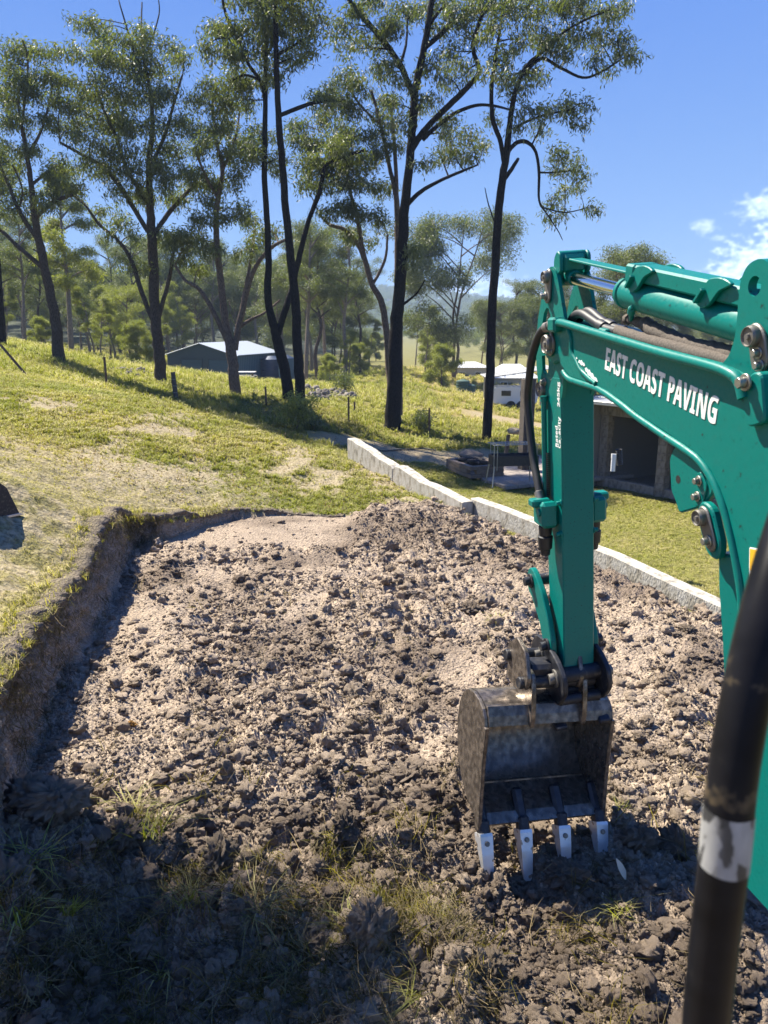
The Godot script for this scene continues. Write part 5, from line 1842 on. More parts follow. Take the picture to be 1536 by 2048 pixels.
	traced_gum("gum_tree", "black forked gum trunk with a low V, just right of the shed", 28.5,
		[trace([579, 796, 15, 570, 740, 14, 556, 690, 13, 548, 655, 11, 536, 600, 9, 537, 500, 8, 530, 380, 7, 530, 250, 6, 532, 120, 5, 535, 30, 4, 540, -60, 3]), trace([556, 668, 9, 572, 615, 8, 584, 575, 7, 597, 520, 7, 615, 450, 6, 640, 380, 6, 652, 330, 5, 690, 312, 4, 732, 300, 3]), trace([530, 200, 5, 523, 165, 4.5, 498, 130, 4, 478, 82, 3.5, 456, 40, 3.5, 446, 0, 3, 448, -40, 2]), trace([530, 165, 3, 490, 150, 3, 460, 165, 2]), trace([533, 110, 4, 560, 60, 3, 590, 20, 2]), trace([650, 335, 4, 690, 285, 3, 720, 270, 2])],
		trace([500, 20, 36, 540, 10, 38, 470, 60, 34, 520, 60, 38, 560, 60, 34, 450, 100, 30, 490, 110, 34, 545, 110, 34, 470, 150, 28, 510, 160, 28, 555, 150, 24, 440, 60, 24, 420, 55, 18, 405, 92, 20, 490, 200, 18, 500, 290, 32, 520, 262, 28, 495, 315, 28, 570, 310, 18, 545, 330, 24, 620, 330, 28, 655, 300, 28, 690, 290, 30, 640, 370, 24, 700, 340, 25, 480, -20, 34, 540, -50, 36]), M.bark_black, 0)
	traced_gum("gum_tree", "slender straight black gum trunk with a weedy shrub at its foot", 27.0,
		[trace([601, 842, 14, 599, 760, 13, 595, 680, 12, 590, 600, 11, 580, 500, 10, 570, 400, 9, 562, 300, 8, 556, 200, 7, 552, 110, 6, 550, 0, 5, 552, -120, 4]), trace([558, 232, 5, 600, 215, 5, 635, 205, 4, 690, 200, 2.5]), trace([553, 110, 4, 590, 90, 3, 620, 70, 2]), trace([551, 40, 4, 590, 0, 3, 630, -20, 2])],
		trace([600, 60, 30, 580, 30, 30, 560, -20, 38, 610, 0, 34, 640, 30, 24, 612, 100, 24, 590, 122, 24, 530, -30, 36, 625, 60, 20, 632, 198, 22, 660, 190, 22]), M.bark_black, 0)
	traced_gum("gum_tree", "grey brown twin-stemmed gum half hidden behind the thick black trunk", 30.5,
		[trace([793, 852, 14, 785, 790, 12, 776, 700, 9, 765, 610, 8, 745, 570, 7, 725, 500, 6, 715, 440, 5.5, 700, 380, 4, 690, 320, 3]), trace([797, 830, 11, 799, 700, 9, 796, 600, 8, 795, 480, 7, 793, 400, 7, 778, 330, 5, 762, 250, 4, 742, 180, 3]), trace([738, 545, 5, 716, 490, 5, 690, 460, 5, 660, 450, 4, 640, 430, 3]), trace([794, 400, 5, 790, 300, 5, 782, 220, 3.5]), trace([745, 570, 4, 770, 520, 3.5, 775, 470, 2.5]), trace([762, 250, 3, 720, 210, 3, 690, 160, 2])],
		trace([690, 150, 28, 720, 172, 28, 655, 182, 24, 680, 210, 34, 720, 220, 34, 760, 200, 28, 650, 240, 28, 690, 260, 34, 735, 270, 28, 775, 250, 24, 640, 290, 28, 680, 310, 34, 720, 320, 30, 760, 310, 28, 790, 290, 24, 655, 350, 28, 695, 370, 32, 735, 370, 28, 770, 370, 24, 680, 420, 28, 715, 430, 24, 745, 430, 24, 700, 470, 18, 650, 420, 24, 760, 440, 20, 735, 482, 16, 670, 330, 28, 612, 250, 26, 602, 290, 28, 625, 330, 28, 610, 370, 24]), M.bark_brown, 1)
	traced_gum("gum_tree", "thick black gum trunk in the middle with long sweeping right-hand limbs", 29.0,
		[trace([785, 862, 22, 788, 780, 19, 791, 690, 17, 797, 600, 15, 805, 500, 13, 809, 430, 12, 818, 330, 10, 826, 250, 10, 830, 180, 9, 845, 110, 8, 858, 40, 7, 870, -40, 6]), trace([826, 190, 7, 800, 130, 7, 765, 80, 7, 735, 45, 6, 705, 10, 5, 690, -20, 4]), trace([818, 310, 8, 835, 280, 8, 859, 249, 7, 898, 211, 7, 937, 172, 6, 958, 142, 5.5, 947, 103, 5, 950, 73, 5, 967, 21, 4]), trace([845, 280, 6, 868, 258, 5, 907, 228, 4.5, 950, 211, 4, 984, 211, 3.5, 1018, 219, 2.5]), trace([812, 412, 6, 842, 383, 5, 881, 361, 4, 920, 344, 3.5, 955, 330, 2]), trace([845, 100, 6, 881, 69, 6, 915, 39, 5, 967, 20, 5, 1014, 5, 4, 1060, -5, 3]), trace([850, 90, 5, 860, 50, 4, 890, 10, 3]), trace([800, 130, 4, 812, 90, 3, 815, 40, 2.5]), trace([790, 620, 5, 830, 590, 2, 850, 560, 1.2]), trace([800, 545, 3, 815, 515, 2.5, 822, 500, 2])],
		trace([720, 20, 28, 745, 0, 28, 762, 42, 28, 700, 62, 26, 740, 90, 28, 780, 60, 28, 800, 20, 28, 830, 20, 28, 880, 10, 38, 910, 50, 28, 900, 100, 28, 870, 130, 28, 900, 160, 28, 780, 140, 28, 812, 170, 22, 750, 142, 24, 860, 200, 24, 890, 250, 28, 840, 220, 24, 930, 20, 34, 970, 8, 34, 920, 130, 24, 940, 270, 28, 965, 290, 20, 912, 300, 26, 880, 312, 24, 850, 332, 20, 945, 312, 20, 900, 280, 24, 980, 240, 18, 830, 500, 18, 820, 522, 14, 800, 250, 22, 790, 210, 22, 870, 60, 24, 668, 60, 22, 690, 100, 22, 940, 70, 22, 1000, 20, 24]), M.bark_black, 1, 0.85)
	traced_gum("gum_tree", "tall slender black gum beside the excavator arm, one limb hanging to the right", 27.0,
		[trace([974, 878, 12, 980, 740, 11.5, 985, 620, 11, 993, 480, 10, 1000, 400, 10, 1008, 340, 9, 1014, 300, 8, 1018, 260, 7, 1025, 210, 6, 1035, 170, 5, 1055, 130, 4, 1080, 108, 4, 1100, 90, 3]), trace([1008, 325, 6, 1000, 280, 6, 986, 240, 6, 983, 180, 5, 990, 120, 4, 1000, 60, 3, 1005, 10, 2]), trace([1006, 362, 5, 1022, 340, 5, 1036, 318, 4]), trace([1017, 302, 5, 1035, 285, 5, 1055, 285, 5, 1072, 305, 4, 1078, 345, 4, 1078, 400, 3, 1092, 425, 2, 1115, 460, 1.5, 1125, 480, 1]), trace([1045, 150, 5, 1082, 117, 4, 1120, 135, 3.5, 1165, 155, 3, 1200, 145, 2.5, 1240, 120, 2]), trace([988, 442, 2, 976, 405, 1.6, 970, 376, 1]), trace([1025, 260, 4, 1050, 245, 3, 1090, 230, 2.5, 1140, 220, 2]), trace([1078, 345, 2.5, 1110, 345, 2, 1150, 340, 1.5]), trace([1080, 110, 3, 1120, 70, 3, 1170, 40, 2.5, 1220, 20, 2]), trace([1086, 415, 2, 1130, 425, 1.6, 1175, 415, 1.2])],
		trace([985, 62, 28, 1015, 30, 34, 1060, 20, 34, 1110, 20, 38, 1160, 25, 34, 1210, 25, 28, 1243, 16, 22, 1140, 70, 34, 1190, 80, 32, 1080, 70, 34, 1040, 80, 34, 1000, 110, 28, 1230, 82, 28, 1255, 100, 26, 1266, 112, 14, 1120, 110, 24, 1180, 120, 20, 1060, 140, 24, 1010, 160, 24, 1040, 180, 24, 1075, 152, 20, 1215, 140, 16, 1060, 225, 24, 1100, 220, 24, 1132, 215, 24, 1160, 245, 20, 1170, 208, 14, 1080, 265, 20, 1045, 255, 16, 1120, 310, 24, 1148, 330, 22, 1165, 345, 18, 1110, 345, 20, 1130, 380, 20, 1158, 375, 16, 1105, 400, 18, 1130, 420, 15, 1180, 415, 13, 1100, 436, 12, 1194, 418, 8, 970, 150, 20, 1090, 95, 24, 1150, -10, 30, 1050, -20, 30]), M.bark_black, 1, 0.85)
	# a tree outside the frame on the left, whose shade lies over the spoil at lower left
	var sh := thing("shade_tree", Vector3(-6.62, land(-6.62, 5.88) - 0.1, -5.88), "gum tree left of the view that shades the spoil in the corner", "tree")
	var w := Wood.new()
	w.limb(curve([Vector3.ZERO, Vector3(0.3, 2.2, 0.1), Vector3(0.9, 3.9, 0.5), Vector3(1.5, 5.0, 0.30), Vector3(2.7, 5.3, 0.6)], 5), range(21).map(func(i): return 0.24 - i * 0.009), 9, 0.06)
	w.limb(curve([Vector3(0.9, 3.9, 0.5), Vector3(0.7, 5.6, 0.4), Vector3(0.5, 7.2, 0.2)], 5), range(11).map(func(i): return 0.13 - i * 0.009), 7, 0.06)
	piece("trunk", w.mesh(), M.bark_dark, sh)
	var pl := []
	var ti := []
	for q in [[2.15, 5.3, 0.36, 0.36], [2.62, 5.3, 0.50, 0.26], [1.7, 5.3, 0.16, 0.30], [2.25, 5.3, 0.75, 0.34], [2.85, 5.3, 0.80, 0.24], [1.25, 5.4, 0.05, 0.36], [0.6, 6.0, 0.3, 0.8], [0.4, 7.2, 0.2, 1.1]]:
		leaf_ball(pl, ti, Vector3(q[0], q[1], q[2]), q[3], int(105 * q[3]), 1.1, 1)
	tag(many("crown", sprigs[0], M.leaf, pl, ti, sh), "", "", "", "stuff")

# kinds of tree that stand farther off: built once each, then copied
func wild_gum(h: float, spread: float, stems: int, kind: int, bark: Material, sd: int, low := 0.35, spray := 1, dens := 1.5) -> Node3D:
	rng.seed = sd
	var t := Node3D.new()
	var w := Wood.new()
	var pl := []
	var ti := []
	for sI in stems:
		var lean := Vector3(rng.randfn() * 0.06, 0, rng.randfn() * 0.06) * h * (1.0 if stems == 1 else 2.2)
		var pts := []
		for i in 6:
			var f := i / 5.0
			pts.append(Vector3(0, -0.4 if i == 0 else h * f * 0.95, 0) + lean * f * f + Vector3(rng.randfn(), 0, rng.randfn()) * 0.012 * h * (1.0 if i > 0 else 0.0))
		var path := curve(pts, 3)
		var r0 := h * 0.016 / sqrt(stems)
		w.limb(path, range(path.size()).map(func(i): return r0 * (1.0 - 0.85 * i / path.size()) * (1.3 if i == 0 else 1.0)), 7, 0.05)
		var nl := int(9.0 / stems) + 3
		for k in nl:
			var f := lerpf(low, 0.98, (k + rng.randf() * 0.6) / nl)
			var p: Vector3 = path[int(f * (path.size() - 1))]
			var a := rng.randf() * TAU
			var l := spread * (0.45 + 0.55 * sin(PI * clampf((f - low) / (1.05 - low) * 0.8 + 0.2, 0, 1))) * rng.randf_range(0.6, 1.1)
			var e := p + Vector3(cos(a) * l, l * rng.randf_range(0.3, 0.9), sin(a) * l)
			var m := p.lerp(e, 0.5) + Vector3(0, l * 0.08, 0)
			w.limb(curve([p, m, e], 3), [r0 * 0.45, r0 * 0.4, r0 * 0.34, r0 * 0.28, r0 * 0.2, r0 * 0.14, r0 * 0.07], 5)
			for c in 3:
				var q := m.lerp(e, 0.35 + 0.4 * c) + Vector3(rng.randfn(), rng.randfn() * 0.6, rng.randfn()) * spread * 0.16
				leaf_ball(pl, ti, q, spread * rng.randf_range(0.20, 0.32), int(13 * dens), 1.0, kind)
		leaf_ball(pl, ti, path[-1], spread * 0.3, int(16 * dens), 1.0, kind)
	piece("trunk", w.mesh(), bark, t)
	tag(many("crown", sprigs[spray], M.leaf, pl, ti, t), "", "", "", "stuff")
	return t

func far_trees():
	# [prototype, pixel x, metres ahead, scale] in groups that share a look
	var kinds := [wild_gum(14.0, 2.9, 1, 0, M.bark_pale, 201, 0.5), wild_gum(10.0, 2.9, 1, 2, M.bark_brown, 202, 0.3), wild_gum(16.0, 3.5, 1, 0, M.bark_dark, 203, 0.48), wild_gum(11.0, 3.9, 2, 0, M.bark_brown, 204, 0.26, 1, 2.6), wild_gum(5.0, 1.5, 3, 2, M.bark_brown, 205, 0.15, 0, 2.2), wild_gum(13.0, 1.7, 1, 2, M.bark_pale, 206, 0.35)]
	var used := []
	for k in kinds: used.append(false)
	rng.seed = 91
	var lists := [
		["slender young gum with bright narrow crown, left of the broad spreading gum", "", [[5, 152, 46.0, 0.86]]],
		["big bushy olive gum between the two black trunks on the right", "", [[3, 905, 74.0, 1.30]]],
		["tall rounded gum whose crown shows above the excavator boom", "", [[3, 1258, 62.0, 1.02]]],
		["small gum behind the excavator boom, left of the tall rounded crown", "", [[3, 1190, 66.0, 0.66]]],
		["among the trees along the left skyline", "trees along the left skyline", [[2, 30, 62.0, 0.62], [0, 62, 52.0, 0.62], [2, 95, 66.0, 0.60], [3, -40, 58.0, 0.8], [0, 190, 64.0, 0.62], [3, 8, 75.0, 0.75], [2, 120, 80.0, 0.62], [1, 60, 85.0, 0.9], [3, 150, 88.0, 0.85], [2, -20, 90.0, 0.8], [0, 100, 95.0, 0.8]]],
		["among the saplings left of the shed", "saplings left of the shed", [[5, 30, 50.0, 0.3], [4, 95, 54.0, 0.5], [5, 195, 52.0, 0.38], [5, 235, 60.0, 0.5], [1, 262, 60.0, 0.6], [4, 285, 52.0, 0.6], [5, 318, 66.0, 0.5], [1, 225, 72.0, 0.7], [1, 345, 84.0, 0.7], [0, 175, 58.0, 0.45], [5, 375, 84.0, 0.7], [5, 212, 49.0, 0.3], [1, 300, 88.0, 0.9]]],
		["in the wood behind the shed", "wood behind the shed", [[2, 275, 78.0, 0.8], [0, 345, 92.0, 0.95], [2, 372, 96.0, 0.9], [3, 400, 100.0, 1.0], [0, 430, 92.0, 1.0], [2, 455, 105.0, 0.9], [3, 490, 98.0, 1.0], [0, 515, 92.0, 1.0], [1, 540, 100.0, 1.1], [2, 250, 92.0, 0.85], [3, 205, 98.0, 0.9], [2, 325, 110.0, 1.0], [3, 365, 118.0, 1.0], [0, 410, 122.0, 1.0], [2, 470, 120.0, 0.95], [3, 520, 125.0, 1.0], [1, 560, 110.0, 1.1]]],
		["in the row right of the shed", "straight gums right of the shed", [[0, 612, 60.0, 0.86], [2, 640, 64.0, 0.76], [0, 655, 70.0, 0.9], [0, 688, 58.0, 0.82], [2, 722, 80.0, 0.72], [3, 575, 78.0, 0.95], [0, 625, 84.0, 1.0], [3, 665, 92.0, 0.95], [2, 600, 96.0, 0.85], [3, 705, 100.0, 0.85], [1, 680, 108.0, 0.9]]],
		["in the paddock past the thick black trunk", "young trees in the paddock", [[5, 700, 58.0, 0.34], [4, 660, 52.0, 0.42], [5, 740, 98.0, 0.5], [0, 830, 104.0, 0.5], [5, 850, 80.0, 0.55], [4, 868, 88.0, 1.0], [4, 882, 62.0, 0.75], [4, 752, 125.0, 0.9], [4, 720, 75.0, 0.6]]],
		["in the belt by the far houses", "trees beside the far houses", [[3, 1002, 82.0, 0.72], [2, 1025, 95.0, 0.72], [3, 1050, 88.0, 0.8], [0, 1075, 92.0, 0.8], [2, 1110, 96.0, 0.75], [3, 1145, 90.0, 0.78], [3, 1300, 84.0, 0.8], [2, 1340, 90.0, 0.68], [3, 1230, 96.0, 0.8], [3, 1400, 100.0, 0.75], [2, 1450, 110.0, 0.7], [3, 960, 100.0, 0.8]]]]
	var order := ["first", "second", "third", "fourth", "fifth", "sixth", "seventh", "eighth", "ninth", "tenth", "eleventh", "twelfth", "thirteenth", "fourteenth", "fifteenth", "sixteenth", "seventeenth", "eighteenth"]
	var looks := ["slim pale-trunked gum", "low round-headed tree", "tall dark-trunked gum", "wide twin-stemmed gum", "leafy sapling", "narrow young gum"]
	for g in lists:
		g[2].sort_custom(func(p, q): return p[1] < q[1])
		for i in g[2].size():
			var e: Array = g[2][i]
			var o: Node3D
			if used[e[0]]: o = kinds[e[0]].duplicate()
			else:
				o = kinds[e[0]]
				used[e[0]] = true
			o.name = numbered("gum_tree" if e[0] != 4 else "sapling")
			add_child(o)
			o.position = on_land(e[1], e[2], 0.0)
			o.rotation.y = rng.randf() * TAU
			o.scale = Vector3.ONE * e[3] * rng.randf_range(0.95, 1.05)
			tag(o, g[0] if g[1] == "" else "%s, %s from the left %s" % [looks[e[0]], order[i], g[0]], "tree", g[1])

func forest():
	rng.seed = 404
	var forms := []
	for k in 3:
		var w := Wood.new()
		var pl := []
		var ti := []
		for i in 5:
			var c := Vector3(rng.randfn() * 1.6, 6.0 + rng.randf() * 4.0, rng.randfn() * 1.6)
			leaf_ball(pl, ti, c, 1.35, 12, 1.0, 0)
			w.limb([Vector3(0, -1, 0), c * Vector3(0.3, 0.5, 0.3), c], [0.18, 0.12, 0.05], 4)
		var s := st()
		for t in pl: s.append_from(sprigs[2], 0, t)
		var m: ArrayMesh = s.commit()
		forms.append([m, w.mesh()])
	for job in [["woods", 1500, 0], ["woods", 5200, 1], ["woods", 800, 2]]:
		var pl := [[], [], []]
		var ti := [[], [], []]
		for i in job[1]:
			var x := 0.0
			var f := 0.0
			var y := 0.0
			var sc := 1.0
			if job[2] == 0:
				f = rng.randf_range(105.0, 330.0)
				x = rng.randf_range(-0.62, -0.06) * f
				y = near_hill(x, f) if f > 130.0 and x < -8.0 else maxf(near_hill(x, f), smooth_land(x, f))
				y = maxf(y, smooth_land(x, f))
				sc = rng.randf_range(0.9, 1.35)
			elif job[2] == 1:
				f = rng.randf_range(560.0, 1160.0)
				x = rng.randf_range(-0.25, 0.55) * f
				y = maxf(far_hill(x, f), -5.0)
				sc = rng.randf_range(1.0, 1.6)
			else:
				f = rng.randf_range(170.0, 480.0)
				x = rng.randf_range(-0.12, 0.55) * f
				if absf(x / f - 0.02) < 0.035 and f < 330.0: continue
				y = -6.0
				sc = rng.randf_range(0.5, 0.8)
			var k := rng.randi() % 3
			pl[k].append(Transform3D(Basis(Vector3.UP, rng.randf() * TAU).scaled(Vector3.ONE * sc), Vector3(x, y - 0.5, -f)))
			var v := rng.randf_range(0.6, 1.25)
			ti[k].append(Color(0.19 * v, 0.21 * v, 0.085 * v).lerp(Color(0.32, 0.31, 0.10), 0.25 * rng.randf()))
		for k in 3:
			tag(many("woods", forms[k][0], M.leaf, pl[k], ti[k]), "", "", "", "stuff")

# ================= things in the yard =================
func hit(px: float, py: float, from := 1.5) -> Vector3:   # where the sight line through a pixel meets the land
	var f := from
	while f < 140.0:
		var p := spot(px, py, f)
		if p.y < land(p.x, f): return Vector3(p.x, land(p.x, f), -f)
		f += 0.03 + f * 0.006
	return spot(px, py, 60.0)

func stone(r: RandomNumberGenerator, fine := 10, squash := 0.75, cuts := 9, rough := 0.12) -> ArrayMesh:
	var planes := []
	for k in cuts: planes.append([Vector3(r.randfn(), r.randfn(), r.randfn()).normalized(), r.randf_range(0.62, 0.95)])
	var seed_off := r.randf() * 50.0
	var rows := []
	for j in fine + 1:
		var row := []
		for i in fine * 2:
			var a := PI * j / fine
			var e := TAU * i / (fine * 2)
			var d := Vector3(sin(a) * cos(e), cos(a), sin(a) * sin(e))
			var q := 1.0
			for p in planes:
				var dt: float = d.dot(p[0])
				if dt > 0.01: q = minf(q, p[1] / dt)
			q *= 1.0 + rough * n_mid.get_noise_3d(d.x * 0.5 + seed_off, d.y * 0.5, d.z * 0.5) + rough * 0.8 * n_fine.get_noise_3d(d.x * 0.35, d.y * 0.35 + seed_off, d.z * 0.35)
			row.append(d * q * Vector3(1.0, squash, 0.85))
		rows.append(row)
	var s := st()
	s.set_color(Color.WHITE)
	for j in fine:
		for i in fine * 2:
			var i1 := (i + 1) % (fine * 2)
			var out: Vector3 = rows[j][i] + rows[j + 1][i1]
			if j > 0: tri(s, rows[j][i], rows[j][i1], rows[j + 1][i1], out, 1)
			if j < fine - 1: tri(s, rows[j][i], rows[j + 1][i1], rows[j + 1][i], out, 1)
	return done(s)

func coloured(m: Mesh, c: Color) -> ArrayMesh:
	var a := m.surface_get_arrays(0)
	var cols := PackedColorArray()
	cols.resize(a[Mesh.ARRAY_VERTEX].size())
	cols.fill(c)
	a[Mesh.ARRAY_COLOR] = cols
	var r := ArrayMesh.new()
	r.add_surface_from_arrays(Mesh.PRIMITIVE_TRIANGLES, a)
	return r

func yard_things():
	rng.seed = 640
	var s := st()
	var e1 := Vector3(0.4, 0, 0.915)
	var e2 := Vector3(0.915, 0, -0.4)
	var bs := Basis(e2, Vector3.UP, e1)
	# paved corner of the lawn
	var y0 := -2.2
	var o := Vector3(1.78, y0, -23.5)
	var patio := Node3D.new()
	patio.name = "patio"
	patio.position = o
	add_child(patio)
	tag(patio, "", "", "", "structure")
	var tones := []
	for k in 4:
		s = st()
		box(s, Transform3D(bs, Vector3.ZERO), Vector3(0.39, 0.10, 0.39), 0.012)
		tones.append(coloured(done(s), Color(0.46, 0.39, 0.33) * [0.9, 1.0, 1.08, 0.96][k]))
	for i in 10:
		for j in 11:
			var c := e1 * (0.2 + i * 0.402 - 0.25) + e2 * (0.2 + j * 0.402)
			piece("paver", tones[rng.randi() % 4], M.masonry, patio, Transform3D(Basis(), c + Vector3.UP * (0.03 + rng.randf() * 0.006)))
	# fire pit of blocks
	var pit := thing("fire_pit", Vector3(2.46, y0 + 0.08, -21.1), "square brick fire pit filled with charred wood on the paving", "fire pit")
	for course in 3:
		for side in 4:
			var n: int = [4, 3, 4, 3][side]
			var len: float = [1.5, 1.1, 1.5, 1.1][side]
			var a: Vector3 = [Vector3.ZERO, Vector3.ZERO, e2 * 1.1, -e1 * 1.5][side]
			var d: Vector3 = [-e1, e2, -e1, e2][side]
			var inw: Vector3 = [e2, -e1, -e2, e1][side]
			var bl := len / n
			for k in n:
				var t0 := k * bl + (0.07 if side % 2 == 0 else 0.0) + (bl * 0.5 if course % 2 == 1 else 0.0)
				var t1 := minf(t0 + bl, len)
				if t1 - t0 < 0.05: continue
				s = st()
				box(s, Transform3D(Basis(d, Vector3.UP, d.cross(Vector3.UP)), a + d * (t0 + t1) * 0.5 + inw * 0.07 + Vector3.UP * (0.055 + course * 0.118)), Vector3(t1 - t0 - 0.008, 0.11, 0.136 + 0.004 * (k % 2)), 0.008)
				piece("brick", coloured(done(s), Color(0.30, 0.225, 0.17) * rng.randf_range(0.85, 1.12)), M.masonry, pit)
	for k in 6:
		s = st()
		var w := Wood.new()
		var a := Vector3(rng.randf_range(-0.2, 0.0), 0, rng.randf_range(-0.1, 0.1))
		var ln := rng.randf_range(0.5, 0.85)
		var yaw := rng.randf() * PI
		var tip := Vector3(cos(yaw) * ln, rng.randf_range(0.02, 0.22), sin(yaw) * ln)
		w.limb(curve([-tip * 0.5, Vector3(0, 0.03, 0.02), tip * 0.5], 4), [0.02, 0.07, 0.075, 0.07, 0.065, 0.07, 0.06, 0.055, 0.01], 9, 0.12)
		var lg := piece("charred_log", w.mesh(), M.char)
		lg.position = pit.position + e2 * rng.randf_range(0.4, 0.7) - e1 * rng.randf_range(0.5, 1.1) + Vector3.UP * (0.26 + 0.05 * (k % 3))
		tag(lg, "charred log lying in the brick fire pit", "log", "charred logs in the fire pit")
	var slab := stone(rng, 8, 0.25, 10, 0.1)
	var fs := piece("flat_stone", coloured(slab, Color(0.28, 0.22, 0.17)), M.masonry)
	fs.transform = Transform3D(Basis(Vector3(0.3, 1, 0).normalized(), 0.5).scaled(Vector3(0.42, 0.5, 0.3)), pit.position + e2 * 0.75 - e1 * 1.25 + Vector3.UP * 0.46)
	tag(fs, "brown slab leaning on the back rim of the fire pit", "stone")
	# charcoal grill
	var g := thing("barbecue_grill", Vector3(3.50, y0 + 0.08, -20.35), "black charcoal grill on thin splayed legs with wire rack above", "barbecue")
	var gb := Basis(Vector3.UP, 0.16)
	s = st()
	box(s, Transform3D(gb, Vector3(0, 0.69, 0.24)), Vector3(1.24, 0.28, 0.02), 0.004)
	box(s, Transform3D(gb, Vector3(0, 0.69, -0.24)), Vector3(1.24, 0.28, 0.02), 0.004)
	box(s, Transform3D(gb, gb.inverse() * (gb * Vector3(0.61, 0.69, 0))), Vector3(0.02, 0.279, 0.46), 0.004)
	for x in [-0.61, 0.61]: box(s, Transform3D(gb, gb * Vector3(x, 0.69, 0)), Vector3(0.02, 0.277, 0.46), 0.004)
	box(s, Transform3D(gb, Vector3(0, 0.56, 0)), Vector3(1.2, 0.02, 0.46), 0.004)
	piece("tray", done(s), M.black_paint, g)
	for k in 4:
		s = st()
		var x := -0.58 if k < 2 else 0.56
		var z := 0.22 if k % 2 == 0 else -0.22
		rod(s, gb * Vector3(x, 0.62, z), gb * Vector3(x * 1.12, 0.0, z * 1.5), 0.018, -1, 8)
		piece("leg", done(s), M.galv, g)
	for k in 6:
		s = st()
		var x: float = [-0.61, -0.52, -0.56, 0.50, 0.58, 0.61][k]
		var z: float = [0.25, 0.25, -0.25, -0.25, 0.25, -0.1][k]
		rod(s, gb * Vector3(x, 0.45 if k < 2 else 0.6, z), gb * Vector3(x, 1.12, z), 0.011, -1, 6)
		piece("upright", done(s), M.galv, g)
	s = st()
	for k in 15: rod(s, gb * Vector3(-0.60 + k * 0.0865, 1.12, -0.26), gb * Vector3(-0.60 + k * 0.0865, 1.12, 0.26), 0.006, -1, 5)
	for z in [-0.26, 0.0, 0.26]: rod(s, gb * Vector3(-0.64, 1.128, z), gb * Vector3(0.64, 1.128, z), 0.011, -1, 6)
	piece("wire_rack", done(s), M.galv, g)
	# posts
	var p := Vector3(4.25, -2.35, -22.6)
	var tp := thing("timber_post", p, "tall grey timber post standing between the grill and the excavator hose", "post")
	s = st()
	for k in 3: box(s, Transform3D(Basis(Vector3.UP, 0.3), Vector3(-0.105 + k * 0.105, 1.47 + 0.01 * k, 0.01 * (k % 2))), Vector3(0.102, 2.9, 0.30), 0.01)
	piece("post", done(s), M.timber, tp)
	var c0 := on_land(1018, 24.0, 0.1)
	var lp := thing("stump_post", c0, "short leaning post with a rough sandstone block on top", "post")
	s = st()
	rod(s, Vector3(-0.06, 0, 0), Vector3(0.03, 0.98, 0), 0.075, 0.06, 10, 0.01)
	piece("post", done(s), M.timber, lp)
	var blk := piece("sandstone_block", coloured(stone(rng, 9, 0.5, 12, 0.15), Color(0.52, 0.42, 0.28)), M.masonry)
	blk.transform = Transform3D(Basis(Vector3.UP, 0.4).scaled(Vector3(0.26, 0.24, 0.22)), c0 + Vector3(0.17, 1.08, 0))
	tag(blk, "yellow sandstone block resting on the short leaning post", "stone")
	# drain pipes at the wall
	var dp := hit(1211, 1139)
	dp.y = 0.0
	var pv := thing("drain_pipe", dp, "short white plastic pipe standing in the dirt by the wall", "pipe")
	s = st()
	lathe(s, Transform3D(), [Vector2(0.030, 0.17), Vector2(0.035, 0.17), Vector2(0.035, -0.1)], 24)
	lathe(s, Transform3D(), [Vector2(0.039, 0.10), Vector2(0.039, 0.17), Vector2(0.035, 0.172)], 24)
	piece("tube", done(s), M.white, pv)
	var cp := thing("corrugated_pipe", dp + Vector3(0.11, 0, -0.03), "black corrugated drain pipe end beside the white plastic pipe", "pipe")
	s = st()
	var prof := []
	for k in 18: prof.append(Vector2(0.052 if k % 2 == 0 else 0.043, 0.24 - k * 0.015))
	lathe(s, Transform3D(Basis(Vector3(0.4, 0, 1).normalized(), 0.16)), prof, 20)
	piece("tube", done(s), M.rubber, cp)
	# black hose along the edge of the lawn
	s = st()
	var hp := []
	for k in 7: hp.append(hit(752 + k * 20, 903.0 + 1.5 * sin(k * 1.1), 13.0) + Vector3.UP * 0.03)
	pipe(s, hp, 0.022, 6, 4)
	tag(piece("irrigation_hose", done(s), M.rubber), "thin black hose lying along the far edge of the lawn", "hose")
	# bucket of another machine at the left edge
	var lb := thing("loader_bucket", Vector3(-2.78, land(-2.78, 5.5) + 0.01, -5.5), "black steel loader bucket with bright cutting edge at the left frame edge", "loader bucket")
	lb.rotation.y = deg_to_rad(58.0)
	lb.scale = Vector3.ONE * 0.68
	s = st()
	plate(s, rounded([Vector2(0.10, 0.0), Vector2(-0.02, 0.33), Vector2(-0.12, 0.42), Vector2(-0.5, 0.44), Vector2(-0.62, 0.30), Vector2(-0.62, 0.0)], 0.02), -0.02, 0.0, 0.003)
	piece("side_plate", done(s), M.black_paint, lb)
	s = st()
	plate(s, [Vector2(-0.02, 0.33), Vector2(-0.12, 0.42), Vector2(-0.5, 0.44), Vector2(-0.62, 0.30), Vector2(-0.62, 0.0), Vector2(-0.605, 0.0), Vector2(-0.605, 0.295), Vector2(-0.495, 0.425), Vector2(-0.12, 0.405), Vector2(-0.03, 0.32)], -1.6, -0.02, 0.002)
	piece("shell", done(s), M.black_paint, lb)
	s = st()
	plate(s, [Vector2(0.135, -0.005), Vector2(0.09, 0.022), Vector2(-0.6, 0.022), Vector2(-0.6, -0.005)], -1.6, 0.012, 0.003)
	piece("cutting_edge", done(s), M.chrome_worn, lb)
	# picnic table by the shed
	var pt := thing("picnic_table", on_land(489, 60.0, 0.0), "small pale picnic table standing in front of the shed side wall", "table")
	s = st()
	box_at(s, Vector3(0, 0.74, 0), Vector3(1.9, 0.07, 0.8), 0.01)
	piece("tabletop", done(s), M.white, pt)
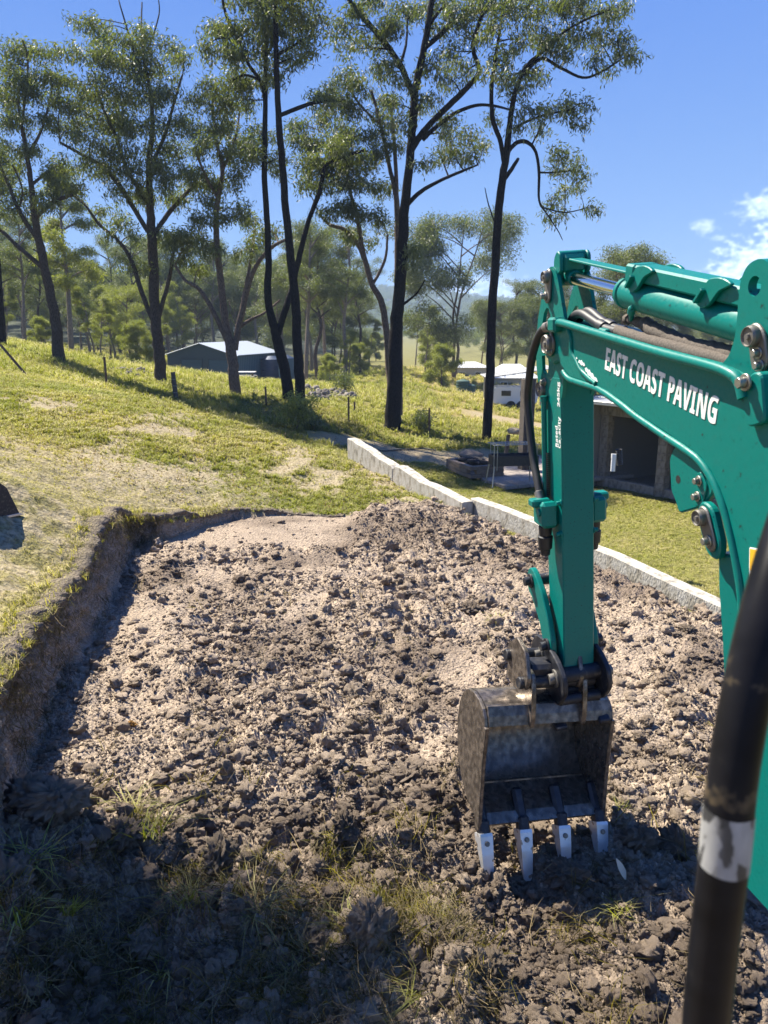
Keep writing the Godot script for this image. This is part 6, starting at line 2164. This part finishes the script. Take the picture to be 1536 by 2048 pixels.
	for z in [-0.7, 0.7]:
		s = st()
		box_at(s, Vector3(0, 0.43, z), Vector3(1.9, 0.06, 0.28), 0.01)
		piece("bench", done(s), M.galv, pt)
	for x in [-0.7, 0.7]:
		s = st()
		box_at(s, Vector3(x, 0.36, 0), Vector3(0.09, 0.72, 0.5), 0.01)
		box_at(s, Vector3(x, 0.37, 0), Vector3(0.07, 0.07, 1.5), 0.01)
		piece("leg", done(s), M.timber, pt)
	# green rain tanks near the far houses
	for k in 2:
		var q := on_land([925, 940][k], 56.0, 0.1)
		var tk := thing("rain_tank", q, ["dark green rain tank left of the pale green one by the houses", "small grey green rain tank in front of the bush by the houses"][k], "water tank", "rain tanks by the houses")
		s = st()
		var pr := []
		for i in 13: pr.append(Vector2(0.42 + 0.02 * (i % 2), 0.95 * i / 12.0))
		pr.append(Vector2(0.0, 1.08))
		lathe(s, Transform3D().scaled(Vector3.ONE * [1.15, 0.9][k]), pr, 20)
		piece("tank_wall", done(s), M.water_green, tk)
	# shrubs
	shrub(hit(592, 862, 14.0), 1.25, 0.42, 2, "weedy leafy shrub at the foot of the slender black trunk", 9)
	shrub(hit(625, 858, 14.0), 0.35, 0.3, 0, "low dark shrub right of the weedy shrub on the grass edge", 5)
	shrub(hit(790, 858, 20.0) + Vector3(1.1, 0, 0.4), 0.7, 0.4, 1, "small dry shrub right of the thick black trunk", 5)
	shrub(hit(690, 785, 30.0), 1.1, 0.9, 1, "dark bush behind the rubble heap", 8)
	for q in [[240, 742], [262, 752], [282, 745], [655, 792], [625, 785], [690, 795], [640, 797], [672, 788]]:
		var c := hit(q[0], q[1], 18.0)
		heap(c, 0.9 if q[0] > 400 else 0.5, "rubble")
	for q in [[865, 995], [893, 1002], [918, 1012], [848, 988], [880, 1008]]: heap(hit(q[0], q[1], 6.0), 0.16, "broken_concrete")

func shrub(at: Vector3, h: float, r: float, kind: int, label: String, stems: int):
	var t := thing("shrub", at, label, "shrub")
	var w := Wood.new()
	var pl := []
	var ti := []
	for k in stems:
		var e := Vector3(rng.randfn() * r * 0.6, h * rng.randf_range(0.5, 1.0), rng.randfn() * r * 0.6)
		w.limb(curve([Vector3(0, -0.05, 0), e * Vector3(0.35, 0.5, 0.35), e], 3), [0.014, 0.013, 0.012, 0.010, 0.008, 0.006, 0.003], 5)
		leaf_ball(pl, ti, e, r * 0.5, 7, 0.8, kind)
		leaf_ball(pl, ti, e * Vector3(0.7, 0.6, 0.7), r * 0.4, 5, 0.8, kind)
	piece("stem", w.mesh(), M.bark_brown, t)
	tag(many("foliage", sprigs[0], M.leaf, pl, ti, t), "", "", "", "stuff")

var heap_stones := []
func heap(c: Vector3, r: float, called: String):
	if heap_stones.is_empty():
		for k in 2: heap_stones.append(stone(rng, 6, 0.7, 9, 0.15))
	var pl := []
	var ti := []
	for k in 46:
		var d := Vector2(rng.randfn(), rng.randfn()) * r * 0.55
		var y := maxf(0.0, 0.42 * r * (1.0 - d.length() / r)) * rng.randf()
		var sc := r * rng.randf_range(0.06, 0.22)
		pl.append(Transform3D(Basis.from_euler(Vector3(rng.randf() * 6, rng.randf() * 6, rng.randf() * 6)).scaled(Vector3.ONE * sc), Vector3(c.x + d.x, land(c.x + d.x, -c.z - d.y) + y, c.z + d.y)))
		var v := rng.randf_range(0.6, 1.2)
		ti.append(Color(0.34, 0.30, 0.26) * v)
	tag(many(called, heap_stones[0], M.clod, pl, ti), "", "", "", "stuff")

func fence_posts():
	rng.seed = 88
	var first: Node3D = null
	for q in [[214, 778, 0.9, 0.0, "star picket standing alone on the slope left of the spreading gum"], [533, 813, 0.62, 0.02, "star picket in long grass just left of the forked black trunk"], [698, 846, 0.88, 0.0, "star picket in front of the rubble heap"], [709, 828, 0.4, 0.0, "short picket right behind the picket by the rubble heap"], [858, 871, 0.92, 0.0, "star picket between the thick and the slender black trunks"], [1298, 0, 0, 0, ""], [567, 705, 0.0, 0.0, ""], [48, 752, 1.0, 0.62, "star picket leaning far over on the left of the slope"]]:
		if q[4] == "": continue
		var at := hit(q[0] if q[3] < 0.3 else 54, q[1], 12.0)
		var o: Node3D
		if first == null:
			first = thing("star_picket", at, q[4], "fence post", "star pickets across the slope")
			var s := st()
			for k in 3: box(s, Transform3D(Basis(Vector3.UP, TAU * k / 3.0), Basis(Vector3.UP, TAU * k / 3.0) * Vector3(0.014, 0.45, 0)), Vector3(0.026, 1.1, 0.007), 0.001)
			piece("steel_post", done(s), M.rust, first)
			o = first
		else:
			o = copy_of(first, "star_picket")
			tag(o, q[4])
		o.position = at
		o.rotation = Vector3(0, rng.randf(), q[3])
		o.scale = Vector3(1.5, q[2] * 1.1, 1.5)
	var at := hit(353, 800, 12.0)
	var tp := thing("fence_post", at, "thick grey timber fence post right of the spreading gum's trunk", "fence post")
	var s := st()
	rod(s, Vector3(0, -0.2, 0), Vector3(-0.06, 0.92, 0), 0.085, 0.075, 12, 0.012)
	piece("post", done(s), M.timber, tp)
	s = st()
	for k in 3: rod(s, Vector3(-0.075 + 0.006 * k, 0.25 + k * 0.22, 0.085), Vector3(0.05, 0.25 + k * 0.22, 0.088), 0.006, -1, 6)
	piece("wire_tie", done(s), M.galv, tp)

# ================= loose earth =================
func clods():
	rng.seed = 3131
	var small := []
	for k in 3: small.append(stone(rng, 8, 0.85, 6, 0.85))
	var pl := [[], [], []]
	var ti := [[], [], []]
	for i in 330000:
		var f := 1.75 * pow(9.2 / 1.75, rng.randf())
		var x := rng.randf_range(-0.62, 0.60) * f
		if not (wall_side(x, f) < 0.0 and in_pad(x, f)): continue
		if f > 7.1 and x < -0.3 and x > -2.2 and rng.randf() < 0.93: continue
		var calm := n_patch.get_noise_2d(x + 7.0, f * 0.7)
		if calm > 0.10 and rng.randf() < 0.6: continue
		if rng.randf() > smear(x, f) + 0.05: continue
		var cl := n_mid.get_noise_2d(x * 0.7 + 3.0, f * 0.7)
		if cl < rng.randf_range(-0.8, 0.25): continue
		var sc := 0.0032 * pow(rng.randf() + 0.0003, -0.45)
		sc = minf(sc, 0.040) * (0.8 + 0.07 * f)
		var k := rng.randi() % 3
		var y := floor_of_pad(x, f)
		pl[k].append(Transform3D(Basis.from_euler(Vector3(rng.randf() * 6, rng.randf() * 6, rng.randf() * 6)).scaled(Vector3(1, rng.randf_range(0.5, 1.0), rng.randf_range(0.55, 1.2)) * sc), Vector3(x, y + sc * 0.25, -f)))
		var c := earth_colour(x, f)
		var v := rng.randf_range(0.92, 1.35)
		ti[k].append(Color(c.r * v, c.g * v, c.b * v))
	for k in 3: tag(many("loose_soil", small[k], M.clod, pl[k], ti[k]), "", "", "", "stuff")
	# clods one can pick out
	var forms := []
	for k in 6: forms.append(stone(rng, 18, rng.randf_range(0.6, 0.9), 7 + k, 0.50))
	# pixel x, y, half width in metres, flatness, tone, label
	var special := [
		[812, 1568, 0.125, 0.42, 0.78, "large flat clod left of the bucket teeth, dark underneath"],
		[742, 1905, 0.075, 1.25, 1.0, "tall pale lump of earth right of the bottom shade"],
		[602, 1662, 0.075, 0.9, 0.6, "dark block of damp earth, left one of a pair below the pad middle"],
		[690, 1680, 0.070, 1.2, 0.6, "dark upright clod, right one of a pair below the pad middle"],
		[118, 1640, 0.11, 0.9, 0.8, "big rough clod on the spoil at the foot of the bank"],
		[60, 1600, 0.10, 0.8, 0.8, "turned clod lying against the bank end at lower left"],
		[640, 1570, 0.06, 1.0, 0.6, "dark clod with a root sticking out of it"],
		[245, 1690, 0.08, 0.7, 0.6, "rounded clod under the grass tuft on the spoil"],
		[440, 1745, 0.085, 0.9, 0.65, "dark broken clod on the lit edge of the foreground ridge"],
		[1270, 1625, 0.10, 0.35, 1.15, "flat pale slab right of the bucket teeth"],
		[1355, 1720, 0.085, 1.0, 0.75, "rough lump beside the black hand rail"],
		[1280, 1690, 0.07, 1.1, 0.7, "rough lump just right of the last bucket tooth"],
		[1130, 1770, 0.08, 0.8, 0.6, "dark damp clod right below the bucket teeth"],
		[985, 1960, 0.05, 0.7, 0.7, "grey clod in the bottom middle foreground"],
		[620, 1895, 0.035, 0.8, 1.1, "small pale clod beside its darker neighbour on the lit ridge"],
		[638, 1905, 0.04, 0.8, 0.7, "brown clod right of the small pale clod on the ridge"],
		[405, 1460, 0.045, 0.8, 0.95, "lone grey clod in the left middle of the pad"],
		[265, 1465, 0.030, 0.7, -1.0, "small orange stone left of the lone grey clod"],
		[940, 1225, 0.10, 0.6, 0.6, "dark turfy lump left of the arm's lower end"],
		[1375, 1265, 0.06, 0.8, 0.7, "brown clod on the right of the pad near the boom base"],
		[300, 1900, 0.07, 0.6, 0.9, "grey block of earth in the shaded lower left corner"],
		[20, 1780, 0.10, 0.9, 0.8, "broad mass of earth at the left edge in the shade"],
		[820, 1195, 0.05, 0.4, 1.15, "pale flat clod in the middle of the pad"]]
	var rough_forms := []
	for k in 6: rough_forms.append(stone(rng, 26, rng.randf_range(0.65, 0.9), 6 + k, 0.62))
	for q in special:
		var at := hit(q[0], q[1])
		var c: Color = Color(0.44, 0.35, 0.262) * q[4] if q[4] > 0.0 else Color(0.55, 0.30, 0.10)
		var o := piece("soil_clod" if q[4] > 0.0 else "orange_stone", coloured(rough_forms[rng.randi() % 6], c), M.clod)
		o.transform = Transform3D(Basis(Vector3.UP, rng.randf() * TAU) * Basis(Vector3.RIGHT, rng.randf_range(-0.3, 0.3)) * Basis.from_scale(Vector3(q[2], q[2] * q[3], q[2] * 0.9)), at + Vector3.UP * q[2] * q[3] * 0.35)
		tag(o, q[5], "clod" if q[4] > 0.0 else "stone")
	var tones := []
	for k in 6: tones.append([coloured(forms[k], Color(0.47, 0.375, 0.28)), coloured(forms[k], Color(0.40, 0.315, 0.235)), coloured(forms[k], Color(0.25, 0.195, 0.148))])
	var count := 0
	while count < 230:
		var f := 1.8 * pow(8.6 / 1.8, rng.randf())
		var x := rng.randf_range(-0.56, 0.54) * f
		if not (wall_side(x, f) < -0.1 and in_pad(x, f)): continue
		if f > 7.0 and x < 0.0: continue
		if n_patch.get_noise_2d(x + 7.0, f * 0.7) > 0.2 and rng.randf() < 0.8: continue
		var sc := rng.randf_range(0.022, 0.04) * (0.7 + f * 0.10) * (1.7 if rng.randf() < 0.12 else 1.0)
		var dark := 1 if earth_colour(x, f).r > 0.30 else 2
		var o := piece("soil_clod", tones[rng.randi() % 6][dark if rng.randf() < 0.6 else dark - 1], M.clod)
		o.transform = Transform3D(Basis.from_euler(Vector3(rng.randf_range(-0.5, 0.5), rng.randf() * 6, rng.randf_range(-0.5, 0.5))).scaled(Vector3.ONE * sc), Vector3(x, floor_of_pad(x, f) + sc * 0.25, -f))
		tag(o, "rough clod of earth lying on the dug pad", "clod", "clods on the dug pad")
		count += 1

# ================= grass =================
func tuft(blades: int, h: float, w: float, lean: float, sd: int) -> ArrayMesh:
	var r := RandomNumberGenerator.new()
	r.seed = sd
	var v := PackedVector3Array()
	var n := PackedVector3Array()
	var c := PackedColorArray()
	var ids := PackedInt32Array()
	for i in blades:
		var a := r.randf() * TAU
		var d := Vector3(cos(a), 0, sin(a))
		var s := Vector3(-d.z, 0, d.x).rotated(Vector3.UP, r.randf_range(-0.6, 0.6))
		var o := Vector3(r.randfn(), 0, r.randfn()) * h * 0.16
		var l := lean * r.randf_range(0.3, 1.3)
		var hh := h * r.randf_range(0.55, 1.15)
		var m := o + Vector3.UP * hh * 0.6 + d * hh * l * 0.35
		var e := o + Vector3.UP * hh * (1.0 - l * 0.25) + d * hh * l
		var f := v.size()
		v.append_array([o - s * w * 0.5 - Vector3.UP * 0.01, o + s * w * 0.5 - Vector3.UP * 0.01, m + s * w * 0.4, m - s * w * 0.4, e])
		var nn := (Vector3.UP * 0.7 + d * 0.5).normalized()
		for k in 5: n.append(nn)
		var t := r.randf_range(0.75, 1.25)
		for k in 5: c.append(Color(t * r.randf_range(0.95, 1.1), t, t))
		ids.append_array([f, f + 2, f + 1, f, f + 3, f + 2, f + 3, f + 4, f + 2])
	var arr := []
	arr.resize(Mesh.ARRAY_MAX)
	arr[Mesh.ARRAY_VERTEX] = v
	arr[Mesh.ARRAY_NORMAL] = n
	arr[Mesh.ARRAY_COLOR] = c
	arr[Mesh.ARRAY_INDEX] = ids
	var mesh := ArrayMesh.new()
	mesh.add_surface_from_arrays(Mesh.PRIMITIVE_TRIANGLES, arr)
	return mesh

func blade_colour(dry: float) -> Color:
	var c := Color(0.31, 0.32, 0.075).lerp(Color(0.56, 0.48, 0.25), clampf(dry + rng.randf_range(-0.25, 0.25), 0.0, 1.0))
	var v := rng.randf_range(0.75, 1.2)
	return Color(c.r * v, c.g * v, c.b * v)

func grasses():
	rng.seed = 515
	var pl := []
	var ti := []
	# the slope
	for i in 150000:
		var f := 2.6 * pow(34.0 / 2.6, rng.randf())
		var x := rng.randf_range(-0.62, 0.25) * f
		if wall_side(x, f) > -0.02 and f < 12.3: continue
		if in_pad(x, f): continue
		var be := bare(x, f)
		if rng.randf() < be * 0.97: continue
		if gravel(x, f) > 0.3: continue
		var dry := clampf(0.40 + n_patch.get_noise_2d(x * 0.5 + 40.0, f * 0.4) * 0.9 + be * 0.45 + 0.6 * smoothstep(9.0, 5.5, f), 0.0, 1.0)
		var sc := rng.randf_range(0.5, 1.2) * (0.75 + 0.045 * f) * (1.0 - 0.5 * be) * lerpf(0.24, 1.0, smoothstep(5.5, 11.0, f))
		pl.append(Transform3D(Basis(Vector3.UP, rng.randf() * TAU).scaled(Vector3(sc, sc * rng.randf_range(0.6, 1.2), sc)), Vector3(x, smooth_land(x, f) + rough_land(x, f), -f)))
		ti.append(blade_colour(dry))
	var short := tuft(9, 0.07, 0.007, 0.9, 3)
	tag(many("grass", short, M.grass, pl, ti), "", "", "", "stuff")
	# the mown lawn
	pl = []
	ti = []
	for i in 110000:
		var f := 7.0 * pow(24.5 / 7.0, rng.randf())
		var x := rng.randf_range(0.0, 0.56) * f
		if wall_side(x, f) < 0.2: continue
		if gravel(x, f) > 0.3: continue
		var q := Vector3(x - 1.78, 0, -f + 23.5)
		var u1 := q.dot(Vector3(0.4, 0, 0.915))
		var u2 := q.dot(Vector3(0.915, 0, -0.4))
		if u1 > -0.25 and u1 < 3.8 and u2 > -0.02 and u2 < 4.5: continue
		q = Vector3(x - 6.35, 0, -f + 21.6)
		if q.dot(Vector3(0.816, 0, -0.577)) > -0.2 and q.dot(Vector3(0.577, 0, 0.816)) > -0.2 and false: continue
		var dry := clampf(0.18 + n_patch.get_noise_2d(x * 0.6 + 40.0, f * 0.5) * 0.5 + n_mid.get_noise_2d(x * 0.6, f * 0.6) * 0.25 + 0.35 * smoothstep(19.5, 23.0, f), 0.0, 1.0)
		var sc := rng.randf_range(0.7, 1.2) * (0.6 + 0.03 * f)
		pl.append(Transform3D(Basis(Vector3.UP, rng.randf() * TAU).scaled(Vector3.ONE * sc), Vector3(x, smooth_land(x, f) + rough_land(x, f), -f)))
		ti.append(blade_colour(dry + 0.15) * 1.12)
	tag(many("grass", tuft(10, 0.055, 0.009, 1.0, 4), M.grass, pl, ti), "", "", "", "stuff")
	# longer growth along the fence line and in the paddocks
	pl = []
	ti = []
	for i in 42000:
		var f := 19.0 * pow(100.0 / 19.0, rng.randf())
		var x := rng.randf_range(-0.58, 0.50) * f
		if f < 24.5 and x > 0.3: continue
		if gravel(x, f) > 0.25: continue
		var th := n_big.get_noise_2d(x * 0.35, f * 0.25)
		if th < rng.randf_range(-0.5, 0.35): continue
		var dry := clampf(0.35 + n_patch.get_noise_2d(x * 0.25 + 40.0, f * 0.2) * 0.8 + (0.35 if x > 3.0 and f > 30.0 else 0.0), 0.0, 1.0)
		var sc := rng.randf_range(0.5, 1.3) * (0.55 + 0.014 * f) * (0.6 if f < 23.0 else 1.0)
		pl.append(Transform3D(Basis(Vector3.UP, rng.randf() * TAU).scaled(Vector3(sc, sc * rng.randf_range(0.6, 1.1), sc)), Vector3(x, smooth_land(x, f), -f)))
		ti.append(blade_colour(dry))
	tag(many("grass", tuft(12, 0.30, 0.022, 0.7, 5), M.grass, pl, ti), "", "", "", "stuff")
	# the ragged lip of the bank
	pl = []
	ti = []
	for i in 1500:
		var u := rng.randf() * 7.0
		var k := 2 + int(u)
		var a: Vector2 = PAD[k].lerp(PAD[k + 1], u - int(u))
		var x := a.x - rng.randf_range(-0.08, 0.16)
		var f := a.y + rng.randfn() * 0.05
		var sc := rng.randf_range(0.3, 0.9)
		pl.append(Transform3D(Basis.from_euler(Vector3(rng.randf_range(-0.3, 0.3), rng.randf() * TAU, rng.randf_range(-0.7, 0.1))).scaled(Vector3.ONE * sc), Vector3(x, smooth_land(x, f) + 0.005, -f)))
		ti.append(blade_colour(0.75))
	tag(many("grass", tuft(10, 0.065, 0.005, 1.3, 6), M.grass, pl, ti), "", "", "", "stuff")
	# roots that hang from the cut face
	pl = []
	ti = []
	for i in 1500:
		var u := rng.randf() * 6.0
		var k := 2 + int(u)
		var a: Vector2 = PAD[k].lerp(PAD[k + 1], u - int(u))
		var d: Vector2 = (PAD[k + 1] - PAD[k]).normalized()
		var n := Vector2(d.y, -d.x)
		if n.dot(Vector2(0.3, 5.0) - a) < 0.0: n = -n
		var top := smooth_land(a.x - n.x * 0.1, a.y - n.y * 0.1)
		var h := pow(rng.randf(), 0.6)
		var out := 0.05 + 0.10 * (1.0 - h)
		var q := Vector3(a.x + n.x * out, top * h, -(a.y + n.y * out))
		var down := Basis.from_euler(Vector3(rng.randf_range(2.3, 3.6), rng.randf() * TAU, rng.randf_range(-0.6, 0.6)))
		pl.append(Transform3D(down.scaled(Vector3.ONE * rng.randf_range(0.4, 1.3)), q))
		var v := rng.randf_range(0.4, 1.1)
		ti.append(Color(0.30 * v, 0.23 * v, 0.15 * v))
	tag(many("roots", tuft(4, 0.08, 0.0022, 1.2, 37), M.grass, pl, ti), "", "", "", "stuff")
	# fallen leaves and twigs on the slope and the track
	pl = []
	ti = []
	for i in 9000:
		var f := 8.0 * pow(32.0 / 8.0, rng.randf())
		var x := rng.randf_range(-0.6, 0.35) * f
		if (wall_side(x, f) > -0.02 and f < 21.0) or in_pad(x, f): continue
		var sc := rng.randf_range(0.4, 1.0) * (0.5 + 0.035 * f)
		pl.append(Transform3D(Basis.from_euler(Vector3(rng.randf_range(-0.5, 0.5), rng.randf() * TAU, rng.randf_range(-0.5, 0.5))).scaled(Vector3.ONE * sc), Vector3(x, land(x, f) + 0.02 * sc, -f)))
		var v := rng.randf_range(0.4, 1.3)
		ti.append(Color(0.30 * v, 0.20 * v, 0.13 * v))
	tag(many("leaf_litter", leaf_spray(4, 0.07, 0.016, 0.10, 0.0, 44), M.leaf, pl, ti), "", "", "", "stuff")
	# matted dead grass turned over with the spoil
	pl = []
	ti = []
	for i in 4200:
		var f := rng.randf_range(1.75, 2.85)
		var x := rng.randf_range(-0.62, 0.20) * f
		if not in_pad(x, f): continue
		if n_big.get_noise_2d(x * 1.3 + 5.0, f * 1.3) < rng.randf_range(-0.05, 0.45) + 0.30 * (f - 2.2): continue
		pl.append(Transform3D(Basis.from_euler(Vector3(rng.randf_range(-1.2, 1.2), rng.randf() * TAU, rng.randf_range(-1.2, 1.2))).scaled(Vector3.ONE * rng.randf_range(0.5, 1.3)), Vector3(x, floor_of_pad(x, f) + 0.01, -f)))
		var v := rng.randf_range(0.5, 1.2)
		ti.append(Color(0.34, 0.27, 0.15).lerp(Color(0.20, 0.21, 0.08), rng.randf() * 0.5) * v)
	tag(many("dry_grass", tuft(9, 0.06, 0.003, 1.6, 45), M.grass, pl, ti), "", "", "", "stuff")
	# turned-up tufts on the spoil, one by one
	var big := []
	for k in 3: big.append(tuft(38, 0.12, 0.004, 2.0, 20 + k))
	for q in [[265, 1620, 1.0, 0.25, "green grass tuft on the spoil below the bank end"], [300, 1700, 1.1, 0.35, "pale arching grass tuft below the green tuft on the spoil"], [70, 1740, 0.9, 0.2, "green weed tuft near the left edge of the spoil"], [380, 1820, 0.9, 0.55, "brown grass tuft in the middle of the lower spoil"], [520, 1840, 0.9, 0.6, "dry grass tuft where the lit ridge meets the shade"], [40, 1880, 1.1, 0.3, "dark green grass tuft low at the left edge"], [700, 1860, 0.7, 0.45, "short tuft left of the tall pale lump"], [830, 2020, 0.8, 0.2, "bright grass tuft at the bottom edge"], [1240, 1640, 0.6, 0.3, "grass sprig beside the flat pale slab"], [140, 1850, 0.8, 0.45, "shaded tuft in the lower left corner"], [590, 1950, 0.7, 0.7, "straw coloured tuft at the bottom of the shade"], [990, 1245, 0.8, 0.5, "tuft on the turfy lump left of the arm"], [330, 1960, 0.9, 0.5, "shaded tuft near the bottom left edge"], [1245, 1830, 0.7, 0.5, "sparse tuft in front of the hand rail"]]:
		var at := hit(q[0], q[1])
		var o := piece("grass_tuft", coloured_tuft(big[rng.randi() % 3], blade_colour(q[3])), M.grass)
		o.transform = Transform3D(Basis.from_euler(Vector3(rng.randf_range(-0.7, 0.7), rng.randf() * TAU, rng.randf_range(-0.7, 0.7))).scaled(Vector3(1.2, 0.8, 1.0) * q[2]), at)
		tag(o, q[4], "grass tuft", "tufts on the spoil")
	# one pale dead leaf that stands up in the soil in front of the hand rail
	var dl := hit(1250, 1790)
	var ls := st()
	plate(ls, rounded([Vector2(0.0, 0.0), Vector2(0.016, 0.03), Vector2(0.014, 0.06), Vector2(-0.002, 0.092), Vector2(-0.012, 0.05), Vector2(-0.008, 0.02)], 0.01), -0.0008, 0.0008, 0.0003)
	var leaf := piece("dead_leaf", done(ls), M.dead_leaf)
	leaf.transform = Transform3D(Basis.from_euler(Vector3(-0.5, 0.3, 0.25)), dl + Vector3.UP * 0.005)
	tag(leaf, "pale dead leaf standing up in the soil in front of the hand rail", "leaf")
	# torn roots and straw
	pl = []
	ti = []
	for i in 5200:
		var f := rng.randf_range(1.75, 3.2) if rng.randf() < 0.8 else rng.randf_range(3.0, 6.0)
		var x := rng.randf_range(-0.6, 0.55) * f
		if not (wall_side(x, f) < -0.05 and in_pad(x, f)): continue
		var m := n_mid.get_noise_2d(x * 0.5 + 30.0, f * 0.5) + (0.35 if f < 2.5 and x < 0.4 else -0.1)
		if m < rng.randf_range(-0.1, 0.6): continue
		var sc := rng.randf_range(0.4, 1.5)
		pl.append(Transform3D(Basis.from_euler(Vector3(rng.randf_range(-1.3, 1.3), rng.randf() * TAU, rng.randf_range(-1.3, 1.3))).scaled(Vector3.ONE * sc), Vector3(x, floor_of_pad(x, f) + 0.008, -f)))
		var v := rng.randf_range(0.35, 1.1)
		ti.append(Color(0.34 * v, 0.26 * v, 0.14 * v))
	tag(many("straw", tuft(5, 0.085, 0.0022, 1.6, 33), M.grass, pl, ti), "", "", "", "stuff")

func coloured_tuft(m: ArrayMesh, c: Color) -> ArrayMesh:
	var a := m.surface_get_arrays(0)
	var cols: PackedColorArray = a[Mesh.ARRAY_COLOR]
	for i in cols.size(): cols[i] = cols[i] * c
	a[Mesh.ARRAY_COLOR] = cols
	var r := ArrayMesh.new()
	r.add_surface_from_arrays(Mesh.PRIMITIVE_TRIANGLES, a)
	return r
